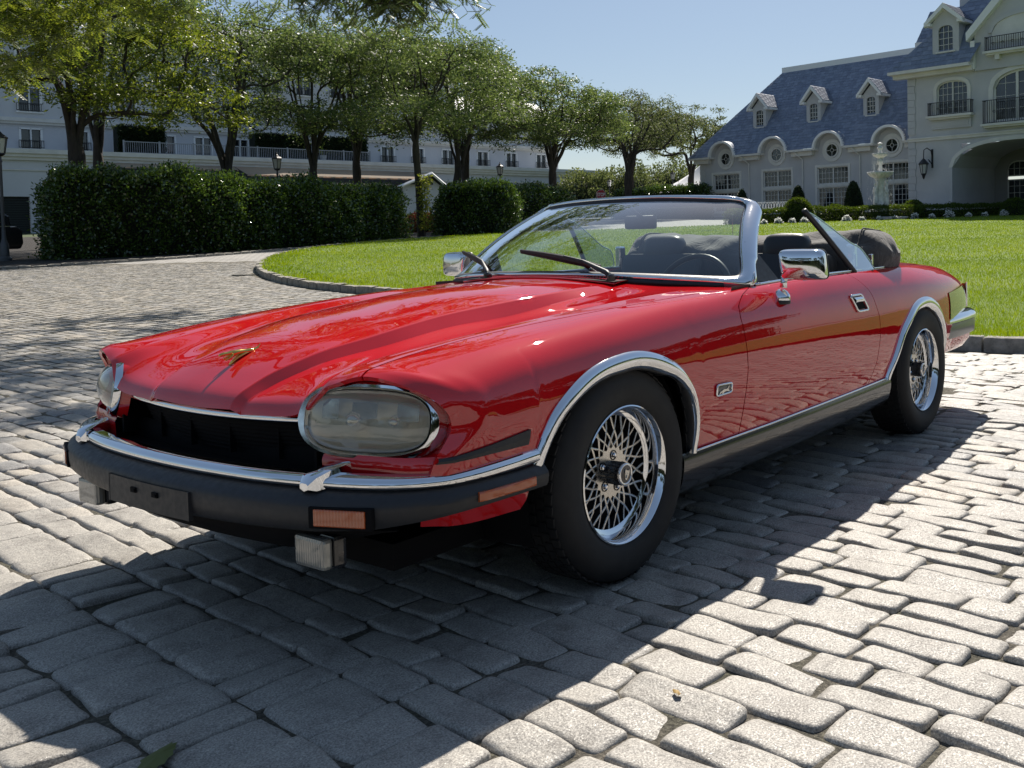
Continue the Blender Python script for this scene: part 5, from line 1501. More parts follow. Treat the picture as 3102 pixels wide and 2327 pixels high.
# number plate recess moulding: a shallow frame with two fixing slots
mb = MB()
for sgn in (-1, 1): pass
yy = np.linspace(-.205, .205, 15)
def fx(y, o=0.055): 
    i = int(np.argmin(np.abs(PL[:, 1] - y) + (PL[:, 0] > -.8) * 9)); return PL[i, 0] - o
G0 = np.array([[(fx(y) - .007, y, z) for z in (.348, .351, .421, .424)] for y in yy])
mb.grid(G0)
for y in (yy[0], yy[-1]):
    mb.box((fx(y) - .002, y, .386), (.012, .006, .076))
mb.build('plate_panel', RUBBER, bumper)
for y in (-.055, .055):
    mb = MB(); mb.box((fx(y) - .0085, y, .398), (.004, .028, .014)); mb.box((fx(y) - .011, y - .006, .398), (.006, .012, .007))
    mb.build('plate_fixing', SATIN, bumper)
# indicators, side markers
for sd in (-1, 1):
    mb = MB()
    i = int(np.argmin(np.abs(PL[:, 1] - sd * .675) + (PL[:, 0] > -.75) * 9)); p = PL[i]; q = ON[i]; tq = np.array([-q[1], q[0]]) * (1 if sd > 0 else 1)
    o = p + q * .046
    ang = math.atan2(tq[1], tq[0])
    mb.box((o[0], o[1], .402), (.170, .020, .054), rz=ang)
    mb.build('indicator_recess', SATIN, bumper, bevel=.004)
    mb = MB(); mb.box((o[0] + q[0] * .005, o[1] + q[1] * .005, .403), (.138, .018, .042), rz=ang)
    mb.build('indicator_lens', AMBER, bumper, bevel=.003)
    mb = MB()
    pts = [k for k in range(len(PL)) if PL[k, 1] * sd > 0 and -.690 < PL[k, 0] < -.485]
    w_ = lambda pp: float(np.interp(abs(pp[1]), [0, .6, .85, .88], [.055, .055, .035, .026])) * 1.02
    G = np.array([[(*(PL[k] + ON[k] * (w_(PL[k]) + d_)), z_) for d_, z_ in ((-.01, .411), (.0035, .412), (.005, .416), (.005, .432), (.0035, .436), (-.01, .437))] for k in pts])
    mb.grid(G); mb.add(G[0], [tuple(range(6))]); mb.add(G[-1], [tuple(range(6))])
    mb.build('side_marker', AMBER, bumper)
    # overrider on the blade: a wedge that points backwards and out
    mb = MB()
    i = int(np.argmin(np.abs(PL[:, 1] - sd * .575) + (PL[:, 0] > -.75) * 9)); p = PL[i]; q = ON[i]
    fr = np.array([p[0] - .012, p[1] * 1.0])
    sec = []
    for tpos, wid, zt, zb in ((-.022, .016, .476, .456), (-.008, .028, .494, .452), (.03, .028, .508, .456), (.075, .020, .514, .472), (.118, .004, .518, .508)):
        c = fr + np.array([tpos, tpos * .28 * sd])
        sec.append([(c[0], c[1] - wid, zt - .004), (c[0], c[1] - wid * .6, zt), (c[0], c[1] + wid * .6, zt), (c[0], c[1] + wid, zt - .004), (c[0], c[1] + wid * 1.0, zb + .006), (c[0], c[1], zb), (c[0], c[1] - wid, zb + .006)])
    mb.grid(np.array(sec), wrap=True); mb.add(sec[0], [tuple(range(7))]); mb.add(sec[-1], [tuple(range(7))[::-1]])
    mb.build('overrider', CHROME, bumper, autosmooth=35)
# dark under-lip below the bumper and front valance
def vprof(p):
    zb = float(np.interp(abs(p[1]), [.45, .80], [.268, .352]))
    return [(-.10, .36), (.0, .36), (-.015, .36 - (.36 - zb) * .45), (-.06, .36 - (.36 - zb) * .9), (-.14, zb)]
    return [(-.10, .36), (.0, .36), (-.015, .315), (-.06, .275), (-.14, .262)]
P = PL; G = np.array([[(p[0] + q[0] * o, p[1] + q[1] * o, z) for o, z in vprof(p)] for p, q in zip(P, ON) if p[0] < -.84])
MB().grid(G).build('front_spoiler', SATIN, car, smooth=True)

# panel below the lamps, between bumper and grille (body colour, in shade)
G = []
for p, q in zip(PL, ON):
    if p[0] > -.60: continue
    o = float(np.interp(abs(p[1]), [0, .45, .7, .86], [-.10, -.085, -.055, -.012]))
    G.append([(p[0] + q[0] * (o + dd), p[1] + q[1] * (o + dd), z) for dd, z in ((0, .42), (.002, .480), (.004, .512), (-.006, .530))])
ys = np.array([g[0][1] for g in G])
for nm_, sel_, m_ in (('lower_nose_panel', ys < -.52, PAINT), ('lower_nose_panel', ys > .52, PAINT), ('nose_splash_panel', abs(ys) < .56, SATIN)):
    MB().grid(np.array(G)[sel_] + ([.065, 0, -.01] if m_ is SATIN else [0, 0, 0])).build(nm_, m_, car, smooth=True)

# ---------------------------------------------------------------- grille
grille = empty('grille', parent=car)
mb = MB(); mb.box((-.74, 0, .55), (.02, 1.0, .17)); mb.box((-.82, 0, .452), (.20, 1.25, .008)); mb.box((-.80, -.49, .545), (.12, .01, .13)); mb.box((-.80, .49, .545), (.12, .01, .13)); mb.build('grille_box', SATIN, grille)
gx = lambda y: -.902 + .050 * (abs(y) / .45) ** 2
for k in range(10):
    z = .594 - k * .0122
    P = [(gx(y) + .030 + .004 * k, y, z + .008 * (abs(y) / .45) ** 2) for y in np.linspace(-.45 + .007 * k, .45 - .007 * k, 21)]
    MB().tube(P, .0017, 4, flat=3.0).build('grille_bar', SATIN, grille)
for y in (-.30, -.1, .1, .30):
    mb = MB(); mb.box((gx(y) + .05, y, .54), (.02, .004, .12)); mb.build('grille_stay', SATIN, grille)
P0 = [(gx(y) - .002, y, .604 + .006 * (abs(y) / .45) ** 2) for y in np.linspace(-.462, .462, 41)]
G = np.array([[(x + dx, y, z + dz) for dx, dz in ((.020, .010), (.004, .010), (-.006, .004), (-.009, -.006), (-.005, -.014), (.004, -.018), (.016, -.016))] for x, y, z in P0])
mb = MB(); mb.grid(G); mb.add(G[0], [tuple(range(7))]); mb.add(G[-1], [tuple(range(7))[::-1]])
mb.build('grille_top_bar', CHROME, grille, autosmooth=60)

# ---------------------------------------------------------------- headlamps
def superell(a_, b_, t, n=2.6):
    c, s_ = math.cos(t), math.sin(t)
    return a_ * math.copysign(abs(c) ** (2 / n), c), b_ * math.copysign(abs(s_) ** (2 / n), s_)
HC = np.array([-.812, .640, .612]); HU = np.array([.40, .917, -.03]); HU /= np.linalg.norm(HU)
HW = np.array([.16, -.05, .986]); HW -= HU * (HW @ HU); HW /= np.linalg.norm(HW); HN = np.cross(HU, HW)
if HN[0] > 0: HN = -HN
HA, HB = .168, .082
HEADGREY = mat('reflector', (0.58, 0.57, 0.48), 0.30, 0.5)
FOGLENS = mat('fog_lens_glass', (0.34, 0.335, 0.30), 0.18, 0.25, Coat_Weight=1.0, Coat_Roughness=.03)
ribbed(FOGLENS, 34, .8, 'Y', .004)
def lampring(a_, b_, off, n=72, extra=0.0, tip=0.0):
    out = []
    for k in range(n):
        t = 2 * math.pi * k / n
        u, w = superell(a_, b_, t, 2.9)
        if u < -a_ * .55 and tip: u -= tip * max(0, (-u / a_ - .55) / .45) * max(0, 1 - abs(w) / b_ * 1.1)
        # the outer end wraps back with the body corner
        bend = -.22 * max(0, u - .05) ** 1.25 + extra
        out.append(HC + HU * u + HW * w + HN * (off + bend))
    return np.array(out)
LENS = glassy('headlamp_lens', (0.86, 0.85, 0.76), .06, 1.45)
n2 = LENS.node_tree
_o = n2.nodes['Material Output']; _s = _o.inputs[0].links[0].from_socket
_d = n2.nodes.new('ShaderNodeBsdfDiffuse'); _d.inputs[0].default_value = (.50, .49, .43, 1)
_m = n2.nodes.new('ShaderNodeMixShader'); _m.inputs[0].default_value = .34
n2.links.new(_s, _m.inputs[1]); n2.links.new(_d.outputs[0], _m.inputs[2]); n2.links.new(_m.outputs[0], _o.inputs[0])
w_ = n2.nodes.new('ShaderNodeTexWave'); w_.wave_type = 'BANDS'; w_.bands_direction = 'Y'; w_.inputs['Scale'].default_value = 48
tc_ = n2.nodes.new('ShaderNodeTexCoord'); n2.links.new(tc_.outputs['Object'], w_.inputs[0])
bp_ = n2.nodes.new('ShaderNodeBump'); bp_.inputs['Strength'].default_value = .8; bp_.inputs['Distance'].default_value = .002
n2.links.new(w_.outputs['Fac'], bp_.inputs['Height'])
for n_x in n2.nodes:
    if n_x.bl_idname in ('ShaderNodeBsdfGlossy', 'ShaderNodeBsdfDiffuse'): n2.links.new(bp_.outputs[0], n_x.inputs['Normal'])
for sd in (-1, 1):
    hl = empty('headlamp', parent=car)
    S = np.array([1, sd, 1])
    # bezel
    rings = [lampring(HA + .016, HB + .019, -.012, tip=.014), lampring(HA + .016, HB + .017, -.004, tip=.014), lampring(HA + .009, HB + .011, .008, tip=.012), lampring(HA + .003, HB + .004, .008), lampring(HA - .003, HB - .003, -.002), lampring(HA - .006, HB - .006, -.02)]
    # the bezel is broader at its outer end
    for q in range(2):
        for k in range(72):
            t = 2 * math.pi * k / 72
            g = max(0, math.cos(t)) ** 1.5 * .022
            rings[q][k] += (HU * g * .8 - HN * g * .75)
    for k in range(72):
        g = max(0, math.cos(2 * math.pi * k / 72)) ** 1.5 * .022
        rings[2][k] += (HU * g * .45 - HN * g * .28)
    MB().grid(np.array(rings) * S, wrap=True).build('bezel', CHROME, hl, autosmooth=50)
    # bulging lens
    G = []
    for f in (1, .96, .88, .72, .5, .25, 0.001):
        bul = .048 * (1 - f ** 2.4)
        G.append(lampring((HA - .004) * f, (HB - .004) * f, .000 + bul))
    MB().grid(np.array(G) * S, wrap=True).build('lens', LENS, hl, smooth=True)
    G = []
    for f, d in ((1, -.004), (.93, -.018), (.8, -.04), (.5, -.055), (.001, -.06)):
        G.append(lampring((HA - .006) * f, (HB - .006) * f, d))
    MB().grid(np.array(G) * S, wrap=True).build('reflector', HEADGREY, hl, smooth=True)
    for uo, rr in ((-.050, .026), (.065, .020)):
        c = (HC + HU * uo - HN * .03) * S
        mb = MB(); mb.lathe([(.0, .03), (rr * .5, .026), (rr, .0), (rr, -.02)], 20)
        me = mb.mesh('bulb', CHROME, True)
        o = obj('bulb', me, hl); o.location = c
        o.rotation_mode = 'QUATERNION'; o.rotation_quaternion = Vector(HN * S).to_track_quat('Z', 'Y')
    for uo, w0, w1_, hh in ((-.115, .045, .03, .050), (-.02, .07, .03, .040), (.10, .06, .028, .046)):
        V = [(HC + HU * (uo + a * w0 / 2) + HW * (.026 + b_ * hh / 2) - HN * .022) * S for a, b_ in ((-1, -1), (1, -1), (1, 1), (-1, 1))]
        MB().add(V, [(0, 1, 2, 3)]).build('lamp_facet', CHROME, hl, fix=False)
    # red surround closing the space between bezel and wing
    A = lampring(HA + .013, HB + .017, -.011, tip=.010)
    for k in range(72):
        g = max(0, math.cos(2 * math.pi * k / 72)) ** 1.5 * .022
        A[k] += (HU * g * .8 - HN * g * .75)
    B = A.copy()
    kk = np.linspace(9.0, 1.6, 200); EDGE = surf(np.zeros(200), kk)
    for k in range(72):
        d = A[k] - HC; ang = math.atan2(d @ HW, d @ HU)
        B[k] = A[k] + d * .06 - HN * .030
        q = EDGE - HC; ea = np.arctan2(q @ HW, q @ HU)
        i = int(np.abs(ea - ang).argmin())
        if abs(ea[i] - ang) < .06 and math.cos(ang) > -.45: B[k] = EDGE[i] - HN * .004
    MB().grid(np.array([A, B]) * S, wrap=True).build('lamp_surround', PAINT, hl, smooth=True)
    # fog lamp
    fl = empty('fog_lamp', parent=car)
    c = np.array([-.930, sd * .565, .298])
    mb = MB(); mb.box(c, (.030, .118, .078)); mb.build('fog_lens', FOGLENS, fl, bevel=.010)
    mb = MB(); mb.box(c + [.034, 0, 0], (.040, .128, .086)); mb.build('fog_housing', BLACKGLOSS, fl, bevel=.012)
    mb = MB(); mb.box(c + [.05, 0, .06], (.03, .03, .04)); mb.build('fog_bracket', SATIN, fl)

# rubber side moulding in front of the wheel
for sd in (-1, 1):
    G = []
    for x in np.linspace(-.74, -.475, 16):
        zc = .522 + (x + .74) * .06
        hgt = float(np.interp(x, [-.74, -.6, -.475], [.006, .012, .020]))
        row = []
        for dz, dy in ((-hgt, -.002), (-hgt, .006), (0, .009), (hgt, .006), (hgt, -.002)):
            p = surf_xz(x, zc + dz); row.append((p[0], sd * (p[1] + dy), zc + dz))
        G.append(row)
    mb = MB(); mb.grid(np.array(G)); mb.add(G[-1], [tuple(range(5))]); mb.build('side_moulding', RUBBER, car)
# ---------------------------------------------------------------- windscreen
def sym(P, n):
    """points with y<=0 first ... mirrored to a full curve, centre last"""
    P = list(P); full = P + [(x, -y, z) for x, y, z in P[-2::-1]]
    return smoothpath(full, n)
NB = 61
WB = sym([(.895, -.770, .882), (.845, -.745, .882), (.755, -.62, .890), (.665, -.40, .902), (.625, -.18, .908), (.615, 0, .910)], NB)
WT = sym([(1.292, -.572, 1.188), (1.262, -.535, 1.200), (1.222, -.44, 1.208), (1.185, -.28, 1.217), (1.168, -.12, 1.221), (1.165, 0, 1.222)], NB)
mb = MB()
G = []
for v in np.linspace(0, 1, 17):
    row = WB * (1 - v) + WT * v
    row = row + np.array([-.030, 0, .018]) * (4 * v * (1 - v))          # outward crown
    G.append(row)
G = np.array(G)
mb.grid(G); wsg = mb.build('windscreen_glass', GLASS, car, smooth=True)
GG = G
def edge_path():
    """round the glass: from the near base corner up, over the header and down"""
    A = GG[:, 0]; B = GG[-1]; C = GG[::-1, -1]
    D = GG[0][::-1]
    P = list(A[:-1]) + list(B[:-1]) + list(C[:-1]) + list(D[:-1])
    return smoothpath(np.array(P)[::2], 220, True)
EP = edge_path()
EPS = EP.copy()
for _ in range(10): EPS = (np.roll(EPS, 1, 0) + 2 * EPS + np.roll(EPS, -1, 0)) / 4
ctr = GG[8, 30]
# frame cross-section swept round: outward direction in the glass surface + normal
tg = np.roll(EPS, -1, 0) - np.roll(EPS, 1, 0); tg /= np.linalg.norm(tg, axis=1)[:, None]
nrm0 = np.array([-.72, 0, .69])
rows = []; rub_rows = []
for i, (p, t_) in enumerate(zip(EPS, tg)):
    n0 = nrm0 + np.array([0, p[1] * .75, 0]); n0 = n0 - t_ * (n0 @ t_); n0 /= np.linalg.norm(n0)
    o = np.cross(t_, n0)
    if o @ (p - ctr) < 0: o = -o
    side_ = abs(o[1])                                         # 1 on the pillars, 0 on the header
    low = p[2] < 1.0 and abs(o[1]) < .75
    w = .020 + .046 * side_ ** 1.2
    if p[2] < .96: w = w * float(np.interp(abs(o[1]), [0, .6, .95], [.55, .7, 1]))
    rows.append([p + o * a * w + n0 * b for a, b in ((-.25, .000), (-.22, .010), (0, .016), (.35, .017), (.75, .009), (.98, -.006), (1.0, -.022), (.8, -.036), (.2, -.036), (-.2, -.024))])
    rub_rows.append([p + o * a + n0 * b for a, b in ((-.020, .0015), (-.019, .005), (-.004, .012), (.002, .012), (.002, -.002), (-.018, -.002))])
mb = MB(); mb.grid(np.array(rows + rows[:1]), wrap=True)
mb.build('windscreen_frame', CHROME, car, smooth=True)
MB().grid(np.array(rub_rows + rub_rows[:1]), wrap=True).build('windscreen_seal', RUBBER, car, smooth=True)
# base moulding and seal
WBs = WB.copy()
mb = MB(); mb.tube(WBs[3:-3] + [-.016, 0, -.016], .011, 6); mb.build('windscreen_base_seal', RUBBER, car, smooth=True)
# header: dark weather strip behind the frame
mb = MB(); mb.tube(WT + [.040, 0, .004], .012, 6, flat=1); mb.tube(WT[2:-2] + [.022, 0, -.020], .013, 6, flat=1); mb.build('header_seal', RUBBER, car, smooth=True)
# interior mirror
rv = empty('rear_view_mirror', parent=car)
MB().box((1.26, -.02, 1.122), (.028, .170, .062)).build('mirror_body', RUBBER, rv, bevel=.012, autosmooth=40)
MB().tube([(1.19, 0, 1.205), (1.225, -.01, 1.17), (1.25, -.04, 1.14)], .009, 8).build('mirror_stem', SATIN, rv, smooth=True)
# sun visors folded up
for y in (-.27, .27):
    MB().box((1.27, y, 1.190), (.11, .38, .014)).build('sun_visor', LEATHER, car, bevel=.005)

# wipers
def wiper(p0, p1, arm0):
    w = empty('wiper', parent=car)
    p0, p1, arm0 = map(np.array, (p0, p1, arm0))
    d = p1 - p0; L = np.linalg.norm(d)
    up = np.array([-.35, 0, .9])
    MB().tube([arm0, arm0 + (p0 + d * .18 - arm0) * .25 + up * .012, p0 + d * .30 + up * .018, p0 + d * .5 + up * .022], [.011, .011, .007, .005], 6).build('wiper_arm', RUBBER, w, smooth=True)
    mb = MB(); mb.tube([p0 + d * q + up * (.005 + .010 * math.sin(math.pi * q)) for q in np.linspace(.12, 1, 12)], np.interp(np.linspace(.12, 1, 12), [0, .5, 1], [.005, .0075, .004]), 5, flat=1.6)
    mb.build('wiper_frame', RUBBER, w)
    MB().tube([p0 + d * q for q in (.06, .5, 1.0)], .0042, 4, flat=1.8).build('wiper_blade', RUBBER, w)
    mb = MB(); mb.lathe([(.018, -.01), (.018, .006), (.010, .014), (0, .015)], 12, c=tuple(arm0)); mb.build('wiper_pivot', BLACKGLOSS, w)
wiper((.675, -.300, .925), (.690, .20, 1.005), (.585, -.36, .905))
wiper((.680, .36, .925), (.80, .66, 1.00), (.590, .30, .908))

# louvres of the air intake
vent = empty('air_intake', parent=car)
mb = MB(); G = []
for x in (.548, .66):
    t = T(x, 13); ks = np.concatenate([np.linspace(10.6, 13, 10), np.linspace(13, 10.6, 10)[1:]])
    P = surf(np.full(19, T(x, 12)), ks); P[:9, 1] *= -1
    f = .40 / abs(P[0, 1]); P[:, 1] *= f; P[:, 2] += .0025; G.append(P)
mb.grid(np.array(G)); mb.build('intake_mesh', SATIN, vent)
lv = MB()
for y in np.linspace(-.395, .395, 52):
    z = .9015 - .02 * (y / .4) ** 2 
    t0 = T(.548, 12); kz = surf(np.array([T(.553, 12), T(.655, 12)]), np.array([12.0, 12.0]))
    z0 = kz[0, 2] - .022 * (y / .4) ** 2; z1 = kz[1, 2] - .016 * (y / .4) ** 2
    P = [(.552, y, z0 + .004), (.60, y, (z0 + z1) / 2 + .0085), (.655, y, z1 + .006)]
    lv.tube(P, .0042, 5, flat=.7)
for x, dz in ((.548, 0), (.660, 0)):
    kz = surf(np.array([T(x, 12)]), np.array([12.0]))[0, 2]
    lv.tube([(x, y, kz + .004 - .020 * (y / .4) ** 2) for y in np.linspace(-.40, .40, 15)], .005, 5, flat=.8)
obj('louvre', lv.mesh('louvre', PAINT, True), vent, kind='stuff')

# ---------------------------------------------------------------- mirrors, handles, badges
for sd in (-1, 1):
    m = empty('door_mirror', parent=car)
    # housing: a squared shell, tilted; front face looks forward
    c = np.array([1.040, sd * .945, .938])
    ax = np.array([.42, sd * .905, .0]) if sd < 0 else np.array([.42, .905, 0])
    ux = np.array([.18, sd * .98, 0]); ux /= np.linalg.norm(ux); fz = np.array([0, 0, 1.0]); fx_ = np.cross(fz, ux) * (1 if sd > 0 else -1)
    if fx_[0] > 0: fx_ = -fx_
    def ring(a_, b_, f, n=40, dz=0, ex=6.5):
        out = []
        for k in range(n):
            u, w = superell(a_, b_, 2 * math.pi * k / n, ex)
            w *= 1.0
            if w < 0: u = u * (1 + .0 * w)
            out.append(c + ux * (u - .10 * w * (1)) + fz * (w + dz) + fx_ * f)
        return out
    G = [ring(.087, .056, -.026), ring(.091, .060, -.018), ring(.091, .060, -.004), ring(.090, .059, .012), ring(.088, .057, .022), ring(.086, .055, .028, ex=6), ring(.082, .051, .033, ex=5), ring(.074, .044, .0365, ex=4), ring(.060, .035, .039, ex=3), ring(.042, .024, .0405, ex=2.4), ring(.022, .013, .0412, ex=2), ring(.001, .001, .0415, ex=2)]
    MB().grid(np.array(G), wrap=True).build('mirror_shell', CHROME, m, smooth=True)
    G = [ring(.087, .056, -.026), ring(.086, .055, -.019), ring(.001, .001, -.019)]
    MB().grid(np.array(G), wrap=True).build('mirror_face', mat('mirror_face', (.75, .77, .8), .02, 1.0) if sd < 0 else bpy.data.materials['mirror_face'], m)
    G = [ring(.092, .061, -.028), ring(.092, .061, -.022), ring(.086, .055, -.022), ring(.086, .055, -.028)]
    MB().grid(np.array(G + G[:1]), wrap=True).build('mirror_rim', RUBBER, m)
    MB().tube([c + ux * -.075 + fz * -.045, c + ux * -.078 + fz * -.070, c + ux * -.08 + fz * -.088], [.015, .013, .016], 10).build('mirror_neck', CHROME, m, smooth=True)
    p = c + ux * -.082 + fz * -.105
    mb = MB(); mb.lathe([(.034, -.026), (.036, -.014), (.034, .0), (.024, .014), (.010, .022), (0, .023)], 20, c=(p[0], p[1] - sd * .008, p[2] - .012)); mb.build('mirror_foot', CHROME, m, smooth=True)
    mb = MB(); mb.lathe([(.037, -.036), (.039, -.026), (.036, -.020)], 20, c=(p[0], p[1] - sd * .010, p[2] - .012)); mb.build('mirror_gasket', RUBBER, m, smooth=True)
    # door handle: chrome frame with a flap and a dark pocket
    h = empty('door_handle', parent=car)
    def onside(x, z, d=0.0):
        q = surf_xz(x, z); q2 = surf_xz(x, z + .02)
        n = np.array([0, 1, -(q2[1] - q[1]) / .02]); n /= np.linalg.norm(n)
        q = q + n * d
        return (q[0], sd * q[1], q[2])
    quad = lambda f: [(1.628 + .080 * f, .777 - 0 * f), (1.758 - .020 * f, .777), (1.803 - .030 * f, .705), (1.690 + 0 * f, .705)]
    def frame(x0, x1, x2, x3, z0, z1, d0, d1, nm, m_, parent, n=6):
        # skewed rectangle (x0,x1 top; x3,x2 bottom)
        G = []
        for v in np.linspace(0, 1, n):
            xa = x0 + (x3 - x0) * v; xb = x1 + (x2 - x1) * v; z = z1 + (z0 - z1) * v
            G.append([onside(xa + (xb - xa) * u, z, d0 + (d1 - d0) * math.sin(math.pi * v) ** .5 if True else d0) for u in np.linspace(0, 1, n)])
        return MB().grid(np.array(G)).build(nm, m_, parent, smooth=True)
    frame(1.645, 1.742, 1.788, 1.692, .712, .770, .001, .002, 'handle_pocket', SATIN, h)
    frame(1.650, 1.738, 1.762, 1.674, .742, .768, .004, .016, 'handle_flap', CHROME, h)
    loop = [(1.634, .776), (1.752, .776), (1.802, .704), (1.684, .704)]
    L = []
    for a, b in zip(loop, loop[1:] + loop[:1]):
        for q in np.linspace(.12, .88, 4): L.append(onside(a[0] + (b[0] - a[0]) * q, a[1] + (b[1] - a[1]) * q, .005))
    LH = loop
    def fillet(loop, rr=.16, m=5):
        out = []
        n = len(loop)
        for q in range(n):
            a, b_, c_ = np.array(loop[q - 1]), np.array(loop[q]), np.array(loop[(q + 1) % n])
            p0_, p1_ = b_ + (a - b_) * rr, b_ + (c_ - b_) * rr
            for u_ in np.linspace(0, 1, m): out.append((1 - u_) ** 2 * p0_ + 2 * u_ * (1 - u_) * b_ + u_ ** 2 * p1_)
            out.append((p1_ + c_ + (b_ - c_) * rr) / 2)
        return out
    MB().tube([onside(x, z, .005) for x, z in fillet(LH)], .0065, 8, closed=True, flat=.8).build('handle_frame', CHROME, h, smooth=True)
    # side badge: bright frame, black field, leaping cat
    b = empty('side_badge', parent=car)
    frame(.468, .564, .562, .466, .508, .543, .003, .005, 'badge_field', BLACKGLOSS, b)
    loop = [(.466, .545), (.566, .541), (.564, .509), (.464, .507)]
    MB().tube([onside(x, z, .005) for x, z in fillet(loop)], .0042, 6, closed=True).build('badge_frame', CHROME, b, smooth=True)
    CAT = [(0, .10), (.06, .30), (.14, .42), (.26, .44), (.36, .60), (.52, .62), (.68, .56), (.80, .66), (.92, .92), (.97, .98), (.95, .86), (.86, .58), (.90, .40), (.99, .22), (.96, .14), (.84, .26), (.74, .32), (.60, .30), (.50, .28), (.42, .12), (.28, .02), (.24, .08), (.34, .22), (.30, .26), (.20, .22), (.08, .08), (.02, .04)]
    mb = MB()
    mb.add([onside(.478 + .070 * u, .510 + .026 * v, .0075) for u, v in CAT] + [onside(.478 + .070 * u, .510 + .026 * v, .0045) for u, v in CAT],
           [tuple(range(len(CAT)))] + [(k, (k + 1) % len(CAT), len(CAT) + (k + 1) % len(CAT), len(CAT) + k) for k in range(len(CAT))])
    mb.build('badge_cat', SILVER, b)
# leaping cat on the bonnet: a little sculpture
def skin_mesh(name, pts, edges, rad, m, sub=1, parent=None):
    me = bpy.data.meshes.new(name); me.from_pydata([tuple(p) for p in pts], edges, []); me.update()
    o = bpy.data.objects.new(name, me); COL.objects.link(o)
    md = o.modifiers.new('s', 'SKIN')
    for v, r_ in zip(me.skin_vertices[0].data, rad): v.radius = (r_, r_); 
    me.skin_vertices[0].data[0].use_root = True
    o.modifiers.new('u', 'SUBSURF').levels = sub
    dg = bpy.context.evaluated_depsgraph_get(); dg.update()
    m2 = bpy.data.meshes.new_from_object(o.evaluated_get(dg))
    bpy.data.objects.remove(o); m2.materials.clear(); m2.materials.append(m)
    m2.polygons.foreach_set('use_smooth', np.ones(len(m2.polygons), dtype=bool)); m2.update()
    return obj(name, m2, parent)
orn = empty('bonnet_ornament', parent=car)
c = np.array([-.755, 0, .772])
pts = [(.010, 0, .004), (.034, 0, .000), (.052, 0, .004), (-.015, 0, .007), (-.040, 0, .006), (-.055, 0, .006), (-.068, 0, .004),       # 0 belly,1 hips,2 rump,3 chest,4 neck,5 head,6 muzzle
       (.062, 0, .012), (.068, 0, .022),                                           # 7,8 tail
       (.050, .006, -.012), (.030, .008, -.018), (.050, -.006, -.010), (.032, -.008, -.016),   # hind legs
       (-.030, .006, -.006), (-.050, .007, -.014), (-.030, -.006, -.008), (-.052, -.007, -.018)]
edges = [(0, 1), (1, 2), (0, 3), (3, 4), (4, 5), (5, 6), (2, 7), (7, 8), (1, 9), (9, 10), (1, 11), (11, 12), (3, 13), (13, 14), (3, 15), (15, 16)]
rad = [.0075, .0085, .0055, .0085, .0060, .0068, .0035, .0028, .002, .0042, .0025, .0042, .0025, .0038, .0022, .0038, .0022]
pts = [(p[0], p[1], p[2] * .75) for p in pts]
cat_o = skin_mesh('ornament_cat', [c + np.array(p) + np.array([0, 0, .06 * p[0]]) for p in pts], edges, rad, GOLD, 1, orn)
bz = surf(np.array([T(-.755, 13)]), np.array([13.0]))[0, 2]
mb = MB(); mb.tube([(-.790, 0, bz - .016), (-.765, 0, bz + .002), (-.740, 0, bz + .012), (-.715, 0, bz + .016)], [.004, .010, .010, .004], 8, flat=.5); mb.build('ornament_base', GOLD, orn, smooth=True)
cat_o.location = (0, 0, bz - .758)

# belt mouldings
for sd in (-1, 1):
    P = []
    for x in np.linspace(.93, 2.30, 40):
        q = surf(np.array([T(x, 5)]), np.array([KB]))[0]; P.append((q[0], sd * (q[1] - .004), q[2] + .004))
    MB().tube(P, .0075, 6, flat=.8).build('belt_strip', CHROME, car, smooth=True)
    # black quarter at the foot of the pillar
    y = .765
    mb = MB(); mb.prism([(.93, .872), (1.17, .872), (1.05, 1.02), (1.015, 1.03)], -.006, .006, lambda a, b_, h: (a, sd * (y - (b_ - .872) * .42) + h, b_))
    mb.build('quarter_panel', RUBBER, car)

# rear quarter glass with its dark frame, half raised
for sd in (-1, 1):
    yq = lambda z: sd * (.792 - (z - .87) * .36)
    out = smoothpath([(1.578, 0, 1.158), (1.66, 0, 1.135), (1.80, 0, 1.075), (1.95, 0, 1.005), (2.05, 0, .97), (2.085, 0, .93), (2.12, 0, .875)], 24)
    fr_ = np.array([(1.578 + (1.885 - 1.578) * q ** .92, 0, 1.158 + (.868 - 1.158) * q) for q in np.linspace(0, 1, 24)])
    G = []
    for a, b_ in zip(fr_, out):
        row = []
        for q in np.linspace(0, 1, 6):
            p = a * (1 - q) + b_ * q; row.append((p[0], yq(p[2]), p[2]))
        G.append(row)
    qg = empty('quarter_window', parent=car)
    G = np.array(G)
    MB().grid(G).build('quarter_glass', QGLASS, qg, smooth=True)
    MB().tube([(x - .006, yq(z), z) for x, _, z in fr_], .013, 6, flat=1.0).build('quarter_frame', RUBBER, qg, smooth=True)
    MB().tube([(x, yq(z), z) for x, _, z in out], .0035, 4).build('quarter_edge', mat('glass_edge', (.35, .55, .5), .2) if sd < 0 else bpy.data.materials['glass_edge'], qg, smooth=True)
    MB().box((2.135, sd * .765, .905), (.018, .02, .085)).build('quarter_post', CHROME, qg, bevel=.004)

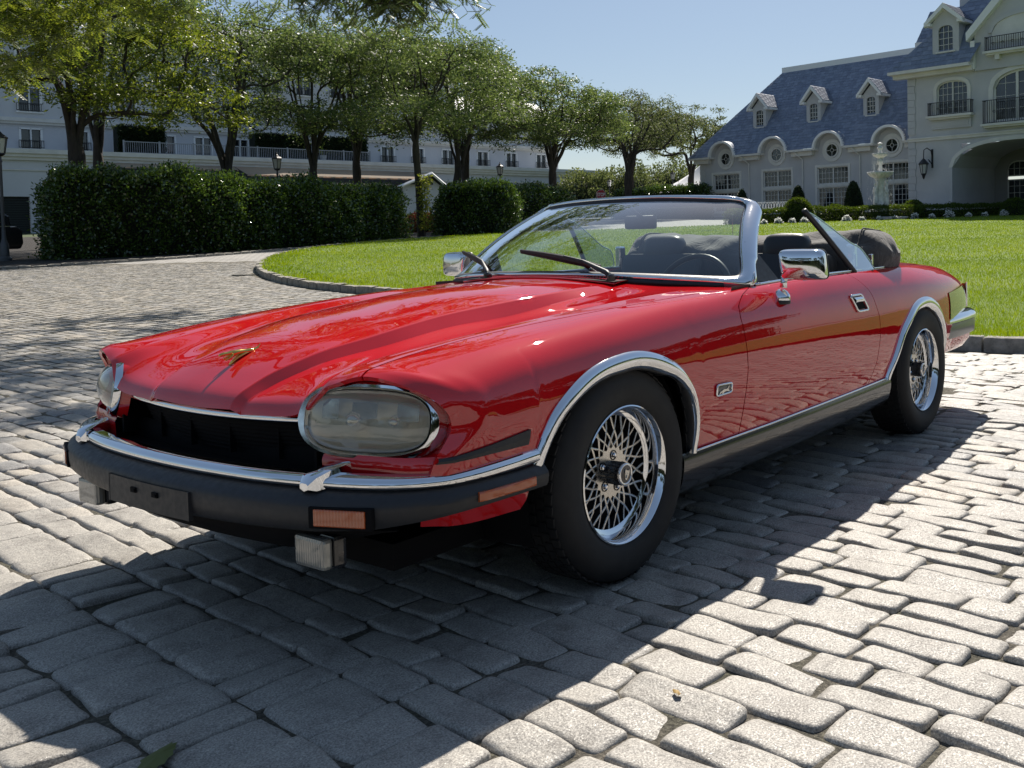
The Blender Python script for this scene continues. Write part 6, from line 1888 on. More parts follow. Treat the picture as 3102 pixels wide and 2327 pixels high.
# ---------------------------------------------------------------- cockpit
mb = MB()
for sd in (-1, 1):
    G = [[(x, sd * (.795 - .006 * j), z) for x in (.75, 1.1, 1.6, 2.0, 2.35)] for j, z in enumerate((.868, .84, .80, .5, .30))]
    MB().grid(np.array(G)).build('door_trim', LEATHER, car)
    MB().box((1.35, sd * .755, .66), (.55, .06, .05)).build('armrest', LEATHER, car, bevel=.015)
mb = MB(); mb.box((1.45, 0, .30), (2.0, 1.55, .02)); mb.box((.66, 0, .55), (.02, 1.5, .5)); mb.box((2.42, 0, .60), (.02, 1.5, .52)); mb.box((2.2, 0, .62), (.50, 1.40, .36)); mb.build('cockpit_tub', SATIN, car)
MB().box((1.45, 0, .48), (1.3, .24, .30)).build('centre_console', LEATHER, car, bevel=.02)
# dashboard
G = []
for y in np.linspace(-.68, .68, 25):
    xb = float(np.interp(abs(y), [0, .18, .40, .62, .70], [.615, .625, .665, .755, .81])) + .02
    f = 1 - .5 * max(0, (abs(y) - .62) / .1)
    hood = .012 * math.exp(-((y + .37) / .2) ** 2)
    dx = -.10 * (1 - (y / .78) ** 2)
    G.append([(xb, y, .862), ((xb + .92) / 2, y, .880 + hood * .5), (.98 + dx * .4, y, .890 + hood), (1.04, y, .880 + hood), (1.055, y, .855), (1.03, y, .72), (.98, y, .60)])
MB().grid(np.array(G)).build('dashboard', LEATHER, car, smooth=True)
MB().box((1.05, 0, .76), (.02, 1.3, .09)).build('dashboard_trim', mat('walnut', (.16, .06, .025), .25, Coat_Weight=.8), car, bevel=.005)
def seat(y):
    s = empty('seat', (1.72, y, .46), parent=car)
    MB().box((-.12, 0, .02), (.50, .50, .16)).build('cushion', LEATHER, s, bevel=.05, autosmooth=40)
    M = Matrix.Rotation(R(16), 3, 'Y')
    MB().box((.24, 0, .22), (.15, .50, .56), M=M).build('backrest', LEATHER, s, bevel=.045, autosmooth=40)
    hr = MB(); sec = []
    for q, w, t_ in ((0, .10, .03), (.02, .118, .045), (.06, .126, .052), (.12, .122, .050), (.145, .108, .040), (.158, .080, .022), (.161, .02, .005)):
        row = []
        for k in range(24):
            u, v = superell(w, t_, 2 * math.pi * k / 24, 4)
            row.append((.295 + .10 * q + v, u, .435 + q))
        sec.append(row)
    hr.grid(np.array(sec), wrap=True); hr.build('headrest', LEATHER, s, smooth=True)
    MB().tube([(.30, -.04, .38), (.30, -.04, .45)], .006, 6).tube([(.30, .04, .38), (.30, .04, .45)], .006, 6).build('headrest_post', CHROME, s)
    return s
seat(-.37); seat(.37)
# steering wheel
sw = empty('steering_wheel', (1.13, -.37, .795), parent=car)
sw.rotation_euler = (0, R(-66), 0)
mb = MB(); mb.tube([(.188 * math.cos(a), .188 * math.sin(a), 0) for a in np.linspace(0, 2 * math.pi, 48, endpoint=False)], .013, 8, closed=True); mb.build('wheel_rim', LEATHER, sw, smooth=True)
mb = MB(); mb.lathe([(.06, -.03), (.07, .0), (.055, .02), (0, .025)], 20)
for a in (0, math.pi, math.pi * .5, math.pi * 1.5): mb.box((.11 * math.cos(a), .11 * math.sin(a), 0), (.15, .028, .012), rz=a)
mb.build('wheel_boss', LEATHER, sw, bevel=.004)
MB().tube([(0, 0, -.02), (0, 0, -.25)], .035, 12).build('steering_column', SATIN, sw)
# seat belt guides / dark posts behind the doors
for sd in (-1, 1): MB().box((2.06, sd * .70, .93), (.05, .04, .14)).build('belt_guide', CHROME, car, bevel=.01)

# ---------------------------------------------------------------- folded hood under its cover
rs = np.random.default_rng(3)
G = []
NY = 61
for j, y in enumerate(np.linspace(-.80, .80, NY)):
    e = abs(y) / .80
    # lobes at the ends, flatter between
    endf = max(0, 1 - ((1 - e) / .06)) if e > .94 else 0
    lobe = math.exp(-((e - .80) / .22) ** 2)
    top = 1.050 + .018 * lobe
    x0 = 2.16 - .14 * (1 - lobe) * (1 if e < .7 else .3) + .0; x1 = 2.50 + .10 * lobe
    shrink = math.sqrt(max(0.0, 1 - (max(0, e - .84) / .16) ** 2))
    cz = .880 + (1 - shrink) * .055
    row = []
    cx = (x0 + x1) / 2 + (1 - shrink) * .03
    for k in range(28):
        a = 2 * math.pi * k / 28
        cu, su = superell((x1 - x0) / 2 * (.28 + .72 * shrink), (top - cz), a, 2.5)
        zz = cz + su * (.12 + .88 * shrink) if su > 0 else cz + su * .30 * (.3 + .7 * shrink)
        # folds: diagonal creases running inward from the ends
        w = .010 * math.sin(9 * y + 7 * a) + .006 * math.sin(23 * y - 5 * a + 1.0) + .004 * math.sin(41 * y + 11 * a)
        wr = (1 + w * (3.0 if e > .5 else 2.0))
        row.append((cx + cu * wr, y, zz + w * .8 * (su > 0)))
    G.append(row)
G = np.array(G)
mb = MB(); mb.grid(G, wrap=True); mb.add(G[0], [tuple(range(28))]); mb.add(G[-1], [tuple(range(28))])
hood = mb.build('folded_hood', CANVAS, car, smooth=True)
ss = hood.modifiers.new('s', 'SUBSURF'); ss.levels = 1; ss.render_levels = 2
# seams piping of the cover
for sd in (-1, 1):
    row = G[5 if sd < 0 else NY - 6]
    P = smoothpath([row[k] + np.array([0, sd * .003, .003]) for k in range(2, 13)], 30)
    MB().tube(P, .0045, 5).build('hood_piping', CANVAS, car, smooth=True)

# ---------------------------------------------------------------- tail
for sd in (-1, 1):
    rl = empty('rear_lamp', parent=car)
    def patch(x0, x1, z0, z1, off, name, m_, nx=18, nz=8):
        G = []
        for x in np.linspace(x0, x1, nx):
            row = []
            for z in np.linspace(z0(x), z1(x), nz):
                t = T(min(x, 3.66), 3); k = k_at_z(t, z, 5.5); q = surf(np.array([t]), np.array([k]))[0]
                row.append((q[0], sd * (q[1] + off), z))
            G.append(row)
        return MB().grid(np.array(G)).build(name, m_, rl, smooth=True)
    patch(3.03, 3.655, lambda x: .556 + .05 * (x - 3.1), lambda x: .706 + .03 * (x - 3.1), .005, 'rear_lamp_side', OLIVE)
    G = []
    for y in np.linspace(.735, .45, 8):
        x = 3.675 + .01 * (1 - (y / .74) ** 2); G.append([(x, sd * y, z) for z in np.linspace(.588, .722, 6)])
    MB().grid(np.array(G)).build('rear_lamp_face', OLIVE, rl, smooth=True)
    P = [(3.668, sd * .742, z) for z in (.580, .65, .728)]
    MB().tube(P, .007, 6).build('rear_lamp_strip', CHROME, rl)
    # bumper
RP = [(3.02, -.838), (3.12, -.842), (3.30, -.838), (3.48, -.825), (3.62, -.805), (3.72, -.755), (3.77, -.66), (3.785, -.50), (3.80, -.25), (3.803, 0)]
RP = smoothpath([(x, y, 0) for x, y in RP + [(x, -y) for x, y in RP[-2::-1]]], 110)[:, :2]
tgr = np.gradient(RP, axis=0); tgr /= np.linalg.norm(tgr, axis=1)[:, None]; RN = np.stack([tgr[:, 1], -tgr[:, 0]], 1)
if RN[55, 0] < 0: RN = -RN
rb = empty('rear_bumper', parent=car)
def rband(prof, name, m_, a=0, b=110):
    G = np.array([[(p[0] + q[0] * o, p[1] + q[1] * o, z) for o, z in prof(p)] for p, q in zip(RP[a:b], RN[a:b])])
    mb = MB(); mb.grid(G, wrap=True); k = G.shape[1]; mb.add(G[0], [tuple(range(k))]); mb.add(G[-1], [tuple(range(k))[::-1]])
    return mb.build(name, m_, rb, autosmooth=45)
rband(lambda p: [(-.04, .440), (-.006, .440), (.000, .448), (.004, .500), (.000, .520), (-.04, .522)], 'bumper_cover', mat('grey_bumper', (.16, .165, .17), .28, .4))
rband(lambda p: [(-.05, .5225), (.004, .523), (.012, .530), (.012, .545), (.004, .560), (-.020, .574), (-.05, .576)], 'bumper_blade', CHROME)
# rear valance
G = np.array([[(p[0] + q[0] * o, p[1] + q[1] * o, z) for o, z in ((-.02, .45), (-.03, .40), (-.07, .35), (-.14, .32), (-.30, .31))] for p, q in zip(RP[4:106], RN[4:106])])
MB().grid(G).build('rear_valance', PAINT, car, smooth=True)
# filler cap and aerial
fc = MB(); fc.lathe([(.045, 0), (.045, .008), (.030, .016), (.012, .018), (0, .018)], 20, c=(2.92, -.34, .876)); fc.box((2.92, -.34, .898), (.05, .014, .012)); fc.build('boot_catch', CHROME, car, smooth=False)
MB().tube([(3.18, .62, .85), (3.18, .62, 1.20)], [.003, .0012], 5).lathe([(.014, -.01), (.010, .015), (.004, .03)], 10, c=(3.18, .62, .855)).build('aerial', CHROME, car)
# ================================================================ VEGETATION
BARK = mat('bark', (0.045, 0.036, 0.028), 0.95)
bk_ = noise(BARK, 9.0, 6.0, .7, stretch=(1, 1, .25)); setc(BARK, ramp(BARK, bk_, [(.3, (.022, .018, .015)), (.7, (.075, .060, .047))])); bump(BARK, bk_, .9, .04)
LOCUST = leafmat('locust_leaf', (.044, .080, .026), (.140, .185, .058), .48, .45, .35)
LOCUSTY = leafmat('locust_leaf_sunny', (.048, .086, .014), (.170, .205, .034), .50, .42, .35)
LOCUSTF = leafmat('far_locust_leaf', (.045, .066, .026), (.12, .145, .055), .45, .55, .2)
HOLLY = leafmat('hedge_leaf', (.016, .040, .010), (.085, .145, .024), .30, .20, 1.0)
YEW = leafmat('yew_leaf', (.010, .022, .008), (.028, .050, .014), .15, .5, .3)
BOX_ = leafmat('box_leaf', (.030, .060, .008), (.090, .130, .018), .35, .5, .3)
CORE = mat('hedge_core', (0.008, 0.012, 0.006), 1.0)
PETAL = leafmat('white_petal', (.60, .60, .58), (.82, .82, .80), .3, .6, .2)
REDL = leafmat('red_shrub_leaf', (.20, .05, .03), (.36, .16, .06), .35, .5, .3)
SPRIG = leafmat('sprig_leaf', (.12, .17, .03), (.30, .32, .06), .5, .5, .3)

def leaf_cloud(P, L, W, rng, droop=.35, spread=None, N=None):
    """diamond leaves at points P; numpy arrays"""
    n = len(P)
    az = rng.uniform(0, 2 * math.pi, n)
    el = rng.normal(-droop, .45, n)
    if N is not None:
        d = N + rng.normal(0, .75, (n, 3)); d /= np.linalg.norm(d, axis=1)[:, None]
    else:
        d = np.stack([np.cos(az) * np.cos(el), np.sin(az) * np.cos(el), np.sin(el)], 1)
    r = rng.normal(0, 1, (n, 3)); sd = np.cross(d, r); sd /= np.linalg.norm(sd, axis=1)[:, None] + 1e-9
    l = (L * rng.uniform(.65, 1.3, n))[:, None]; w = (W * rng.uniform(.7, 1.3, n))[:, None]
    V = np.stack([P, P + d * l * .5 + sd * w, P + d * l, P + d * l * .5 - sd * w], 1).reshape(-1, 3)
    return V, np.arange(4 * n).reshape(n, 4)

def grow(base, split_z, top, crown, ntips, r0, rng, lean=(0, 0), nlimb=5, wig=.12):
    """a tree skeleton. crown: list of (cx,cy,cz,rx,ry,rz) relative to the base. Returns tubes and tips"""
    base = np.array(base, float)
    nodes = [base.copy()]; par = [-1]
    m = 6
    for k in range(1, m + 1):
        f = k / m; nodes.append(base + np.array([lean[0] * f * f, lean[1] * f * f, split_z * f])); par.append(len(nodes) - 2)
    tips = []
    wts = np.array([c[3] * c[4] * c[5] for c in crown]); wts = wts / wts.sum()
    while len(tips) < ntips:
        c = crown[rng.choice(len(crown), p=wts)]
        q = rng.normal(0, 1, 3); q /= np.linalg.norm(q)
        if q[2] < -.25: q[2] = -.6 * q[2] * rng.choice([1, -1], p=[.8, .2])
        q *= rng.uniform(.45, 1.06) ** .5
        p = base + np.array([c[0] + q[0] * c[3], c[1] + q[1] * c[4], c[2] + q[2] * c[5]])
        tips.append(p)
    tips = np.array(tips)
    hub = nodes[-1]
    # main limbs first: far apart, at mid crown
    cc = tips.mean(0); 
    limbs = []
    for k in range(nlimb):
        a = 2 * math.pi * (k + rng.uniform(-.3, .3)) / nlimb
        dx = np.array([math.cos(a), math.sin(a), 0])
        ext = np.percentile((tips - cc) @ dx, 75)
        limbs.append(cc + dx * ext * .72 + np.array([0, 0, rng.uniform(-.15, .25) * (tips[:, 2].max() - tips[:, 2].min())]))
    order = list(limbs) + list(tips[np.argsort(np.linalg.norm(tips - hub, axis=1))])
    NA = [np.array(n) for n in nodes]; depth = [0.0] * len(NA)
    for i in range(1, len(NA)): depth[i] = depth[i - 1] + np.linalg.norm(NA[i] - NA[i - 1])
    arr = np.array(NA)
    tipidx = []
    for j, t in enumerate(order):
        A = np.array(NA); D = np.array(depth)
        dist = np.linalg.norm(A - t, axis=1)
        cost = dist + .28 * D
        cost[A[:, 2] > t[2] + .35] += 1.2
        cost[:m] += 50 if True else 0
        if j < nlimb: cost[:] = 1e9; cost[m] = 0
        i = int(cost.argmin())
        a = A[i]; L = np.linalg.norm(t - a); ns = max(2, int(L / (.5 if j >= nlimb else .7)) + 1)
        pa = a - A[par[i]] if par[i] >= 0 else np.array([0, 0, 1.0]); pa = pa / (np.linalg.norm(pa) + 1e-9)
        prev = i
        for q in range(1, ns + 1):
            f = q / ns
            b_ = a + (t - a) * f + pa * L * .28 * math.sin(math.pi * f) * (1 - f) + rng.normal(0, wig * L / ns * .5, 3) * (q < ns)
            if j < nlimb: b_[2] -= L * .10 * math.sin(math.pi * f)
            NA.append(b_); par.append(prev); depth.append(depth[prev] + np.linalg.norm(b_ - NA[prev])); prev = len(NA) - 1
        if j >= nlimb: tipidx.append(prev)
    n = len(NA); cntr = np.zeros(n)
    kids = [[] for _ in range(n)]
    for i in range(1, n): kids[par[i]].append(i)
    for i in range(n - 1, -1, -1):
        cntr[i] = max(1.0, sum(cntr[k] for k in kids[i])) if kids[i] else 1.0
    r0 = r0 * .74
    rad = r0 * (cntr / cntr[0]) ** .52
    rad[:m + 1] = np.maximum(rad[:m + 1], r0 * np.linspace(1.18, .86, m + 1))
    # chains
    chains = []
    stack = [(0, None)]
    while stack:
        i, st = stack.pop()
        ch = ([st] if st is not None else []) + [i]
        while kids[i]:
            ks = sorted(kids[i], key=lambda k: -cntr[k])
            for k in ks[1:]: stack.append((k, i))
            i = ks[0]; ch.append(i)
        if len(ch) > 1: chains.append(ch)
    NA = np.array(NA)
    mb = MB()
    for ch in chains:
        P = NA[ch]; rr = rad[ch].copy()
        if ch[0] != 0: rr[0] = min(rr[0], rr[1] * 1.25)
        rr[-1] *= .5
        sides = 9 if rr.max() > r0 * .5 else (6 if rr.max() > r0 * .15 else 4)
        if len(P) > 3 and rr.max() > r0 * .12:
            k_ = smoothpath(np.column_stack([P, rr]), len(P) * 2); P, rr = k_[:, :3], np.maximum(k_[:, 3], .004)
        mb.tube(P, rr, sides, cap=False)
    return mb, NA[tipidx], NA

def tree(base, split_z, crown, ntips, r0, seed, label, leaf=LOCUST, per=120, L=.15, W=.026, cl=(.75, .75, .22), lean=(0, 0), nlimb=5, group='honey locust trees in front of the hotel', name='locust_tree', wig=.12, spray=True):
    rng = np.random.default_rng(seed)
    b = (base[0], base[1], float(gz(base[0], base[1])) - .05)
    root = empty(name, b, label=label, cat='tree', group=group)
    mb, tips, _ = grow((0, 0, 0), split_z, None, crown, ntips, r0, rng, lean, nlimb, wig)
    mb.build('trunk', BARK, root, smooth=True, fix=False)
    n = len(tips) * per
    ti = rng.integers(0, len(tips), n)
    off = rng.normal(0, .42, (n, 3)) * cl
    # each cluster is a few drooping sprays rather than a ball
    if spray:
        sp = rng.integers(0, 5, n); aa = ti * 2.4 + sp * 1.257 + .3 * rng.normal(size=n); rr = rng.uniform(.05, 1.05, n) ** .8
        off = np.stack([np.cos(aa) * rr * cl[0], np.sin(aa) * rr * cl[1], -.22 * rr ** 2 * cl[0] + rng.normal(0, .09, n) + (sp - 2) * .07], 1)
        off += rng.normal(0, .07, (n, 3))
    V, F = leaf_cloud(tips[ti] + off, L, W, rng)
    obj('crown', mesh_np('crown', V, F, leaf), root)
    return root

G_T = 'honey locust trees in front of the hotel'
tree((13.0, 30.6), 3.3, [(0, -.4, 6.9, 4.9, 3.6, 2.1), (-3.0, -1.2, 5.6, 3.4, 2.8, 1.5), (2.6, -1.2, 5.1, 3.0, 2.2, 1.2), (-.5, 0, 9.2, 4.4, 3.2, 1.4)], 230, .34, 21, 'broad bright green tree with thick forked trunk above the left end of the long hedge', LOCUSTY, 185, .15, .028, nlimb=6)
tree((19.2, 32.6), 2.5, [(0, 0, 7.3, 4.8, 3.4, 2.3), (-3.0, -.3, 5.0, 2.9, 2.2, 1.0), (2.8, -.4, 5.1, 2.9, 2.2, 1.0)], 210, .24, 22, 'tree with several slim leaning stems behind the left half of the long hedge', LOCUST, 88, .15, .026, nlimb=7, lean=(.2, 0))
tree((23.8, 33.2), 2.9, [(0, 0, 7.3, 3.8, 3.0, 2.4), (2.4, -.4, 4.9, 2.9, 2.4, 1.0), (-2.4, 0, 5.1, 2.6, 2.2, 1.0)], 205, .23, 23, 'tree with a vase of upright limbs rising behind the middle of the long hedge', LOCUST, 120, .15, .026, nlimb=6)
tree((27.1, 30.3), 3.9, [(.3, 0, 7.3, 4.3, 3.2, 2.2), (-1.2, -.4, 5.1, 3.8, 2.6, 1.0), (2.9, -.4, 5.6, 2.8, 2.2, 1.2)], 230, .20, 24, 'straight-stemmed tree standing in the gap between the long hedge and the rounded hedge', LOCUST, 130, .15, .026, nlimb=5, lean=(-.15, 0))
tree((33.5, 35.0), 2.8, [(.5, 0, 7.3, 5.0, 3.4, 2.3), (3.4, -.3, 5.4, 3.8, 2.6, 1.3), (-2.6, -.3, 5.2, 2.8, 2.4, 1.0)], 225, .29, 25, 'tree with a V-shaped double trunk behind the rounded hedge', LOCUST, 125, .16, .030, nlimb=5, lean=(.4, 0))
tree((41.9, 35.4), 3.0, [(0, 0, 6.6, 5.0, 3.8, 2.5), (-1.8, -.4, 5.0, 4.2, 3.0, 1.2), (2.7, -.2, 5.8, 3.8, 3.0, 1.7)], 270, .32, 26, 'full round-headed tree left of the stop sign, trunk rising behind a dark hedge', LOCUST, 120, .18, .034, nlimb=6)
tree((54.1, 38.9), 3.1, [(0, 0, 6.6, 5.2, 3.8, 2.7), (3.0, -.2, 5.5, 2.8, 2.4, 1.6)], 190, .36, 27, 'airy tree with fanned dark branches behind the low clipped hedge', LOCUSTF, 95, .18, .032, nlimb=7)
tree((71.8, 45.0), 3.4, [(0, 0, 6.8, 6.6, 4.2, 3.2), (5.5, -1, 6.4, 3.5, 3, 2.2)], 150, .38, 28, 'grey-green tree behind the white tent peak, partly hidden by the slate roof', LOCUSTF, 120, .22, .045, nlimb=6)
tree((63.5, 45.5), 3.2, [(0, 0, 6.6, 4.6, 3.8, 2.6)], 120, .32, 29, 'smaller grey-green tree between the airy tree and the tent', LOCUSTF, 120, .20, .042, nlimb=6)
tree((38.4, 39.0), 3.2, [(0, 0, 8.3, 5.2, 4, 2.6)], 130, .3, 31, 'tall tree filling the skyline between the double-trunked and the round-headed tree', LOCUST, 110, .18, .034, nlimb=6)
tree((29.5, 37.5), 3.4, [(0, 0, 8.4, 4.4, 4, 2.4)], 110, .28, 32, 'tall thin-crowned tree seen above and behind the straight-stemmed tree', LOCUST, 105, .17, .030, nlimb=6)
tree((17.5, 38.5), 3.4, [(0, 0, 9.3, 4.6, 4, 2.8)], 110, .28, 33, 'tall tree whose thin crown shows against the sky behind the slim-stemmed tree', LOCUST, 110, .17, .030, nlimb=6)
# the near tree whose boughs hang into the top of the picture and shade the setts
def near_tree():
    rng = np.random.default_rng(40)
    b = (1.2, 14.6, float(gz(1.2, 14.6)))
    root = empty('overhanging_tree', b, label='near locust tree whose leafy branch tips hang into the top left of the picture', cat='tree')
    crown = [(8.2, -2.2, 7.7, 3.0, 3.7, .9), (6.6, -5.6, 7.9, 2.6, 2.4, .8), (4.4, -1.2, 8.2, 3.0, 3.0, 1.0), (-1.4, -6.8, 8.6, 2.6, 2.2, 1.0), (1.5, -6.8, 9.0, 2.2, 2.0, .8)]
    mb, tips, _ = grow((0, 0, 0), 3.8, None, crown, 270, .30, rng, (.6, -.5), 7)
    mb.build('trunk', BARK, root, smooth=True, fix=False)
    return root, rng, tips
root, rng, tips = near_tree()
n = len(tips) * 560
ti = rng.integers(0, len(tips), n); sp = rng.integers(0, 7, n)
aa = ti * 2.4 + sp * .9; rr = rng.uniform(.03, .75, n)
pin = (rng.integers(0, 2, n) * 2 - 1) * .045 * rng.uniform(.2, 1, n)
rr = rr * .9
off = np.stack([np.cos(aa) * rr - np.sin(aa) * pin, np.sin(aa) * rr + np.cos(aa) * pin, -.35 * rr ** 2 + (sp - 3) * .05 + rng.normal(0, .015, n)], 1)
V, F = leaf_cloud(tips[ti] + off, .075, .017, rng)
obj('crown', mesh_np('crown', V, F, LOCUST), root)
# hanging fronds that reach into view
def hang(cx, cy, cz, n, seed, spread=.35, big=1.0, parent=root):
    rng = np.random.default_rng(seed)
    mb = MB(); Vs, Fs, o = [], [], 0
    for k in range(n):
        a = rng.uniform(0, 2 * math.pi); st = np.array([cx, cy, cz]) + rng.normal(0, spread, 3) * [1, 1, .4]
        en = st + np.array([math.cos(a) * .35, math.sin(a) * .35, -rng.uniform(.10, .38)])
        P = np.array([st + (en - st) * f + np.array([0, 0, .08 * math.sin(math.pi * f)]) for f in np.linspace(0, 1, 7)])
        mb.tube(P, np.linspace(.006, .002, 7), 4, cap=False)
        for q in range(7):
            c = P[min(6, q)]; aa = rng.uniform(0, 2 * math.pi)
            d = np.array([math.cos(aa) * .8, math.sin(aa) * .8, -rng.uniform(.1, .7)]); d /= np.linalg.norm(d)
            s_ = np.cross(d, [0, 0, 1]); s_ /= np.linalg.norm(s_) + 1e-9
            L = rng.uniform(.12, .20) * big; m = 9 if big == 1 else 7
            for w in range(m):
                f = (w + .6) / m
                for sg in (-1, 1):
                    p0 = c + d * L * f; tp = p0 + s_ * sg * .034 * big + d * .012 + np.array([0, 0, -.006])
                    md = (p0 + tp) / 2; wv = d * .0105 * big
                    Vs.append([p0, md + wv, tp, md - wv]); Fs.append([o, o + 1, o + 2, o + 3]); o += 4
    mb.build('hanging_twigs', BARK, parent, fix=False, kind='stuff')
    obj('hanging_leaves', mesh_np('hanging_leaves', np.array(Vs).reshape(-1, 3), np.array(Fs), LOCUST if big == 1 else LOCUSTY), parent, kind='stuff')
inv = np.array([1.2, 14.6, float(gz(1.2, 14.6))])
def hang_at(u, v, s, n, seed, spread, big=1.0):
    # the boughs' tips: real points over the drive, worked out from where they are seen
    dx = (u - 1387.2) / 2140.8; dz = -(v - (531.8 - .0216 * u)) / 2140.8
    p = np.array([CAM[0] + FWD[0] * s + RGT[0] * dx * s, CAM[1] + FWD[1] * s + RGT[1] * dx * s, CAM[2] + dz * s]) - inv
    hang(*p, n, seed, spread, big)
hang_at(715, -14, 9.5, 12, 1, .08); hang_at(735, -22, 9.5, 12, 7, .08); hang_at(830, -16, 9.5, 22, 2, .10); hang_at(885, -22, 9.4, 26, 3, .12); hang_at(955, -26, 9.5, 18, 4, .10); hang_at(855, 10, 9.2, 10, 5, .06)
hang_at(540, -30, 10.5, 8, 6, .2)
for k, (u, v) in enumerate(((20, 40), (110, 60), (50, 130), (200, 20), (330, -10), (90, -10))):
    hang_at(u, v, 17.5, 26, 50 + k, .42, 1.9)
P_ = []
# a limb that carries the hanging mass at the top left
mb = MB(); mb.tube([(0, 0, 3.4), (1.2, 1.0, 5.0), (2.6, 1.6, 5.7), (4.6, 1.2, 6.1), (6.2, .2, 6.2)], [.16, .12, .09, .06, .03], 8, cap=False); mb.tube([(4.2, 1.2, 6.05), (5.4, -1.0, 6.3), (6.6, -3.0, 6.2), (7.8, -4.4, 6.0)], [.06, .045, .03, .015], 6, cap=False); mb.build('bough', BARK, root, smooth=True, fix=False)

# trees behind the viewer: they are what the paint and glass mirror
BACKL = leafmat('dark_tree_leaf', (.012, .022, .008), (.035, .050, .016), .25, .6, .2)
def back_tree(x, y, seed, h=9.0, w=5.0):
    return tree((x, y), h * .3, [(0, 0, h * .66, w, w, h * .32)], 90, .3, seed, 'leafy tree on the far side of the drive, behind the viewpoint', BACKL, 60, .36, .10, (1.0, 1.0, .4), group='trees behind the viewpoint', name='drive_tree')
b0 = back_tree(-12, -28, 61)
for k, (x, y) in enumerate(((-5, -30), (2, -27.5), (9, -30), (16, -28), (23, -31), (30, -29), (-20, -25), (-26, -17), (-31, -8), (-33, 2), (38, -33), (-30, 13), (46, -31), (54, -33))):
    c = copy_tree(b0); c.location = (x, y, float(gz(x, y)) - .05); c.rotation_euler = (0, 0, k * 1.3); s_ = .85 + .08 * (k % 4)
    c.scale = (s_, s_, s_)

# ---------------------------------------------------------------- hedges
BACKH = True
def hedge(name, P, z0f, z1, thick, nleaf, L, W, leafm, label, seed, cat='hedge', top_soft=.25, rough=.15, group=None):
    """clipped hedge along a path (front face path), thickness goes away from the viewer"""
    rng = np.random.default_rng(seed)
    P = np.asarray(P, float); d = np.r_[0, np.cumsum(np.linalg.norm(np.diff(P, axis=0), axis=1))]
    T_ = np.gradient(P, axis=0); T_ /= np.linalg.norm(T_, axis=1)[:, None]; Nn = np.stack([-T_[:, 1], T_[:, 0]], 1)
    if ((CAM[:2] - P[len(P) // 2]) @ Nn[len(P) // 2]) < 0: Nn = -Nn
    root = empty(name, label=label, cat=cat, group=group)
    # core
    G = []
    zt = lambda p: float(z1(p)) if callable(z1) else z1
    for q, (p, nn) in enumerate(zip(P, Nn)):
        zb = float(gz(*p)) - .05; t_ = zt(p) - .22
        e = .26
        a = p - nn * e; b_ = p - nn * (thick - e)
        G.append([(a[0], a[1], zb), (a[0], a[1], t_ - .15), (a[0] - nn[0] * .15, a[1] - nn[1] * .15, t_), (b_[0] + nn[0] * .15, b_[1] + nn[1] * .15, t_), (b_[0], b_[1], t_ - .15), (b_[0], b_[1], zb)])
    mb = MB(); mb.grid(np.array(G)); mb.add(G[0], [tuple(range(6))]); mb.add(G[-1], [tuple(range(6))]); mb.build('hedge_core', CORE, root, fix=False)
    Lf = d[-1]
    H = zt(P[0]) - float(gz(*P[0]))
    areas = np.array([Lf * H, Lf * thick * 1.3, thick * H, thick * H]); pr = areas / areas.sum()
    f = rng.choice(4, nleaf, p=pr); u = rng.uniform(0, Lf, nleaf); w = rng.uniform(0, 1, nleaf)
    u = np.where(f == 2, 0, np.where(f == 3, Lf, u))
    px_ = np.interp(u, d, P[:, 0]); py_ = np.interp(u, d, P[:, 1]); nx_ = np.interp(u, d, Nn[:, 0]); ny_ = np.interp(u, d, Nn[:, 1])
    tx_, ty_ = ny_, -nx_
    base = gz(px_, py_); top = np.array([zt((a, b_)) for a, b_ in zip(px_, py_)]) if callable(z1) else np.full(nleaf, float(z1))
    z = np.where(f == 1, top, base + (top - base) * w)
    dep = np.where(f == 0, 0, np.where(f == 1, w * thick, rng.uniform(0, 1, nleaf) * thick))
    lump = (.16 * np.sin(u * 1.3 + .8 * z) + .11 * np.sin(u * 3.3 - 1.6 * z + 1) + .08 * np.sin(6.1 * u + 3.3 * z) + .05 * np.sin(11 * u + 9 * z)) * (1.0 if top_soft > .3 else .35)
    rnd = rng.normal(0, rough, nleaf)
    # rounded shoulders
    sh = np.clip((z - (top - top_soft)) / top_soft, 0, 1) ** 2 * top_soft * .6
    k0 = (f == 0)
    X = px_ - nx_ * dep + nx_ * (k0 * (lump + rnd - sh)); Y = py_ - ny_ * dep + ny_ * (k0 * (lump + rnd - sh)); Z = z + (f == 1) * (lump * .6 + rnd * .8 - .04 * (np.abs(w - .5) * 2) ** 4 * 3)
    sg = np.where(u <= 0, -1, 1)
    se = (f >= 2); 
    tdir = np.stack([np.interp(u, d, T_[:, 0]), np.interp(u, d, T_[:, 1])], 1)
    X = X + se * tdir[:, 0] * sg * (rnd + .05 - sh); Y = Y + se * tdir[:, 1] * sg * (rnd + .05 - sh)
    N3 = np.stack([np.where(f == 0, nx_, np.where(se, tdir[:, 0] * sg, 0)), np.where(f == 0, ny_, np.where(se, tdir[:, 1] * sg, 0)), np.where(f == 1, 1.0, .35)], 1)
    V, F = leaf_cloud(np.stack([X, Y, Z], 1), L, W, rng, N=N3)
    obj('foliage', mesh_np('foliage', V, F, leafm), root)
    return root
line = lambda *p: smoothpath([(x, y, 0) for x, y in p], 40)[:, :2]
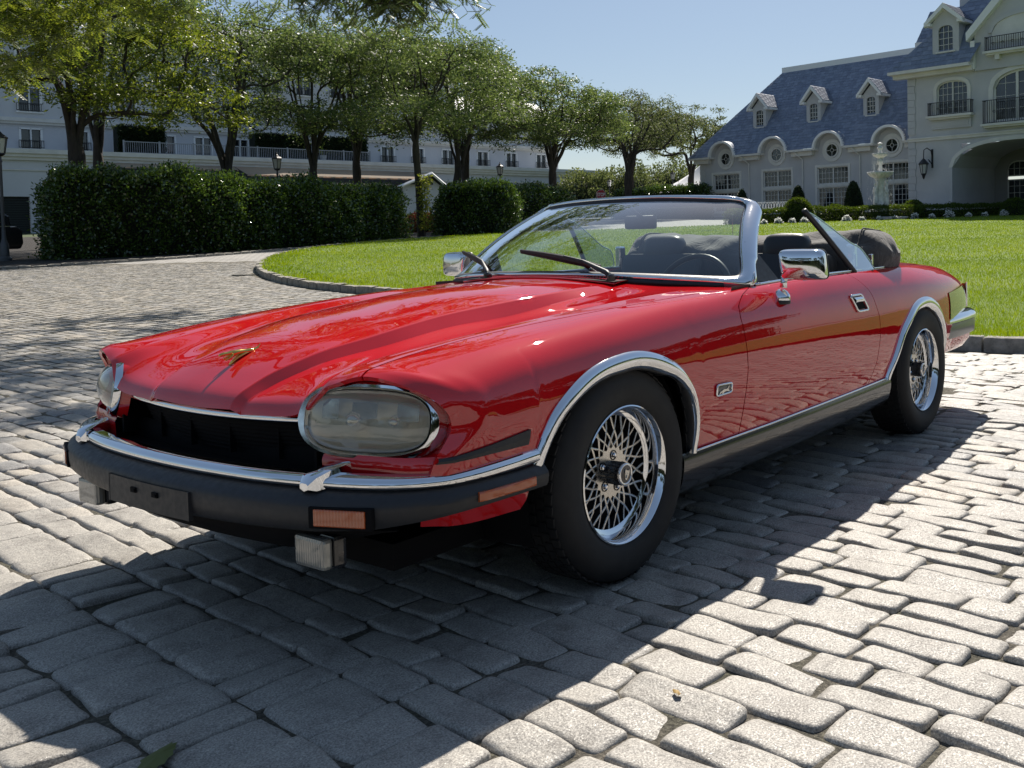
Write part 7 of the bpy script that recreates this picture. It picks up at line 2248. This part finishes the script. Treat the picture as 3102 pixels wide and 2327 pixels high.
hedge('long_hedge', line((11.15, 28.1), (14.2, 27.3), (18.6, 27.6), (22.1, 28.2), (25.0, 29.0)), None, lambda p: float(np.interp(p[0], [10.9, 11.9, 14, 17, 21, 26], [2.95, 3.30, 3.20, 3.06, 2.97, 2.94])) + .05 * math.sin(p[0] * 2.3) + .03 * math.sin(p[0] * 5.1), 1.7, 70000, .100, .030, HOLLY, 'long tall dark glossy hedge along the far side of the cobbled drive', 71, top_soft=.5)
hedge('rounded_hedge', line((27.55, 29.6), (28.6, 28.6), (29.8, 27.9), (30.9, 28.0)), None, lambda p: float(np.interp(p[0], [27.5, 28.2, 30.2, 30.9], [3.0, 3.36, 3.34, 2.9])), 2.4, 26000, .11, .032, HOLLY, 'big rounded hedge block at the back of the lawn, left of the windscreen', 72, top_soft=.8)
hedge('dark_hedge', line((33.2, 31.4), (35.5, 31.6), (39.6, 32.0)), None, 3.42, 1.6, 14000, .13, .036, HOLLY, 'dark square hedge in shade just behind the rounded hedge', 73, top_soft=.4)
hedge('clipped_hedge', line((56.6, 42.1), (57.2, 38.5), (57.8, 35.0)), None, lambda p: float(np.interp(p[1], [35, 42.1], [4.30, 4.08])), 1.2, 16000, .15, .04, HOLLY, 'low clipped hedge between the stop sign and the mansion corner', 74, top_soft=.3)
HB = line((39.6, 21.6), (44.0, 19.7), (48.5, 17.3), (52.5, 15.0), (56.5, 12.2), (59.5, 9.0))
hedge('box_hedge', HB, None, lambda p: 2.07 + .0118 * (p[0] - 39.6) + .02 * math.sin(p[1] * 2), 1.1, 46000, .075, .026, BOX_, 'low clipped box hedge along the far edge of the lawn before the mansion', 75, top_soft=.2, rough=.05)

def blob(name, x, y, z0, rx, rz, n, L, W, m, label, seed, cat='shrub', p=1.0, group=None, cone=0.0):
    """clipped ball or egg-shaped bush"""
    rng = np.random.default_rng(seed)
    root = empty(name, (x, y, z0), label=label, cat=cat, group=group)
    q = rng.normal(0, 1, (n, 3)); q /= np.linalg.norm(q, axis=1)[:, None]; q[:, 2] = np.abs(q[:, 2]) * np.where(rng.random(n) < .2, -.3, 1)
    h = np.clip(q[:, 2], 0, 1); f = 1 - cone * h
    f2 = 1 + rng.normal(0, .03, n) + .03 * np.sin(q[:, 0] * 7 + q[:, 2] * 5) 
    P = np.stack([q[:, 0] * rx * f * f2, q[:, 1] * rx * f * f2, q[:, 2] * rz * f2], 1)
    V, F = leaf_cloud(P, L, W, rng, N=q)
    obj('foliage', mesh_np('foliage', V, F, m), root)
    mb = MB(); mb.lathe([(rx * .93 * (1 - cone * s_) * math.sqrt(max(0, 1 - s_ * s_)), rz * s_ * .94) for s_ in np.linspace(-.3, 1, 10)], 14); mb.build('bush_core', CORE, root, fix=False)
    return root
hedge('boundary_hedge', line((-34, 22), (-33, 0), (-27, -16), (-14, -27), (10, -29.5), (40, -32), (62, -34)), None, 3.4, 2.0, 26000, .42, .12, BACKL, 'long dark boundary hedge on the far side of the drive behind the viewpoint', 76, top_soft=.6, rough=.3)
Z = lambda x, y: float(gz(x, y))
blob('ball_bush', 43.2, 20.2, Z(43.2, 20.2) + .10, .84, 1.22, 9000, .07, .024, BOX_, 'larger clipped ball bush set into the box hedge right of the white bench', 81)
blob('ball_bush', 46.3, 19.6, Z(46.3, 19.6) + .15, .72, .78, 5000, .07, .024, BOX_, 'smaller clipped ball bush just left of the fountain', 82)
for k, (x, y, h, r_, lb) in enumerate(((53.4, 29.3, 1.85, .50, 'dark egg-shaped yew against the mansion wall, the leftmost, by the tall aerial'), (54.6, 25.9, 2.02, .58, 'dark egg-shaped yew behind the white bench'), (54.8, 22.25, 2.20, .65, 'tallest dark egg-shaped yew, left of the fountain'))):
    blob('egg_shaped_yew', x, y, Z(x, y) + .0, r_, h, 6000, .09, .03, YEW, lb, 83 + k, group='egg-shaped yews by the mansion', cone=.28)
for k, (x, y, r_, h, lb) in enumerate(((52.5, 17.6, .7, .95, 'low green bush at the foot of the quoined corner, right of the fountain'), (54.6, 12.6, .8, .95, 'low bush under the carriage arch'), (56.8, 10.6, .6, 1.05, 'round green bush at the right edge behind the box hedge'))):
    blob('low_bush', x, y, Z(x, y) + .1, r_, h, 3500, .08, .03, BOX_, lb, 90 + k)
# white flower clumps along the foot of the box hedge
GF = 'white flower clumps along the box hedge'
FU = [1652, 1684, 1713, 1740, 1764, 1831, 1864, 1901, 1935, 1978, 2015, 2052, 2093, 2129, 2171]
proto = None
for k, u in enumerate(FU):
    s_ = float(np.interp(u, [1652, 2200], [47.6, 55.2]))
    rx_ = (u - 1387.2) / 2140.8 * s_
    x, y = CAM[0] + FWD[0] * s_ + RGT[0] * rx_, CAM[1] + FWD[1] * s_ + RGT[1] * rx_
    sc_ = .8 * np.array((.75, 1, .85, .9, .8, 1.1, .7, .7, .65, 1.05, .8, 1.35, .75, .8, 1.1))[k]
    root = empty('flower_clump', (x, y, Z(x, y) + .08), label='white flower clump at the foot of the box hedge, %s from the left' % ('first second third fourth fifth sixth seventh eighth ninth tenth eleventh twelfth thirteenth fourteenth fifteenth'.split()[k]), cat='flowers', group=GF)
    rng2 = np.random.default_rng(200 + k)
    n = 260; q = rng2.normal(0, 1, (n, 3)); q /= np.linalg.norm(q, axis=1)[:, None]; q[:, 2] = abs(q[:, 2])
    V, F = leaf_cloud(q * [.24 * sc_, .24 * sc_, .36 * sc_] * rng2.uniform(.6, 1.1, (n, 1)), .08, .035, rng2, N=q); obj('petals', mesh_np('petals', V, F, PETAL), root)
    n = 260; q = rng2.normal(0, 1, (n, 3)); q /= np.linalg.norm(q, axis=1)[:, None]; q[:, 2] = abs(q[:, 2])
    V, F = leaf_cloud(q * [.24 * sc_, .24 * sc_, .30 * sc_] * rng2.uniform(.3, 1.0, (n, 1)), .10, .03, rng2, N=q); obj('leaves', mesh_np('leaves', V, F, YEW), root)
# far wooded mass behind the clipped hedge and trees at the sides
def far_bush(x, y, rx, rz, seed, label):
    rng = np.random.default_rng(seed); root = empty('far_shrub', (x, y, Z(x, y)), label=label, cat='shrub', group='loose shrubs far behind the clipped hedge')
    n = 9000; q = rng.normal(0, 1, (n, 3)); q /= np.linalg.norm(q, axis=1)[:, None]; q[:, 2] = abs(q[:, 2])
    lum = 1 + .16 * np.sin(q[:, 0] * 6 + seed) * np.cos(q[:, 2] * 7 + q[:, 1] * 5)
    P = q * [rx, rx, rz] * (lum * rng.uniform(.72, 1.02, n))[:, None]
    V, F = leaf_cloud(P, .30, .085, rng, N=q); obj('foliage', mesh_np('foliage', V, F, LOCUSTF), root)
    mb = MB(); mb.lathe([(rx * .75 * math.sqrt(max(0, 1 - s_ * s_)), rz * s_ * .78) for s_ in np.linspace(0, 1, 8)], 12); mb.build('bush_core', CORE, root, fix=False)
    return root
for k, (x, y, rx, rz, lb) in enumerate(((76, 60, 4.0, 5.0, 'loose green shrub right beside the hotel corner'), (80, 58, 4.2, 5.6, 'loose shrub behind the airy tree, left of its trunk'), (86, 57, 4.8, 6.2, 'loose shrub behind the airy tree, right of its trunk'), (92, 56, 5.0, 6.6, 'loose shrub left of the white tent'), (97, 53, 5.0, 7.6, 'tall loose shrub behind the white tent'), (104, 60, 7.0, 9.0, 'largest far shrub on the skyline beyond the tent'))):
    far_bush(x, y, rx, rz, 300 + k, lb)
blob('red_shrub', 32.5, 36.2, Z(32.5, 36.2), 1.15, .95, 2600, .12, .04, REDL, 'low red-leaved shrub by the hotel entrance, left of the straight tree trunk', 95)
# the sprouting young growth on the straight tree's trunk
rng3 = np.random.default_rng(9)
sp = empty('sprouting_shrub', (27.0, 29.9, Z(27, 29.9)), label='slender light green leafy shoot at the foot of the straight-stemmed tree', cat='plant')
n = 900; zz = rng3.uniform(.3, 2.7, n); P = np.stack([rng3.normal(0, .16, n), rng3.normal(0, .16, n), zz], 1)
V, F = leaf_cloud(P, .11, .035, rng3, droop=.0); obj('leaves', mesh_np('leaves', V, F, SPRIG), sp)
MB().tube([(0, 0, 0), (.04, 0, 1.4), (0, 0, 2.6)], [.02, .014, .006], 5).build('stem', BARK, sp)
# terrace boxes of clipped green on the hotel
for k, (t0_, t1_, lb) in enumerate(((2.6, 6.4, 'leftmost dark square hedge box on the hotel terrace'), (14.1, 19.0, 'middle dark square hedge box on the hotel terrace'), (20.4, 25.4, 'rightmost dark hedge box on the hotel terrace'))):
    root = empty('terrace_hedge', label=lb, cat='hedge', group='hedge boxes on the hotel terrace')
    mb = MB(); fbox(mb, MH, t0_ + .05, t1_ - .05, 8.6, 10.9, -2.4, -1.1); mb.build('hedge_core', CORE, root, fix=False)
    rr_2 = np.random.default_rng(400 + k); n = 5000; a_ = rr_2.uniform(t0_, t1_, n); zz = rr_2.uniform(8.6, 11.0, n); P = np.array([MH(a, z, -1.05 + rr_2.normal(0, .03)) for a, z in zip(a_, zz)])
    nrm = np.array(MH(0, 0, 1)) - np.array(MH(0, 0, 0)); V, F = leaf_cloud(P, .16, .05, rr_2, N=np.tile(nrm, (n, 1))); obj('foliage', mesh_np('foliage', V, F, YEW), root)
for k, (t, lb) in enumerate(((20.6, 'potted palm on the hotel terrace above the lamp post'), (24.0, 'potted leafy plant at the right end of the terrace rail'))):
    x, y, z = MH(t, 8.6, -.9); pt = empty('potted_plant', (x, y, z), label=lb, cat='plant')
    mb = MB(); mb.lathe([(.22, 0), (.32, .5), (.35, .52), (.28, .5)], 12); mb.build('pot', TRIM, pt)
    V = []; F = []
    rr_2 = np.random.default_rng(500 + k)
    for q in range(16):
        a = rr_2.uniform(0, 6.28); el = rr_2.uniform(.5, 1.3); L_ = rr_2.uniform(.7, 1.2)
        d = np.array([math.cos(a) * math.cos(el), math.sin(a) * math.cos(el), math.sin(el)]); s_ = np.array([-math.sin(a), math.cos(a), 0]) * .12
        p0 = np.array([0, 0, .5]); b_ = len(V); V += [p0, p0 + d * L_ * .5 + s_, p0 + d * L_ + [0, 0, -.15], p0 + d * L_ * .5 - s_]; F.append((b_, b_ + 1, b_ + 2, b_ + 3))
    obj('leaves', mesh_np('leaves', V, F, SPRIG), pt)
# ================================================================ STREET FURNITURE AND THINGS
GREYIRON = mat('grey_painted_iron', (0.07, 0.075, 0.08), 0.45)
def lamp_post():
    r = empty('lamp_post', label='x', cat='lamp post', group='lantern posts round the drive')
    mb = MB(); mb.lathe([(.19, 0), (.19, .10), (.13, .16), (.12, .5), (.09, .56), (.075, .62), (.06, .66), (.045, 1.0), (.040, 2.9), (.06, 2.94), (.04, 3.0), (.04, 3.12)], 14); mb.build('post', GREYIRON, r, autosmooth=40)
    mb = MB(); mb.lathe([(.0, 3.92), (.03, 3.88), (.02, 3.84), (.08, 3.78), (.11, 3.74), (.20, 3.68), (.245, 3.64), (.245, 3.61), (.21, 3.60)], 6); mb.lathe([(.14, 3.18), (.145, 3.14), (.09, 3.10), (.04, 3.08)], 6)
    for k in range(6):
        a = math.pi * k / 3; mb.tube([(.215 * math.cos(a), .215 * math.sin(a), 3.61), (.14 * math.cos(a), .14 * math.sin(a), 3.17)], .013, 4)
    mb.build('lantern_frame', IRON, r)
    mb = MB(); mb.lathe([(.205, 3.605), (.132, 3.175)], 6); mb.build('lantern_glass', LGLASS, r)
    return r
LP = [(10.34, 29.5, 'lamp post at the left edge of the picture beside the end of the long hedge', 1.0), (25.9, 48.9, 'small distant lantern post behind the left part of the long hedge', 1.0),
      (24.6, 36.9, 'lamp post standing behind the middle of the long hedge', 1.0), (42.2, 39.9, 'lamp post rising above the rounded hedge by the hotel porch', 1.0),
      (73.1, 55.1, 'distant lamp post left of the airy tree trunk', 1.0), (68.3, 44.6, 'lamp post behind the clipped hedge left of the white tent', 1.0)]
lp0 = lamp_post()
for k, (x, y, lb, s_) in enumerate(LP):
    o = lp0 if k == 0 else copy_tree(lp0)
    o['label'] = lb; o.location = (x, y, float(gz(x, y)))
# round stone base beside the nearest post
# stop sign
st = empty('stop_sign', (56.8, 43.45, Z(56.8, 43.45)), label='red octagonal stop sign with white letters beyond the windscreen top', cat='road sign')
st.rotation_euler = (0, 0, math.atan2(CAM[1] - 43.45, CAM[0] - 56.8) + math.pi / 2)
MB().tube([(0, .03, 0), (0, .03, 2.25)], .035, 8).build('post', GREYIRON, st)
REDS = mat('sign_red', (.42, .012, .03), .45); 
oct_ = lambda r_: [(r_ * math.cos(math.pi / 8 + k * math.pi / 4), r_ * math.sin(math.pi / 8 + k * math.pi / 4) + 1.88) for k in range(8)]
MB().prism(oct_(.395), -.008, .004, lambda a, b, h: (a, h, b)).build('sign_border', WHITEP, st)
MB().prism(oct_(.37), -.0125, -.0085, lambda a, b, h: (a, h, b)).build('sign_face', REDS, st)
fc_ = bpy.data.curves.new('stop_letters', 'FONT'); fc_.body = 'STOP'; fc_.size = .30; fc_.align_x = 'CENTER'; fc_.align_y = 'CENTER'; fc_.extrude = .002; fc_.offset = .008
to = bpy.data.objects.new('sign_letters', fc_); COL.objects.link(to)
dg = bpy.context.evaluated_depsgraph_get(); dg.update(); me = bpy.data.meshes.new_from_object(to.evaluated_get(dg)); bpy.data.objects.remove(to)
me.materials.clear(); me.materials.append(WHITEP)
lo = obj('sign_letters', me, st); lo.location = (0, -.016, 1.875); lo.rotation_euler = (R(90), 0, 0); lo.scale = (.86, 1.18, 1)

# fountain
STONEW = mat('white_marble', (0.66, 0.65, 0.62), 0.55)
setc(STONEW, ramp(STONEW, noise(STONEW, 5.0, 5.0), [(.3, (.50, .49, .46)), (.65, (.72, .71, .68))]))
WATER = mat('falling_water', (.85, .88, .9), .15, 0.0, Transmission_Weight=.5, Alpha=.75)
fx0, fy0 = 49.06, 18.18
ft = empty('fountain', (fx0, fy0, Z(fx0, fy0) - .05), label='three-tiered white stone fountain with draped figures and falling water', cat='fountain')
mb = MB(); mb.lathe([(1.35, 0), (1.40, .15), (1.48, .22), (1.40, .25), (1.30, .20), (1.28, .1), (0, .1)], 40); mb.build('basin', STONEW, ft, autosmooth=40)
mb = MB(); mb.lathe([(1.27, .16), (0, .16)], 32); mb.build('basin_water', mat('pool_water', (.03, .05, .05), .03, 0.0, Specular_IOR_Level=.8), ft)
mb = MB(); mb.lathe([(.62, .1), (.62, .62), (.52, .68), (.30, .72), (.24, .85), (.24, 2.2), (.32, 2.3), (.22, 2.36)], 24); mb.build('pedestal', STONEW, ft, autosmooth=40)
G = []
for (r_, z) in [(.18, 2.32), (.30, 2.36), (.52, 2.46), (.66, 2.60), (.70, 2.66), (.69, 2.70), (.62, 2.68), (.4, 2.58), (.0, 2.54)]:
    G.append([(r_ * (1 + .035 * math.cos(16 * a) * (r_ > .25)) * math.cos(a), r_ * (1 + .035 * math.cos(16 * a) * (r_ > .25)) * math.sin(a), z) for a in np.linspace(0, 2 * math.pi, 96, endpoint=False)])
MB().grid(np.array(G), wrap=True).build('lower_bowl', STONEW, ft, smooth=True)
mb = MB(); mb.lathe([(.12, 2.55), (.17, 2.62), (.11, 2.75), (.10, 3.05), (.15, 3.2), (.16, 3.34), (.10, 3.4), (.12, 3.46)], 20); mb.build('upper_stem', STONEW, ft, autosmooth=50)
G = []
for (r_, z) in [(.12, 3.42), (.25, 3.50), (.37, 3.58), (.42, 3.66), (.42, 3.70), (.36, 3.68), (.2, 3.62), (.0, 3.6)]:
    G.append([(r_ * (1 + .04 * math.cos(14 * a) * (r_ > .2)) * math.cos(a), r_ * (1 + .04 * math.cos(14 * a) * (r_ > .2)) * math.sin(a), z) for a in np.linspace(0, 2 * math.pi, 84, endpoint=False)])
MB().grid(np.array(G), wrap=True).build('upper_bowl', STONEW, ft, smooth=True)
mb = MB(); mb.lathe([(.09, 3.62), (.14, 3.70), (.11, 3.82), (.13, 3.9), (.16, 4.0), (.10, 4.08), (.09, 4.16), (.14, 4.22), (.10, 4.26), (.03, 4.30)], 18); mb.build('finial', STONEW, ft, autosmooth=50)
for k in range(3):
    a = 2 * math.pi * k / 3 + .5; c = np.array([.33 * math.cos(a), .33 * math.sin(a), 0]); o_ = np.array([math.cos(a), math.sin(a), 0]); t_ = np.array([-math.sin(a), math.cos(a), 0])
    pts = [c + [0, 0, 1.35], c + [0, 0, 1.58], c + [0, 0, 1.82], c + [0, 0, 1.93] + o_ * .01, c + [0, 0, 2.06] + o_ * .03, c + [0, 0, 2.12] + o_ * .02,
           c + t_ * .13 + [0, 0, 1.84], c + t_ * .20 + [0, 0, 2.05], c + t_ * .12 + [0, 0, 2.28], c - t_ * .13 + [0, 0, 1.84], c - t_ * .18 + [0, 0, 1.62] + o_ * .05, c - t_ * .06 + [0, 0, 1.5] + o_ * .13,
           c + [0, 0, 1.1] + t_ * .02, c + [0, 0, .8] + o_ * .03]
    ed = [(0, 1), (1, 2), (2, 3), (3, 4), (4, 5), (2, 6), (6, 7), (7, 8), (2, 9), (9, 10), (10, 11), (0, 12), (12, 13)]
    skin_mesh('draped_figure', pts, ed, [.14, .12, .11, .045, .075, .05, .05, .04, .035, .05, .04, .035, .15, .17], STONEW, 1, ft)
rw = np.random.default_rng(77)
V, F = [], []
for R_, zt_, zb_, nn in ((.70, 2.66, .4, 260), (.43, 3.68, 2.7, 150)):
    for k in range(nn):
        a = rw.integers(0, 16) * 2 * math.pi / 16 + rw.normal(0, .10); z = rw.uniform(zb_, zt_); r_ = R_ + (zt_ - z) * .05 + rw.normal(0, .015); l = rw.uniform(.04, .11); w = .008
        b_ = len(V); p = np.array([r_ * math.cos(a), r_ * math.sin(a), z]); t_ = np.array([-math.sin(a), math.cos(a), 0]) * w
        V += [p - t_, p + [0, 0, -l], p + t_, p + [0, 0, l]]; F.append((b_, b_ + 1, b_ + 2, b_ + 3))
obj('falling_water', mesh_np('falling_water', V, F, WHITEP), ft, kind='stuff')

# white garden bench
bn = empty('garden_bench', (44.6, 22.35, Z(44.6, 22.35) + .25), label='white cast-iron garden bench in front of the egg-shaped yews', cat='bench')
bn.rotation_euler = (0, 0, math.atan2(CAM[1] - 22.35, CAM[0] - 44.6) + math.pi / 2 + .18)
for k in range(5): MB().box((0, .05 + .09 * k - .2, .42), (1.62, .07, .03)).build('seat_slat', WHITEP, bn)
mb = MB(); mb.box((0, .24, .90), (1.66, .04, .04)); mb.box((0, .24, .50), (1.66, .03, .03))
for k in range(11):
    x = -.75 + .15 * k; mb.tube([(x + .06 * math.cos(a), .24, .70 + .17 * math.sin(a)) for a in np.linspace(0, 2 * math.pi, 13)], .014, 4)
mb.build('backrest', WHITEP, bn)
for sx_ in (-.80, .80):
    MB().tube([(sx_, .25, .92), (sx_, .26, .45), (sx_, .30, 0)], .028, 6).tube([(sx_, .24, .66), (sx_, -.10, .68), (sx_, -.26, .60), (sx_, -.24, .42), (sx_, -.28, 0)], .028, 6).build('bench_side', WHITEP, bn)

# tent
tn = empty('white_tent', (78.2, 47.4, Z(79.5, 45.6)), label='white peaked tent roof showing beside the mansion corner', cat='tent')
TENT = mat('tent_canvas', (.78, .78, .80), .8, Sheen_Weight=.1)
G = []
for f in np.linspace(0, 1, 14):
    z = 2.2 + 3.2 * f ** 2.1; r_ = 5.6 * (1 - f) + .03
    G.append([(r_ * math.cos(a) / max(abs(math.cos(a)), abs(math.sin(a))) ** .85, r_ * math.sin(a) / max(abs(math.cos(a)), abs(math.sin(a))) ** .85, z) for a in np.linspace(0, 2 * math.pi, 40, endpoint=False)])
MB().grid(np.array(G), wrap=True).build('tent_roof', TENT, tn, smooth=True)
for a, b_ in ((-5, -5), (5, -5), (5, 5), (-5, 5)): MB().tube([(a, b_, 0), (a, b_, 2.6)], .06, 8).build('tent_pole', WHITEP, tn)

# dark car parked behind the end of the hedge
sv = empty('parked_car', (9.0, 31.6, Z(9.2, 33.2)), label='dark parked car half hidden behind the left end of the long hedge', cat='car')
sv.rotation_euler = (0, 0, R(184))
DARKP = mat('dark_car_paint', (.010, .012, .016), .3, 0.0, Coat_Weight=1.0, Coat_Roughness=.03)
side = [(-2.3, .32), (2.25, .32), (2.34, .62), (2.28, .86), (1.5, .98), (-2.2, 1.02), (-2.36, .9), (-2.38, .5)]
mb = MB(); mb.prism(side, -.92, .92, lambda a, b, h: (a, h, b)); mb.build('body', DARKP, sv, bevel=.07, autosmooth=40)
cab = [(-2.1, 1.0), (1.35, .97), (.65, 1.52), (-1.6, 1.58), (-2.05, 1.35)]
mb = MB(); mb.prism(cab, -.78, .78, lambda a, b, h: (a, h, b)); mb.build('cabin', PANE, sv, bevel=.05)
mb = MB(); mb.prism([(-1.75, 1.55), (.55, 1.53), (.45, 1.60), (-1.6, 1.66)], -.74, .74, lambda a, b, h: (a, h, b)); mb.build('roof', DARKP, sv, bevel=.03)
for y in (-.80, .80): MB().tube([(-1.6, y * .92, 1.68), (.35, y * .92, 1.64)], .022, 6).build('roof_rail', CHROME, sv)
for y in (-.93, .93): MB().tube([(-2.0, y * .985, 1.02), (1.3, y * .985, .99)], .014, 6).build('window_trim', CHROME, sv)
wh0 = None
for x, y in ((1.42, -.86), (1.42, .86), (-1.42, -.86), (-1.42, .86)):
    if wh0 is None:
        w = empty('wheel', parent=sv)
        MB().lathe([(.22, -.11), (.33, -.12), (.365, -.08), (.365, .08), (.33, .12), (.22, .11)], 28, axis='Y').build('tyre', TYRE, w, smooth=True)
        mb = MB(); mb.lathe([(.225, -.105), (.21, -.09), (.20, .05)], 24, axis='Y')
        for k in range(5):
            a = 2 * math.pi * k / 5; mb.tube([(.03 * math.cos(a), -.09, .03 * math.sin(a)), (.21 * math.cos(a), -.095, .21 * math.sin(a))], [.035, .028], 6)
        mb.build('rim', SILVER, w); wh0 = w
    else: w = copy_tree(wh0, sv)
    w.location = (x, y, .365); w.rotation_euler = (0, 0, 0 if y < 0 else math.pi)
